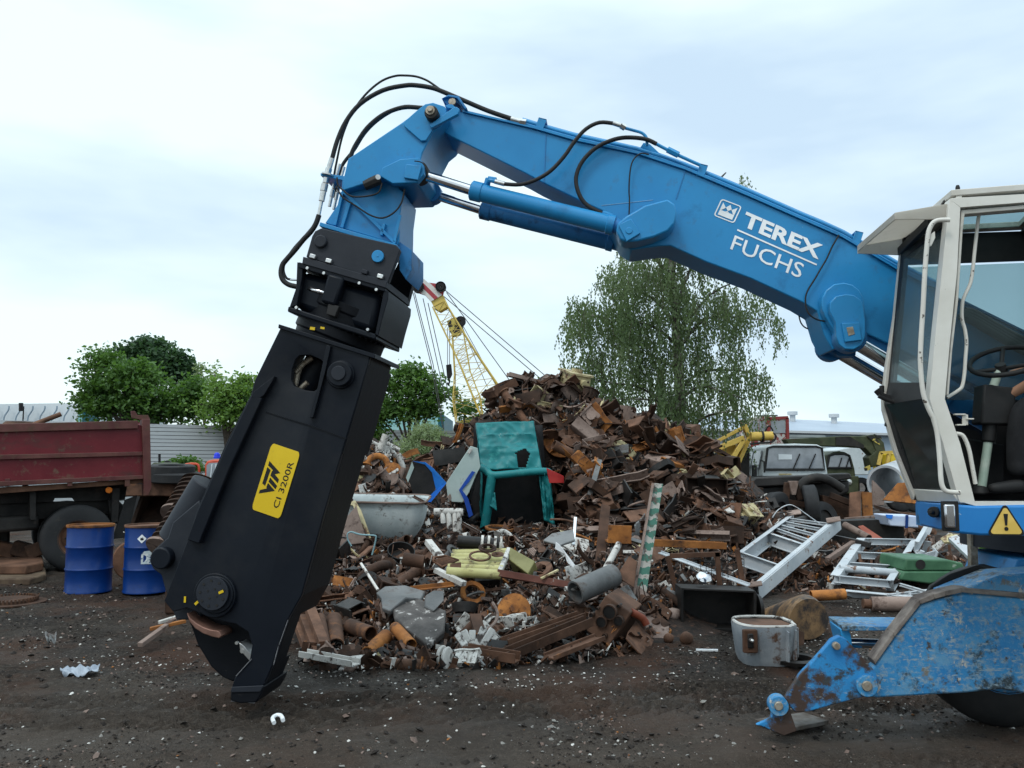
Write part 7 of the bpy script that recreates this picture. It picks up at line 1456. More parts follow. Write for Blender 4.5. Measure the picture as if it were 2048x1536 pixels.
MB().prism([P(824, 922, -.05), P(850, 924, -.05), P(866, 936, -.1), P(893, 966, -.25), P(872, 980, -.05), P(864, 945, -.02), P(850, 929, -.02)], (0, .02, 0)).obj('folded_rim', M['azure'], bs_, 30)
MB().prism([P(893, 966, -.25), P(873, 978, -.05), P(866, 990, -.05), P(848, 1003, -.1), P(862, 1004, -.18)], (0, .02, 0)).obj('folded_rim', mat('blue_paint_shaded', (.012, .10, .42), (.018, .13, .5), 3, rough=.4), bs_, 30)  # darker copy of the blue, the lower fold's shade put into the paint
MB().prism([P(824, 924, -.03), P(812, 955, -.0), P(816, 965, 0), P(828, 935, -.02)], (0, .015, 0)).obj('torn_edge', M['pale_door'], bs_, 30)
# bathtub
BT = empty('bathtub', at(765, 1040, 11.9), 0, 'old pale enamel bathtub with rusty rim half buried right of the shear', 'bathtub'); q = BT.location.copy(); P = lambda x, y, d=0: at(x, y, 11.9+d)-q
M['enamel'] = mat('stained_enamel', (.33, .38, .39), (.48, .52, .52), 3.2, .35, .65, .6, c3=(.09, .065, .05), s3=7, lo3=.55, hi3=.66, bump=.25)
def loop(cx, cz, L_, W_, r, z, n=6):
    return [Vector((cx+x, y, z)) for x, y in [(a*1.0, b) for a, b in rrect(-L_/2, -W_/2, L_/2, W_/2, r, n)]]
cx = P(752, 1000).x; lo_ = [loop(cx, 0, 1.46, .72, .16, P(0, 996).z), loop(cx, 0, 1.44, .70, .16, P(0, 999).z)]+[loop(cx, 0, 1.40-.5*t**2.4, .66-.4*t**2.2, .18-.06*t, P(0, 1001+89*t).z) for t in (0, .12, .25, .4, .55, .7, .82, .91, .97, 1)]
mb = MB(); k_ = len(lo_[0])
mb.add([v_ for l_ in lo_ for v_ in l_], [(a*k_+i, a*k_+(i+1) % k_, (a+1)*k_+(i+1) % k_, (a+1)*k_+i) for a in range(len(lo_)-1) for i in range(k_)]+[tuple((len(lo_)-1)*k_+i for i in range(k_))]); tb = mb.obj('shell', M['enamel'], BT, 60, fix=True); s_ = tb.modifiers.new('t', 'SOLIDIFY'); s_.thickness = .012
mb = MB(); mb.tube(lo_[0]+[lo_[0][0]], .016, 6, 0); mb.obj('rim', M['rust_pale'], BT, 50)
BT.rotation_euler = (.12, 0.02, -.05)
bar('angle_iron', 'dark strip with bright edge running down right from the bathtub rim', 'strip', (828, 994, 11.8), (960, 1067, 11.0), 'L', .05, .03, 'rust_dark')
bar('flat_bar', 'thin white edge strip lying along the dark strip by the bathtub', 'strip', (900, 1030, 11.4), (962, 1065, 11.0), 'box', .02, .015, 'white_old')
slab('steel_plate', 'dusty pink brown torn sheet left of the bathtub belly', 'sheet', [(668, 1062, 11.2), (712, 1012, 11.3), (722, 1045, 11.2), (735, 1085, 11.1), (690, 1090, 11.0), (668, 1100, 11)], .012, 'rust_pale')
slab('steel_plate', 'pale scrap edge between shear and bathtub', 'sheet', [(690, 1010, 11.5), (710, 1000, 11.5), (722, 1020, 11.4), (742, 1075, 11.3), (736, 1078, 11.3), (714, 1030, 11.4), (705, 1010, 11.4)], .012, 'cream_old')
# white radiator standing, fluted pipe, rings
RD = empty('radiator', at(905, 1045, 11.2), 0, 'white cast iron radiator standing broken below the pale door', 'radiator'); q = RD.location.copy(); P = lambda x, y, d=0: at(x, y, 11.2+d)-q
MB().cyl(P(868, 1024), P(926, 1024), .05, None, 16).obj('top_tube', M['white_old'], RD, 50)
for i, (x, b_) in enumerate(((884, 1045), (896, 1058), (916, 1068), (908, 1062))): MB().tube([P(x, 1018), P(x+2, 1035, -.03), P(x+3, b_, -.02)], .035, 10, 2).obj('column', M['white_old'], RD, 50)
bar('fluted_pipe', 'black fluted cast pipe with flaked pale end, below the teal cab', 'pipe', (915, 1083, 10.2), (1000, 1090, 10.2), 'pipe', .15, 0, 'grime')
for i, x in enumerate((962, 975, 988, 999)):
    o = MB().lathe(at(x, 1086+i*.6, 10.2), (1, 0, -.07), [(.07, 0), (.092, 0), (.092, .03), (.07, .03)], 20).obj('pipe_collar', M['white_old'], None, 40); tag(o, ['first', 'second', 'third', 'outermost'][i]+' flaked collar along the black fluted pipe, counted from the left', 'collar')
drop('steel_ring', 1000, 1066, 'rust_orange', 60, rot=(.1, .05, 0), lift=.06, label='thin orange ring lying flat under the teal cab opening', var=0)
drop('pipe_elbow', 1010, 1082, 'white_old', 34, rot=(.8, .6, .2), lift=.03, label='white pipe elbow right of the fluted pipe', var=0)
# yellow radiator slab and olive box
YR = empty('radiator', at(965, 1130, 9.6), 0, 'pale yellow ribbed radiator lying flat in the lower middle', 'radiator'); q = YR.location.copy(); P = lambda x, y, d=0: at(x, y, 9.6+d)-q
M['yel_rad'] = mat('pale_yellow_paint', (.36, .33, .13), (.46, .43, .20), 4, .35, .65, .5, c3=(.10, .07, .04), s3=9, lo3=.60, hi3=.66, bump=.2)
wear(M['yel_rad'], [((.12, .08, .045), 3.5, .52, .62, (1, 1, 1)), ((.45, .44, .36), 9, .62, .66, (1, 1, 1))])
for i in range(6):
    t = i/5; MB().tube([P(905-12*t, 1108+36*t, .5-1.0*t), P(1020-18*t, 1105+44*t, .5-1.0*t)], .052, 10, 0).obj('fin', M['yel_rad'], YR, 50, .0)
MB().prism([P(1014, 1102, .5), P(1023, 1104, .5), P(1003, 1152, -.5), P(994, 1150, -.5)], (0, 0, .05)).obj('end_cap', M['white_old'], YR, 30, .01)
slab('steel_box', 'olive yellow box tipped over right of the yellow radiator', 'box', [(1020, 1094, 9.9), (1070, 1122, 9.7), (1056, 1148, 9.6), (1016, 1118, 9.8)], .25, mat('olive_yellow_enamel', (.15, .14, .05), (.23, .22, .09), 2.5, rough=.4, c3=(.07, .04, .02), s3=4, lo3=.6, hi3=.68), .01)
for x, y, l_, v, lab, mt in ((975, 1112, 36, 0, 'dark brown flange resting on the yellow radiator', 'rust_dark'), (960, 1128, 44, 0, 'thin brown ring lying on the yellow radiator', 'rust_brown')):
    o = drop('pipe_flange' if v == 0 and l_ == 36 else 'steel_ring', x, y, mt, l_, rot=(.35, .05, 0), Y=9.5, lift=.08, label=lab, var=0)
o = drop('steel_disc', 995, 1122, 'rust_brown', 24, rot=(.35, 0, 0), Y=9.5, lift=.07, label='small brown disc at the right end of the yellow radiator', var=0)
slab('steel_plate', 'small upright brown plate before the yellow radiator', 'plate', [(900, 1128, 9.2), (922, 1124, 9.2), (922, 1160, 9.1), (898, 1158, 9.1)], .012, 'rust_brown')
# grille
GRL = empty('grille', at(895, 1122, 9.3), 0, 'rusty slotted grille leaning left of the yellow radiator', 'grille'); q = GRL.location.copy(); P = lambda x, y, d=0: at(x, y, 9.3+d)-q
MB().tube([P(866, 1122), P(868, 1115, .1), P(890, 1112, .15), P(916, 1120, .1), P(884, 1134, -.05), P(866, 1122)], .014, 6, 1).obj('frame', M['rust_brown'], GRL, 50)
for i in range(7): t = i/6; MB().tube([P(868+12*t, 1120+12*t, -.02), P(908+6*t-12*(1-t), 1114+7*t, .08)], .009, 5, 0).obj('bar', M['rust_brown'], GRL, None)
# long planks and bars in the front
bar('steel_beam', 'long dark red brown beam right of the yellow radiator', 'beam', (995, 1153, 9.1), (1140, 1178, 8.9), 'U', .10, .07, mat('red_brown_paint', (.08, .022, .014), (.13, .045, .03), 3, rough=.45, c3=(.3, .25, .22), s3=7, lo3=.64, hi3=.68), (0, .3, 1))
bar('pipe', 'white flaked pipe stub at the end of the red brown beam', 'pipe', (1130, 1178, 8.8), (1176, 1176, 8.9), 'pipe', .05, 0, 'white_old')
bar('angle_iron', 'rusty strip with orange edge left of the yellow radiator', 'strip', (820, 1182, 8.9), (908, 1172, 9.0), 'L', .05, .05, 'rust_orange')
bar('radiator_rail', 'flaking white rail pointing at the red brown beam', 'rail', (872, 1140, 9.2), (928, 1168, 8.9), 'box', .07, .05, 'white_old')
bar('radiator_rail', 'flaking white rail slanting above the grille', 'rail', (856, 1083, 9.8), (882, 1116, 9.5), 'box', .08, .06, 'white_old')
bar('steel_rod', 'thin pale rod left of the flat grey casting', 'rod', (722, 1127, 9.2), (756, 1180, 8.8), 'rod', .03, 0, 'white_old')
bar('steel_rod', 'upright thin white rod right of the curved grey plate', 'rod', (1151, 1035, 10.6), (1147, 1090, 10.2), 'box', .035, .02, 'white_letter')
slab('torn_sheet', 'jagged bright white sheet edge in the middle of the low scrap', 'sheet', [(1112, 1084, 9.6), (1120, 1090, 9.6), (1150, 1130, 9.5), (1146, 1136, 9.5), (1134, 1124, 9.5), (1130, 1108, 9.6), (1110, 1098, 9.6)], .01, 'white_letter')
slab('curved_plate', 'grey rounded plate behind the jagged white edge', 'plate', [(1086, 1080, 10.0), (1104, 1066, 10.1), (1146, 1058, 10.2), (1150, 1080, 10.1), (1120, 1090, 9.9)], .03, 'galv', .01)
bar('pipe', 'flaked white pipe standing left of the green striped post', 'pipe', (1238, 1088, 9.8), (1206, 1148, 9.4), 'pipe', .075, 0, 'white_old')
bar('steel_beam', 'thin brown post with bright tip right of the teal cab', 'post', (1212, 1010, 11.3), (1200, 1128, 10.6), 'U', .12, .05, 'rust_brown', (0, 1, 0))
bar('flat_bar', 'pale curved strip above the red brown beam', 'strip', (1082, 1157, 8.9), (1116, 1140, 9.0), 'box', .03, .02, 'cream_old')
bar('pipe', 'thick grey dented cylinder left of the green striped post', 'cylinder', (1150, 1185, 8.7), (1228, 1150, 9.0), 'pipe', .24, 0, 'galv')
slab('steel_plate', 'brown red plate leaning left of the green striped post foot', 'plate', [(1240, 1140, 9.2), (1258, 1112, 9.3), (1274, 1122, 9.3), (1268, 1175, 9.1), (1245, 1160, 9.1)], .015, 'rust_brown')
GS = mat('green_white_stripes', (.03, .12, .09), (.045, .15, .11), 4, rough=.5); t = GS.node_tree
tcx = t.nodes.new('ShaderNodeTexCoord'); sx_ = t.nodes.new('ShaderNodeSeparateXYZ'); t.links.new(tcx.outputs['Object'], sx_.inputs[0]); m1 = t.nodes.new('ShaderNodeMath'); m1.operation = 'MULTIPLY_ADD'; m1.inputs[1].default_value = 8.2; t.links.new(sx_.outputs[2], m1.inputs[0])
nn_ = t.nodes.new('ShaderNodeTexNoise'); nn_.inputs['Scale'].default_value = 16; nn_.inputs['Detail'].default_value = 6; t.links.new(tcx.outputs['Object'], nn_.inputs[0]); m1b = t.nodes.new('ShaderNodeMath'); m1b.operation = 'MULTIPLY'; m1b.inputs[1].default_value = 1.1; t.links.new(nn_.outputs[0], m1b.inputs[0]); t.links.new(m1b.outputs[0], m1.inputs[2])
m2_ = t.nodes.new('ShaderNodeMath'); m2_.operation = 'FRACT'; t.links.new(m1.outputs[0], m2_.inputs[0]); m3 = t.nodes.new('ShaderNodeMath'); m3.operation = 'GREATER_THAN'; m3.inputs[1].default_value = .56; t.links.new(m2_.outputs[0], m3.inputs[0])
mm = t.nodes.new('ShaderNodeMix'); mm.data_type = 'RGBA'; mm.inputs[6].default_value = (.035, .13, .095, 1); mm.inputs[7].default_value = (.32, .31, .28, 1); t.links.new(m3.outputs[0], mm.inputs[0]); t.links.new(mm.outputs[2], t.nodes['Principled BSDF'].inputs['Base Color']); wear(GS, [((.07, .045, .035), 7, .54, .62, (1, 1, 1))])
GPo = empty('striped_post', at(1294, 1085, 9.6), 0, 'tall green and white striped steel post leaning in the scrap', 'post'); q = GPo.location.copy(); P = lambda x, y, d=0: at(x, y, 9.6+d)-q
MB().prism([P(1307, 966, .3), P(1326, 968, .3), P(1290, 1206, -.4), P(1267, 1206, -.4)], (0, .012, 0)).obj('striped_face', GS, GPo, 30, .002)
MB().prism([P(1307, 966, .3), P(1303, 966, .3), P(1262, 1206, -.4), P(1266, 1206, -.4)], (0, -.06, 0)).obj('side_flange', M['rust_pale'], GPo, 30, .002)
# engine block, rings on the ground
EB = empty('engine_block', gnd(1235, 1305)+Vector((0, .25, 0)), 0, 'rusty engine block with round bores standing at the right front of the heap', 'engine block'); q = EB.location.copy(); Yb = q.y; P = lambda x, y, d=0: at(x, y, Yb+d)-q
fc = MB().prism([P(1212, 1190, -.02), P(1262, 1226, -.14), P(1218, 1292, -.18), P(1172, 1262, -.06), P(1178, 1240, -.05)], Vector((.16, .36, .02))).obj('block', M['rust_brown'], EB, 30, .012)
n_ = Vector((.16, .36, .02)).normalized()
for (x, y, r_, d) in ((1222, 1222, .058, -.1), (1206, 1242, .045, -.09), (1240, 1240, .04, -.13), (1186, 1228, .018, -.05), (1212, 1270, .02, -.13), (1240, 1210, .014, -.07), (1198, 1215, .012, -.04)):
    c_ = P(x, y, d); MB().cyl(c_-n_*.05, c_-n_*.0+n_*.03, r_, r_*.95, 20).obj('bore', M['grime'], fc, 40)
    MB().lathe(c_-n_*.06, n_, [(r_, 0), (r_*1.18, 0), (r_*1.18, .05), (r_, .05)], 20).obj('bore_rim', M['rust_dark'], fc, 40)
MB().prism([P(1255, 1225, .0), P(1290, 1238, .1), P(1288, 1285, .1), P(1245, 1312, .0), P(1225, 1290, -.05)], (.06, .3, 0)).obj('cylinder_bank', M['rust_dark'], EB, 30, .02)
MB().tube([P(1262, 1224, -.05), P(1285, 1236, .0), P(1293, 1250, .0)], .035, 10, 2).obj('pipe_stub', mat('red_oxide', (.16, .03, .015), (.22, .06, .03), 4, rough=.6), EB, 50)
drop('steel_ring', 1312, 1270, 'rust_orange', 60, rot=(.06, .03, 0), Y=gnd(1312, 1272).y, lift=.03, label='orange flange ring lying on the dirt right of the engine block', var=1)
drop('steel_ring', 1300, 1232, 'rust_brown', 36, rot=(1.2, .1, .3), Y=8.9, lift=.02, label='brown pipe ring standing behind the orange ground ring', var=1)
tag(MB().lathe(at(1342, 1230, 8.9), (1, .2, .1), [(0, -.1), (.04, -.09), (.065, -.03), (.07, .03), (.05, .09), (0, .11)], 20).obj('float_ball', M['rust_pale'], None, 60), 'pale egg shaped float lying left of the black steel box', 'float')
# black open box
OB = empty('steel_box', gnd(1438, 1262), 0, 'open black steel box on its side right of the striped post', 'box'); q = OB.location.copy(); Yo = q.y; P = lambda x, y, d=0: at(x, y, Yo+d)-q
for nm, pts, dv in (('top_wall', [(1364, 1176), (1511, 1182), (1511, 1186), (1364, 1180)], .32), ('bottom_wall', [(1364, 1254), (1511, 1260), (1511, 1266), (1364, 1259)], .32), ('side_wall', [(1362, 1176), (1367, 1176), (1367, 1258), (1362, 1258)], .32), ('side_wall', [(1508, 1184), (1513, 1184), (1513, 1265), (1508, 1265)], .32)):
    MB().prism([P(x, y) for x, y in pts], (0, dv, 0)).obj(nm, M['grime'], OB, 30, .003)
MB().prism([P(1364, 1178, .30), P(1511, 1184, .30), P(1511, 1262, .30), P(1364, 1258, .30)], (0, .02, 0)).obj('back_wall', M['grime'], OB, 30)
MB().lathe(P(1513, 1222, .2), (1, 0, 0), [(0, 0), (.18, 0), (.16, .04), (0, .06)], 24).obj('end_disc', M['grime'], OB, 40)
# mesh basket on it
KB = empty('mesh_basket', at(1415, 1182, 9.3), 0, 'brown wire mesh basket with posts standing above the black box', 'basket'); q = KB.location.copy(); P = lambda x, y, d=0: at(x, y, 9.3+d)-q
for a, b in (((1335, 1112), (1372, 1265)), ((1434, 1105), (1440, 1182)), ((1474, 1098), (1488, 1182)), ((1340, 1112), (1442, 1108))): MB().beam(P(*a), P(*b), .05, .035, (0, 1, 0)).obj('post', M['rust_brown'], KB, 30)
for i in range(9): MB().tube([P(1400+11*i, 1108+3*math.sin(i), .1), P(1404+10.5*i, 1180, .0)], .004, 4, 0).obj('wire', M['grime'], KB, None)
for i in range(7): MB().tube([P(1398, 1112+10*i, .1), P(1488, 1108+10.5*i, .05)], .004, 4, 0).obj('wire', M['grime'], KB, None)
bar('steel_rail', 'pale perforated strip sagging across the mesh basket', 'strip', (1322, 1106, 9.9), (1500, 1172, 9.2), 'L', .07, .03, 'frame_grey')
bar('steel_beam', 'dark beam with orange wet rust lying above the mesh basket', 'beam', (1302, 1092, 10.3), (1450, 1098, 10.4), 'U', .12, .08, 'rust_orange')
tag(MB().lathe(at(1408, 1155, 9.0), (.2, -.5, .8), [(0, -.05), (.05, -.05), (.085, 0), (.06, .04), (0, .05)], 24).obj('headlamp', M['chrome'], None, 60), 'shiny dented lamp bowl behind the mesh basket', 'lamp')
# ladder like grey frames
def rail_ch(a, b, name, par, w=.05, h=.15, mt='frame_grey'):
    c = Vector(par.location); A, B_ = W3(a)-c, W3(b)-c; t = .012
    return MB().prof(A, B_, [(-w/2, -h), (w/2, -h), (w/2, -h+t), (-w/2+t, -h+t), (-w/2+t, -t), (w/2, -t), (w/2, 0), (-w/2, 0)]).obj(name, M[mt], par, 30, .003)
F1 = empty('ladder_section', at(1575, 1105, 12), 0, 'larger light grey ladder like steel frame, tilted, with four short rungs', 'ladder section')
r1 = ((1481, 1104, 11.6), (1590, 1024, 13.8)); r2 = ((1509, 1170, 10.7), (1674, 1034, 13.0))
def lp(r, t): return tuple(r[0][k]+(r[1][k]-r[0][k])*t for k in range(3))
rail_ch(*r1, 'rail', F1, .07, .2); rail_ch(*r2, 'rail', F1, -.07, .2)
for t1, t2 in ((0, .26), (.5, .5), (.28, .40)): pass
rail_ch(lp(r1, .01), lp(r2, .30), 'cross_member', F1, .06, .18); rail_ch(lp(r1, .50), lp(r2, .60), 'cross_member', F1, .06, .18)
for t in (.62, .70, .78, .86): rail_ch(lp(r1, t), lp(r2, t+.05), 'rung', F1, .03, .05)
for a in (r2[0], lp(r2, .95), lp(r1, .97)):
    MB().prism([W3((a[0]-14, a[1]-2, a[2]))-F1.location, W3((a[0]+14, a[1]-6, a[2]))-F1.location, W3((a[0]+16, a[1]+2, a[2]-.2))-F1.location, W3((a[0]-12, a[1]+6, a[2]-.2))-F1.location], (0, 0, .02)).obj('end_plate', M['rust_pale'], F1, 30, .005)
for t in (.12, .24, .36, .48, .72, .84): a = lp(r2, t); MB().box(W3(a)-F1.location+Vector((-.0, -.035, -.1)), (.012, .06, .17)).obj('stiffener', M['frame_grey'], F1, 30)
F2 = empty('ladder_section', at(1750, 1120, 12), 0, 'smaller pale grey ladder like frame with close bars, before the green hood', 'ladder section')
a_, b_, c_, d_ = (1722, 1076, 13.0), (1830, 1078, 13.2), (1670, 1150, 11.3), (1780, 1160, 11.3)
rail_ch(a_, c_, 'rail', F2, .12, .13); rail_ch(b_, d_, 'rail', F2, -.09, .15)
for t in (0, .36, .64, 1.0): rail_ch(lp((a_, c_), t), lp((b_, d_), t), 'cross_member', F2, .06, .10)
bar_ = MB().tube([W3(lp((a_, c_), .82))-F2.location, W3(lp((b_, d_), .82))-F2.location], .05, 12, 0).obj('roller', M['frame_grey'], F2, 50)
F3 = empty('ladder_section', at(1760, 1190, 10.8), 0, 'low pale grey beam with thin braces under the smaller frame', 'ladder section')
rail_ch((1690, 1180, 11.0), (1860, 1196, 10.4), 'beam', F3, .12, .16); rail_ch((1775, 1188, 10.6), (1860, 1178, 10.9), 'brace', F3, .03, .04); rail_ch((1800, 1166, 11), (1856, 1182, 10.7), 'brace', F3, .03, .04)
for x in (1795, 1820, 1842): MB().box(W3((x, 1192, 10.6))-F3.location, (.02, .03, .12)).obj('stiffener', M['frame_grey'], F3, 30)
# ribbed grey motor housing and the brown gearbox
MH = empty('motor_housing', gnd(1525, 1322), 0, 'grey finned motor housing with a rusty opening, on the dirt', 'motor housing'); q = MH.location.copy(); Ym = q.y; P = lambda x, y, d=0: at(x, y, Ym+d)-q
w0 = .5*112*Ym/F; cx_ = 0.01; hz = P(1525, 1243).z
mb = MB(); k_ = 36; lv = [(0, .82), (.05, .9), (.25, 1.0), (hz-.02, 1.02), (hz, 1.0)]; vs = []
for z_, s_ in lv:
    for i in range(k_):
        a = 2*math.pi*i/k_; fin = 1+(.05 if (math.cos(a) > .05 and (i % 3 == 0)) else 0); vs.append((cx_+w0*s_*fin*math.copysign(abs(math.cos(a))**.7, math.cos(a)), .0+.26*s_*fin*math.copysign(abs(math.sin(a))**.7, math.sin(a)), z_))
mb.add(vs, [(j*k_+i, j*k_+(i+1) % k_, (j+1)*k_+(i+1) % k_, (j+1)*k_+i) for j in range(len(lv)-1) for i in range(k_)]+[tuple(range(k_))]); M['housing_grey'] = mat('grimy_grey_casting', (.20, .225, .25), (.33, .35, .37), 3, rough=.6, c3=(.11, .06, .04), s3=6, lo3=.54, hi3=.64, bump=.3)
sh_ = mb.obj('shell', M['housing_grey'], MH, 25)
mb = MB(); mb.add([(v[0]*.9, v[1]*.9, hz-.015) for v in vs[-k_:]], [tuple(range(k_))]); mb.obj('top_plate', M['rust_brown'], MH, 30)
mb = MB(); mb.tube([(v[0]*.96, v[1]*.96, hz) for v in vs[-k_:]]+[(vs[-k_][0]*.96, vs[-k_][1]*.96, hz)], .014, 6, 0); mb.obj('rim', M['white_old'], MH, 50)
for i in range(5): a = R(-62+i*24); MB().prism([(cx_+w0*1.0*math.cos(a), .25*math.sin(a)-.01, .03), (cx_+w0*1.12*math.cos(a), .3*math.sin(a)-.01, .05), (cx_+w0*1.14*math.cos(a), .31*math.sin(a)-.01, hz-.04), (cx_+w0*1.0*math.cos(a), .25*math.sin(a)-.01, hz-.02)], (.012, .01, 0)).obj('fin', M['housing_grey'], MH, 30, .002)
MB().box(P(1500, 1282, -.27), (.12, .05, .19)).obj('opening_frame', M['rust_brown'], MH, 30, .01); MB().box(P(1501, 1282, -.30), (.05, .02, .12)).obj('opening', M['grime'], MH, 30, .01); MB().lathe(P(1502, 1280, -.31), (0, -1, 0), [(0, 0), (.018, 0), (.015, .04), (0, .05)], 12).obj('plug', M['steel'], MH, 40)
GB = empty('gearbox', gnd(1585, 1282)+Vector((0, .5, 0)), 0, 'long ochre brown gearbox cover lying behind the grey motor housing', 'gearbox'); q = GB.location.copy(); Yg = q.y; P = lambda x, y, d=0: at(x, y, Yg+d)-q
vs = []; S_ = [(P(1618, 1244, -.5), .27, .22), (P(1608, 1242, -.25), .30, .26), (P(1590, 1238, .2), .27, .22), (P(1555, 1238, .7), .2, .16), (P(1530, 1236, 1.0), .12, .1)]; k_ = 20
for c_, rx, rz in S_:
    for i in range(k_): a = 2*math.pi*i/k_; vs.append(c_+Vector((rx*math.cos(a)*.8, rx*math.cos(a)*.3, rz*(math.sin(a) if math.sin(a) > 0 else .75*math.sin(a)))))
mb = MB(); mb.add(vs, [(j*k_+i, j*k_+(i+1) % k_, (j+1)*k_+(i+1) % k_, (j+1)*k_+i) for j in range(4) for i in range(k_)]+[tuple(range(k_)), tuple(range(4*k_, 5*k_))])
mb.obj('cover', mat('ochre_brown_stain', (.10, .06, .035), (.26, .15, .07), 4, .4, .6, .55, c3=(.035, .028, .026), s3=3, lo3=.5, hi3=.6, bump=.3), GB, 50)
MB().cyl(P(1592, 1262, -.5), P(1590, 1310, -.55), .075, .085, 20).obj('drain_pipe', M['rust_brown'], GB, 40, .005)
tag(MB().lathe(gnd(1592, 1328)+Vector((0, 0, .02)), (0, 0, 1), [(.12, 0), (.2, 0), (.21, .03), (.13, .035), (.12, 0)], 30).obj('steel_ring', M['grime'], None, 40), 'black greasy ring on the dirt right of the grey motor housing', 'ring')
# things to the right of the frames
bar('roller', 'rusty grey cylinder roller lying before the stabiliser arm', 'roller', (1742, 1208, 10.0), (1858, 1208, 9.9), 'rod', .17, 0, 'rust_pale')
bar('roller_shaft', 'thin rusty shaft end of the grey roller', 'shaft', (1726, 1207, 10.0), (1741.5, 1208, 10.0), 'rod', .11, 0, 'rust_brown')
bar('pipe', 'short ochre pipe lying left of the pale low beam', 'pipe', (1622, 1192, 10.5), (1690, 1188, 10.5), 'pipe', .13, 0, 'rust_orange')
GH = empty('machine_hood', at(1860, 1140, 11.5), 0, 'dull green machine hood with a hole, lying beside the stabiliser arm', 'hood'); q = GH.location.copy(); P = lambda x, y, d=0: at(x, y, 11.5+d)-q
M['green'] = mat('faded_green_paint', (.035, .10, .052), (.06, .15, .08), 3, rough=.5, c3=(.25, .32, .25), s3=5, lo3=.62, hi3=.68)
MB().prism([P(1812, 1118), P(1900, 1120), P(1926, 1126), P(1932, 1142), P(1808, 1142)], (0, .8, 0)).obj('upper_shell', M['green'], GH, 30, .02)
MB().prism([P(1808, 1143, -.02), P(1932, 1143, -.02), P(1900, 1160, -.02), P(1860, 1168, -.02), P(1800, 1160, -.02)], (0, .7, 0)).obj('lower_shell', M['green'], GH, 30, .02)
MB().lathe(P(1841, 1129, -.005), (0, -1, 0), [(0, .0), (.065, .0), (.065, .004), (0, .004)], 20).obj('hole', M['grime'], GH, 30)
bar('girder', 'dark grey steel girder lying behind the two pale frames', 'girder', (1668, 1060, 14.2), (1795, 1056, 14.4), 'box', .35, .32, 'chassis')
slab('steel_plate', 'red brown triangular plate before the dark girder', 'plate', [(1716, 1052, 13.6), (1726, 1050, 13.6), (1768, 1078, 13.3), (1740, 1078, 13.3)], .05, mat('red_oxide_plate', (.20, .05, .03), (.27, .08, .05), 3, rough=.7))
bar('pipe', 'brown pipe slanting in front of the dark girder', 'pipe', (1690, 1050, 13.8), (1738, 1076, 13.2), 'pipe', .11, 0, 'rust_pale')
for a, b, lab, mt, w in (((1690, 1038, 14.6), (1790, 1030, 15), 'thin pale batten lying along the dark girder', 'rust_pale', .04), ((1750, 1012, 16), (1830, 1038, 15), 'thin dark rod pointing at the cab base', 'rust_dark', .05), ((1760, 1020, 16), (1830, 1030, 15.4), 'upper thin brown rod beside the cab base', 'rust_brown', .04), ((1668, 1075, 13), (1740, 1090, 12.6), 'dark bar under the slanting brown pipe', 'grime', .08), ((1655, 1120, 12.3), (1712, 1082, 12.8), 'grey brown bar rising between the two frames', 'rust_pale', .07)):
    bar('steel_rod', lab, 'rod', a, b, 'box', w, w, mt)
for pts, lab, mt in (([(1700, 985, 17), (1722, 982, 17), (1722, 1040, 16.8), (1698, 1042, 16.8)], 'upright brown rusty plate right of the axle wreck', 'rust_brown'), ([(1724, 983, 17.1), (1744, 985, 17.1), (1746, 1030, 17), (1726, 1036, 17)], 'upright orange rusty plate beside the brown one', 'rust_orange'), ([(1765, 1000, 18), (1795, 966, 18), (1822, 964, 18), (1840, 1008, 17.8)], 'large orange rusty sheet leaning just left of the cab base', 'rust_orange'), ([(1746, 960, 19), (1770, 985, 19), (1768, 1010, 18.8), (1746, 1010, 18.8)], 'dry brown board beyond the rusty plates', 'rust_pale')):
    slab('steel_plate', lab, 'plate', pts, .05, mt)
BWB = empty('crate', at(1805, 1042, 13.8), 0, 'pale blue and white crate between dark girder and cab base', 'crate'); q = BWB.location.copy(); P = lambda x, y, d=0: at(x, y, 13.8+d)-q
MB().prism([P(1772, 1030), P(1836, 1032), P(1838, 1056), P(1780, 1052)], (0, .5, 0)).obj('body', mat('pale_blue_white', (.42, .50, .68), (.55, .6, .72), 3, rough=.5), BWB, 30, .02)
MB().prism([P(1772, 1029, -.02), P(1786, 1030, -.02), P(1784, 1038, -.02), P(1774, 1036, -.02)], (0, .02, 0)).obj('blue_corner', M['azure'], BWB, 30); MB().prism([P(1812, 1030, -.02), P(1817, 1030, -.02), P(1816, 1056, -.02), P(1811, 1056, -.02)], (0, .02, 0)).obj('strap', M['drum_blue'], BWB, 30)
bar('steel_channel', 'grey channel rising from the pale frame to the cab base', 'channel', (1828, 1092, 12.6), (1850, 1055, 13.2), 'U', .16, .06, 'frame_grey', (1, 0, 0))
bar('window_profile', 'pale ribbed window profile slanting down to the stabiliser', 'profile', (1905, 1072, 12), (1966, 1130, 11.4), 'U', .13, .06, 'frame_grey', (0, 1, .3))
bar('window_profile', 'dark window profile beside the pale ribbed one', 'profile', (1915, 1072, 12.1), (1978, 1128, 11.5), 'box', .05, .04, 'grime')
slab('broken_board', 'cream broken board end below the cab base corner', 'board', [(1880, 1076, 12.2), (1900, 1066, 12.2), (1922, 1070, 12.2), (1912, 1084, 12.1), (1888, 1084, 12.1)], .03, 'cream_old')
for (x, y, l_, lab) in ((1862, 1075, 46, 'bent grey bracket tangle under the cab base'), (1845, 1110, 40, 'pale bent sheet beside the smaller frame'), (1890, 1105, 44, 'white folded sheet left of the window profile'), (1850, 1125, 36, 'pale grey bracket above the green hood')):
    drop('bent_sheet' if l_ != 36 else 'bracket', x, y, 'frame_grey' if l_ != 44 else 'white_old', l_, lift=.1, label=lab)
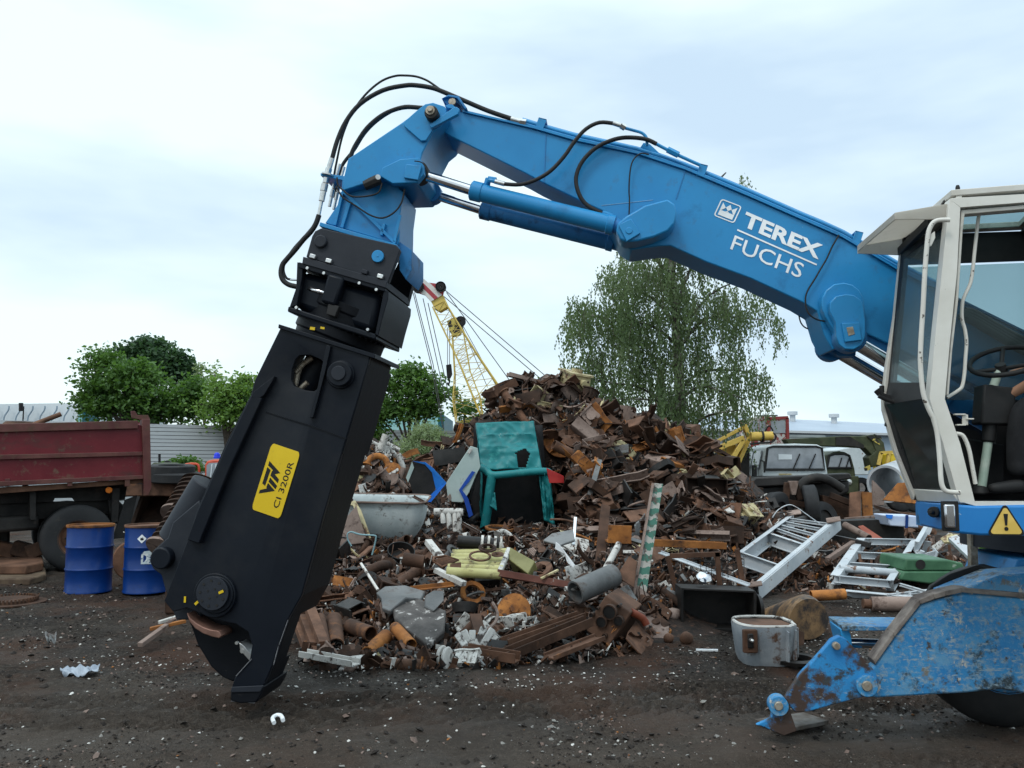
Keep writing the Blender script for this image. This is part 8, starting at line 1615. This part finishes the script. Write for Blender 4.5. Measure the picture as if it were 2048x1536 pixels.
slab('broken_board', 'pale plank end near the green bush', 'board', [(1972, 1106, 12), (2010, 1098, 12), (2016, 1104, 12), (1985, 1118, 11.9)], .03, 'white_old')
# concrete blocks on the heap
for x, y, w, h, dd_, lab in ((1222, 826, 34, 26, 17.6, 'smaller pale concrete block on the heap skyline'), (1283, 848, 62, 30, 17.0, 'larger pale concrete block on the heap skyline')):
    c = at(x, y, dd_); o = MB().box((0, 0, 0), (w*dd_/F, .5, h*dd_/F), Euler((0, .05, .1))).obj('concrete_block', M['concrete'], None, 30, .03, 3); o.location = c; tag(o, lab, 'concrete block')
slab('red_panel', 'bright red panel corner right of the teal cab', 'panel', [(1094, 936, 13.4), (1128, 952, 13.5), (1128, 966, 13.5), (1100, 966, 13.4)], .03, mat('bright_red_paint', (.35, .02, .02), (.45, .04, .035), 3, rough=.4))
# flat grey castings of the front left, tubes, discs
slab('casting', 'flat grey white cracked casting left of the centre front', 'casting', [(752, 1185, 8.7), (770, 1172, 8.8), (810, 1170, 8.9), (850, 1182, 8.8), (842, 1198, 8.6), (812, 1196, 8.5), (780, 1222, 8.3), (764, 1215, 8.4), (762, 1196, 8.6)], .05, 'galv', .01)
slab('casting', 'dark grey flat casting with white flakes in the front', 'casting', [(782, 1205, 8.5), (840, 1196, 8.6), (862, 1212, 8.5), (892, 1220, 8.3), (888, 1262, 7.9), (855, 1290, 7.7), (820, 1262, 7.9), (790, 1235, 8.2)], .07, mat('grey_flaked', (.05, .045, .043), (.10, .09, .085), 5, rough=.8, c3=(.4, .38, .36), s3=8, lo3=.58, hi3=.62, bump=.4), .015)
slab('bent_sheet', 'grey curved dish edge above the dark grey casting', 'sheet', [(852, 1190, 8.5), (868, 1180, 8.6), (888, 1182, 8.6), (888, 1200, 8.4), (868, 1222, 8.3), (850, 1212, 8.4)], .03, 'galv', .01)
TB = [((668, 1238, 8.3), (672, 1292, 7.8), .15, 'upright rusty tube closest to the shear at the front'), ((700, 1252, 8.2), (742, 1268, 7.9), .14, 'rusty tube lying with its dark end to the right'), ((735, 1308, 7.6), (772, 1272, 8.0), .13, 'ochre rusty tube rising to the right in the front'), ((790, 1255, 8.1), (822, 1290, 7.7), .11, 'ochre tube leaning under the grey casting'), ((802, 1298, 7.7), (802, 1322, 7.45), .12, 'short upright ring of tube at the front edge'), ((700, 1300, 7.7), (722, 1322, 7.5), .12, 'stubby brown tube at the front edge'),
      ((806, 1118, 9.2), (848, 1124, 9.2), .14, 'pale brown tube lying on the dark basin'), ((765, 1330, 7.25), (855, 1332, 7.2), .11, 'dark maroon tube lying along the front edge'), ((640, 1235, 8.2), (652, 1300, 7.6), .10, 'dark rusty post beside the upright tube')]
for a, b, w, lab in TB: bar('pipe', lab, 'tube', a, b, 'pipe', w*1.0, 0, 'rust_brown' if 'ochre' not in lab else 'rust_orange')
for i, (x, y) in enumerate(((622, 1285), (612, 1300), (634, 1268))): bar('steel_beam', ['brown corner bar leaning against the shear, middle one', 'lowest brown bar leaning beside the shear foot', 'uppermost brown bar leaning beside the shear'][i], 'bar', (x-14, y-50, 8.3), (x+14, y+22, 7.6), 'box', .09, .07, 'rust_brown')
bar('radiator_rail', 'white ribbed rail lying alone on the dirt at the front', 'rail', (606, 1312, 7.3), (712, 1332, 7.0), 'U', .11, .05, 'white_old')
drop('steel_disc', 690, 1100, 'rust_pale', 62, rot=(1.0, .3, .2), lift=.1, label='brown domed lid leaning below the bathtub left end', var=1)
drop('steel_disc', 800, 1125, 'grime', 70, rot=(.6, .1, .2), lift=.05, label='dark shallow basin below the bathtub', var=2)
drop('cog', 720, 1232, 'rust_dark', 44, rot=(.3, .5, .2), lift=.03, label='stack of dark toothed rings among the front tubes', var=1)
drop('pipe_flange', 775, 1232, 'rust_brown', 50, rot=(.6, -.3, .2), lift=.12, label='brown flange ring lying on the dark grey casting', var=0)
drop('steel_plate', 690, 1180, 'rust_orange', 44, rot=(1.2, .2, .2), lift=.08, label='orange square plate near the shear, above the tubes', var=0)
drop('steel_disc', 1028, 1245, 'rust_orange', 66, rot=(1.1, -.4, .3), lift=.12, label='tilted orange disc in the centre front', var=0)
drop('steel_ring', 945, 1215, 'rust_orange', 50, rot=(.9, .2, .2), lift=.15, label='orange ring of a broken lever in the centre front', var=1)
bar('steel_lever', 'brown curved lever arm below the orange ring', 'lever', (950, 1232, 7.9), (962, 1275, 7.6), 'box', .1, .05, 'rust_brown')
tag(MB().tube([at(985, 1205, 8.0), at(995, 1225, 7.9), at(990, 1245, 7.8), at(970, 1260, 7.7), at(955, 1250, 7.8)], .014, 6, 4).obj('hoop', M['rust_pale'], None, 50), 'thin pale hoop beside the orange lever ring', 'hoop')
RW = empty('radiator', at(955, 1275, 7.5), 0, 'smashed white radiator stubs fanning up at the centre front', 'radiator'); q = RW.location.copy(); P = lambda x, y, d=0: at(x, y, 7.5+d)-q
for a, b in (((915, 1268), (932, 1292)), ((928, 1262), (940, 1292)), ((945, 1262), (944, 1290)), ((968, 1255), (952, 1292)), ((985, 1258), (960, 1298))): MB().beam(P(*a, .1), P(*b), .06, .045, (0, 1, 0)).obj('column', M['white_old'], RW, 30, .01)
for k, (x, y) in enumerate(((882, 1315), (892, 1318))):
    o = MB().lathe(at(x, y, 7.3-.05*k), (1, -.4, .1), [(0, 0), (.09, 0), (.10, .02), (.09, .03), (0, .03)], 28).obj('pulley', M['white_old'], None, 40); tag(o, ['left pale pulley disc at the front edge', 'right pale pulley disc with hub at the front edge'][k], 'pulley')
for a, b, lab in (((985, 1330, 7.25), (1178, 1250, 7.9), 'long brown channel frame, nearer of two at the front'), ((1010, 1295, 7.7), (1165, 1240, 8.2), 'long brown channel frame, farther of two at the front')): bar('steel_channel', lab, 'channel', a, b, 'U', .13, .08, 'rust_brown')
bar('steel_channel', 'brown channel end pointing left from the long frames', 'channel', (930, 1308, 7.4), (1035, 1325, 7.2), 'U', .12, .08, 'rust_brown')
bar('steel_beam', 'flat brown beam lying alone right of the long channels', 'beam', (1098, 1318, 7.3), (1200, 1278, 7.7), 'U', .14, .04, 'rust_brown')
# left of the shear foot
bar('timber', 'ochre stick pointing out left under the shear', 'stick', (280, 1290, 7.8), (352, 1238, 8.4), 'box', .05, .04, 'rust_pale'); bar('timber', 'orange brown lath left of the shear jaw', 'lath', (300, 1258, 8.2), (372, 1242, 8.3), 'box', .06, .03, 'rust_orange'); bar('timber', 'pale lath crossing under the shear jaw', 'lath', (318, 1245, 8.3), (372, 1228, 8.5), 'box', .04, .03, 'white_old')
tag(crumple('plastic_rag', at(120, 1340, 7.0), at(200, 1332, 7.1), at(196, 1348, 6.95), at(125, 1352, 6.9), 16, 6, .05, mat('grey_blue_film', (.22, .26, .32), (.32, .36, .42), 5, rough=.35), None, seed=2, th=.004), 'crumpled grey blue plastic film on the left dirt', 'rag')
tag(crumple('dark_rag', at(90, 1270, 7.9), at(114, 1268, 7.9), at(112, 1288, 7.7), at(94, 1284, 7.75), 8, 6, .06, M['galv'], None, seed=5, th=.006), 'small dull grey rag on the left dirt', 'rag')
tag(MB().tube([gnd(548, 1452)+Vector((0, 0, .02)), gnd(545, 1446)+Vector((0, 0, .03)), gnd(552, 1440)+Vector((0, 0, .03)), gnd(562, 1441)+Vector((0, 0, .03)), gnd(566, 1447)+Vector((0, 0, .02))], .014, 8, 3).obj('hook_scrap', M['white_letter'], None, 50), 'white curled hook lying on the dirt right of the shear tip', 'hook')
tag(MB().beam(gnd(1392, 1302)+Vector((0, 0, .01)), gnd(1436, 1304)+Vector((0, 0, .015)), .03, .015).obj('white_strip', M['white_letter'], None, 30), 'bright white strip on the dirt below the black box', 'strip')
for x, y, r_, lab in ((1338, 1285, .05, 'round rusty lump on the dirt, left of the larger one'), (1374, 1288, .065, 'larger round rusty lump on the dirt below the black box')):
    o = MB().lathe(gnd(x, y)+Vector((0, 0, r_*.8)), (.4, -.8, .3), [(0, -r_), (r_*.8, -r_*.7), (r_, 0), (r_*.7, r_*.6), (r_*.3, r_*.8), (0, r_*.8)], 18).obj('float_ball', M['rust_brown'], None, 50); tag(o, lab, 'lump')
# blue wire loop
tag(MB().tube([at(x, y, 9.3) for x, y in ((703, 1092), (696, 1080), (695, 1068), (703, 1064), (720, 1069), (748, 1071), (752, 1075), (748, 1095), (744, 1110))], .009, 6, 3).obj('wire', mat('pale_blue_wire', (.2, .33, .36), rough=.5), None, 60), 'pale blue wire loop arching below the bathtub', 'wire')
tag(MB().tube([at(x, y, 12.6) for x, y in ((1545, 1035), (1556, 1020), (1575, 1010), (1590, 1013), (1615, 1030), (1640, 1048))], .008, 6, 3).obj('wire', M['frame_grey'], None, 60), 'thin grey wire arching over the larger frame', 'wire')

# ================================================================ unique truthful labels for the scrap pieces
LM = [('teal cab', 1020, 900, 40), ('teal cab hollow', 1040, 1010, 40), ('bathtub', 765, 1045, 45), ('blue sheet', 855, 965, 25), ('pale door', 928, 950, 25), ('yellow radiator', 960, 1128, 40), ('olive box', 1043, 1120, 20), ('green striped post', 1298, 1085, 30), ('engine block', 1232, 1250, 35),
      ('black box', 1438, 1220, 45), ('mesh basket', 1430, 1140, 40), ('larger grey frame', 1575, 1105, 60), ('smaller grey frame', 1750, 1118, 50), ('large concrete block', 1283, 848, 25), ('small concrete block', 1222, 826, 20), ('heap summit', 1050, 770, 25), ('crest ring', 1110, 790, 20),
      ('cream plate', 1345, 885, 20), ('wide dark trough', 1410, 1000, 35), ('axle wreck', 1590, 1000, 50), ('loader arm foot', 1450, 945, 25), ('red panel', 1112, 952, 18), ('orange channel', 1150, 935, 30), ('white radiator', 905, 1045, 22), ('fluted pipe', 955, 1086, 30), ('grey casting', 830, 1225, 45), ('orange disc', 1028, 1245, 25),
      ('long channel frames', 1090, 1290, 50), ('front tubes', 720, 1270, 45), ('white ground rail', 660, 1322, 40), ('dark basin', 800, 1125, 28), ('large flange ring', 727, 978, 25), ('pale pipes hill', 760, 910, 25), ('willow bush', 850, 905, 25), ('grey cylinder', 1190, 1168, 30), ('red brown beam', 1070, 1165, 45), ('jagged white edge', 1130, 1110, 20), ('dark girder', 1730, 1058, 40), ('green hood', 1865, 1140, 40), ('shear edge', 640, 1180, 30), ('orange sheet', 1190, 855, 25), ('slope plate', 1170, 880, 20), ('motor housing', 1525, 1285, 35), ('white hoop rod', 1150, 1060, 15)]
for o in list(bpy.data.objects):
    pass
used_l = set(); SCRAP.sort(key=lambda s: -max(s[0].dimensions) if s[0].dimensions else 0)
def direc(dx, dy, r):
    if math.hypot(dx, dy) < r*.75: return 'against the'
    a = math.degrees(math.atan2(-dy, dx)) % 360; return ['right of the', 'up and right of the', 'above the', 'up and left of the', 'left of the', 'down and left of the', 'below the', 'down and right of the'][int((a+22.5)//45) % 8]
bpy.context.view_layer.update()
for s in SCRAP:
    o, kind, mt, px, py, lab = s
    if lab: o['label'] = lab; used_l.add(lab); o['group'] = 'loose scrap pieces in the heap'; continue
    near = sorted(LM, key=lambda l_: math.hypot(px-l_[1], (py-l_[2])*1.3)-l_[3]*.5)[:3]
    v = (o.rotation_euler.to_matrix() @ Vector((1, 0, 0))); tilt = abs(v.z); lean = 'lying flat' if tilt < .25 else ('tilted' if tilt < .6 else 'standing steeply')
    big = max(o.dimensions) if max(o.dimensions) > 0 else .5; sz = 'small' if big < .33 else ('long' if big > .75 else '')
    opts = []
    for (nm, lx, ly, r_) in near:
        d = direc(px-lx, py-ly, r_); base_ = f"{WORD[mt]} {KW[kind]}"
        opts += [f"{base_} {d} {nm}"]
    for (nm, lx, ly, r_) in near:
        d = direc(px-lx, py-ly, r_); opts += [f"{(sz+' ') if sz else ''}{WORD[mt]} {KW[kind]} {lean} {d} {nm}"]
    (n1_, x1_, y1_, r1_), (n2_, x2_, y2_, r2_) = near[0], near[1]
    opts.append(f"{WORD[mt]} {KW[kind]} {lean} {direc(px-x1_, py-y1_, r1_)} {n1_} and {direc(px-x2_, py-y2_, r2_)} {n2_}")
    opts.append(f"{(sz or 'medium')} {WORD[mt]} {KW[kind]} {lean} {direc(px-x1_, py-y1_, r1_)} {n1_} and {direc(px-x2_, py-y2_, r2_)} {n2_}")
    L_ = next((q_ for q_ in opts if q_ not in used_l), None)
    if L_ is None: L_ = opts[-1]
    used_l.add(L_); o['label'] = ' '.join(L_.split()[:16]); o['group'] = 'loose scrap pieces in the heap'

# ================================================================ uncountable small stuff: shards in the heap, chips on the dirt
def shard(mb, p, s_, rnd):
    M3 = Euler((rnd.uniform(0, 6.3), rnd.uniform(0, 6.3), rnd.uniform(0, 6.3))).to_matrix(); k = rnd.random()
    if k < .5:
        n_ = rnd.choice((3, 4, 4, 5)); P_ = [M3 @ Vector((math.cos(6.283*i/n_)*s_*rnd.uniform(.4, 1), math.sin(6.283*i/n_)*s_*rnd.uniform(.3, .8), 0)) for i in range(n_)]; mb.prism([p+v for v in P_], M3 @ Vector((0, 0, s_*.08)))
    else: mb.box(p, (s_*rnd.uniform(.8, 2.2), s_*rnd.uniform(.12, .4), s_*rnd.uniform(.08, .35)), M3)
SH_ = random.Random(31); mb = MB()
mats = [M['rust_dark'], M['rust_brown'], M['rust_pale'], M['grime'], M['rust_orange'], M['white_old'], M['galv']]; wt = [28, 24, 15, 22, 3.5, 6, 5]
for poly_, n_ in ((R_HI, 5200), (R_MID, 3600), (R_LO, 8500), (R_RT, 3200)):
    x0 = min(p[0] for p in poly_); x1 = max(p[0] for p in poly_); y0 = min(p[1] for p in poly_); y1 = max(p[1] for p in poly_); k = 0
    while k < n_:
        x, y = SH_.uniform(x0, x1), SH_.uniform(y0, y1)
        if not inpoly(x, y, poly_): continue
        k += 1; p = hit(x, y)
        if p is None: continue
        mb.cur = SH_.choices(range(7), wt)[0]; shard(mb, p+Vector((0, 0, SH_.uniform(-.02, .08))), (.02+.11*SH_.random()**2)*(.55+.03*p.y), SH_)
o = mb.obj('scrap_shards', mats, None, None, fix=False); tag(o, kind='stuff')
mb = MB(); cm = [mat('white_chip', (.45, .43, .40), (.62, .6, .57), 9, rough=.7), mat('grey_chip', (.16, .15, .14), (.26, .25, .23), 9, rough=.8), M['rust_pale'], mat('dark_clod', (.018, .014, .012), (.035, .028, .024), 9, rough=.9), M['rust_orange'], mat('blue_chip', (.05, .14, .3), rough=.5)]
CH = random.Random(8)
def chip(x, y, s_, mi, flat=.5):
    z = ground_z(x, y); mb.cur = mi; M3 = Euler((CH.uniform(-.5, .5), CH.uniform(-.5, .5), CH.uniform(0, 6.3))).to_matrix(); c = Vector((x, y, z+s_*flat*.3))
    P_ = [c+M3 @ Vector((math.cos(6.283*i/5)*s_*CH.uniform(.5, 1.1), math.sin(6.283*i/5)*s_*CH.uniform(.4, 1), CH.uniform(-.2, .2)*s_)) for i in range(5)]; t = c+M3 @ Vector((CH.uniform(-.3, .3)*s_, CH.uniform(-.3, .3)*s_, s_*flat))
    mb.add(P_+[t, c-Vector((0, 0, s_*.3))], [(i, (i+1) % 5, 5) for i in range(5)]+[((i+1) % 5, i, 6) for i in range(5)])
for _ in range(42000):
    y = 3.6+ (CH.random()**1.15)*8.5; hw = .62*y+.3; x = CH.uniform(-hw, hw)
    den = noise.noise((x*.9, y*.9, 4))+.6*noise.noise((x*2.6, y*2.6, 8))
    if CH.random() > .30+1.5*den: continue
    m_ = CH.choices(range(6), (1.8, 14, 16, 70, 1.6, .05))[0]; chip(x, y, CH.choice((.004, .006, .006, .008, .011, .016))*(.6+.09*y)*(1 if m_ else .8), m_)
for _ in range(170): y = CH.uniform(4.2, 9.5); x = CH.uniform(-.6*y, .45*y); chip(x, y, CH.uniform(.010, .024), CH.choices((0, 1, 2, 4), (8, 3, 3, .8))[0], .4)
for _ in range(900): y = CH.uniform(3.8, 10); x = CH.uniform(-.62*y, .6*y); chip(x, y, CH.uniform(.012, .04), CH.choices((3, 2, 1), (8, 1.2, .8))[0], .5)
for cx, cy, n_ in ((.4, 6.9, 130), (-1.6, 7.2, 90), (2.9, 8.5, 60), (-3.4, 7.6, 70), (-1.2, 6.4, 60)):
    for _ in range(n_): chip(cx+CH.gauss(0, .55), cy+CH.gauss(0, .25), CH.uniform(.006, .018), CH.choices((0, 1), (6, 3))[0], .4)
o = mb.obj('ground_chips', cm, None, None, fix=False); tag(o, kind='stuff')

for o in COL.objects:
    if o.parent is None and 'label' in o and 'kind' not in o: o['kind'] = 'thing'
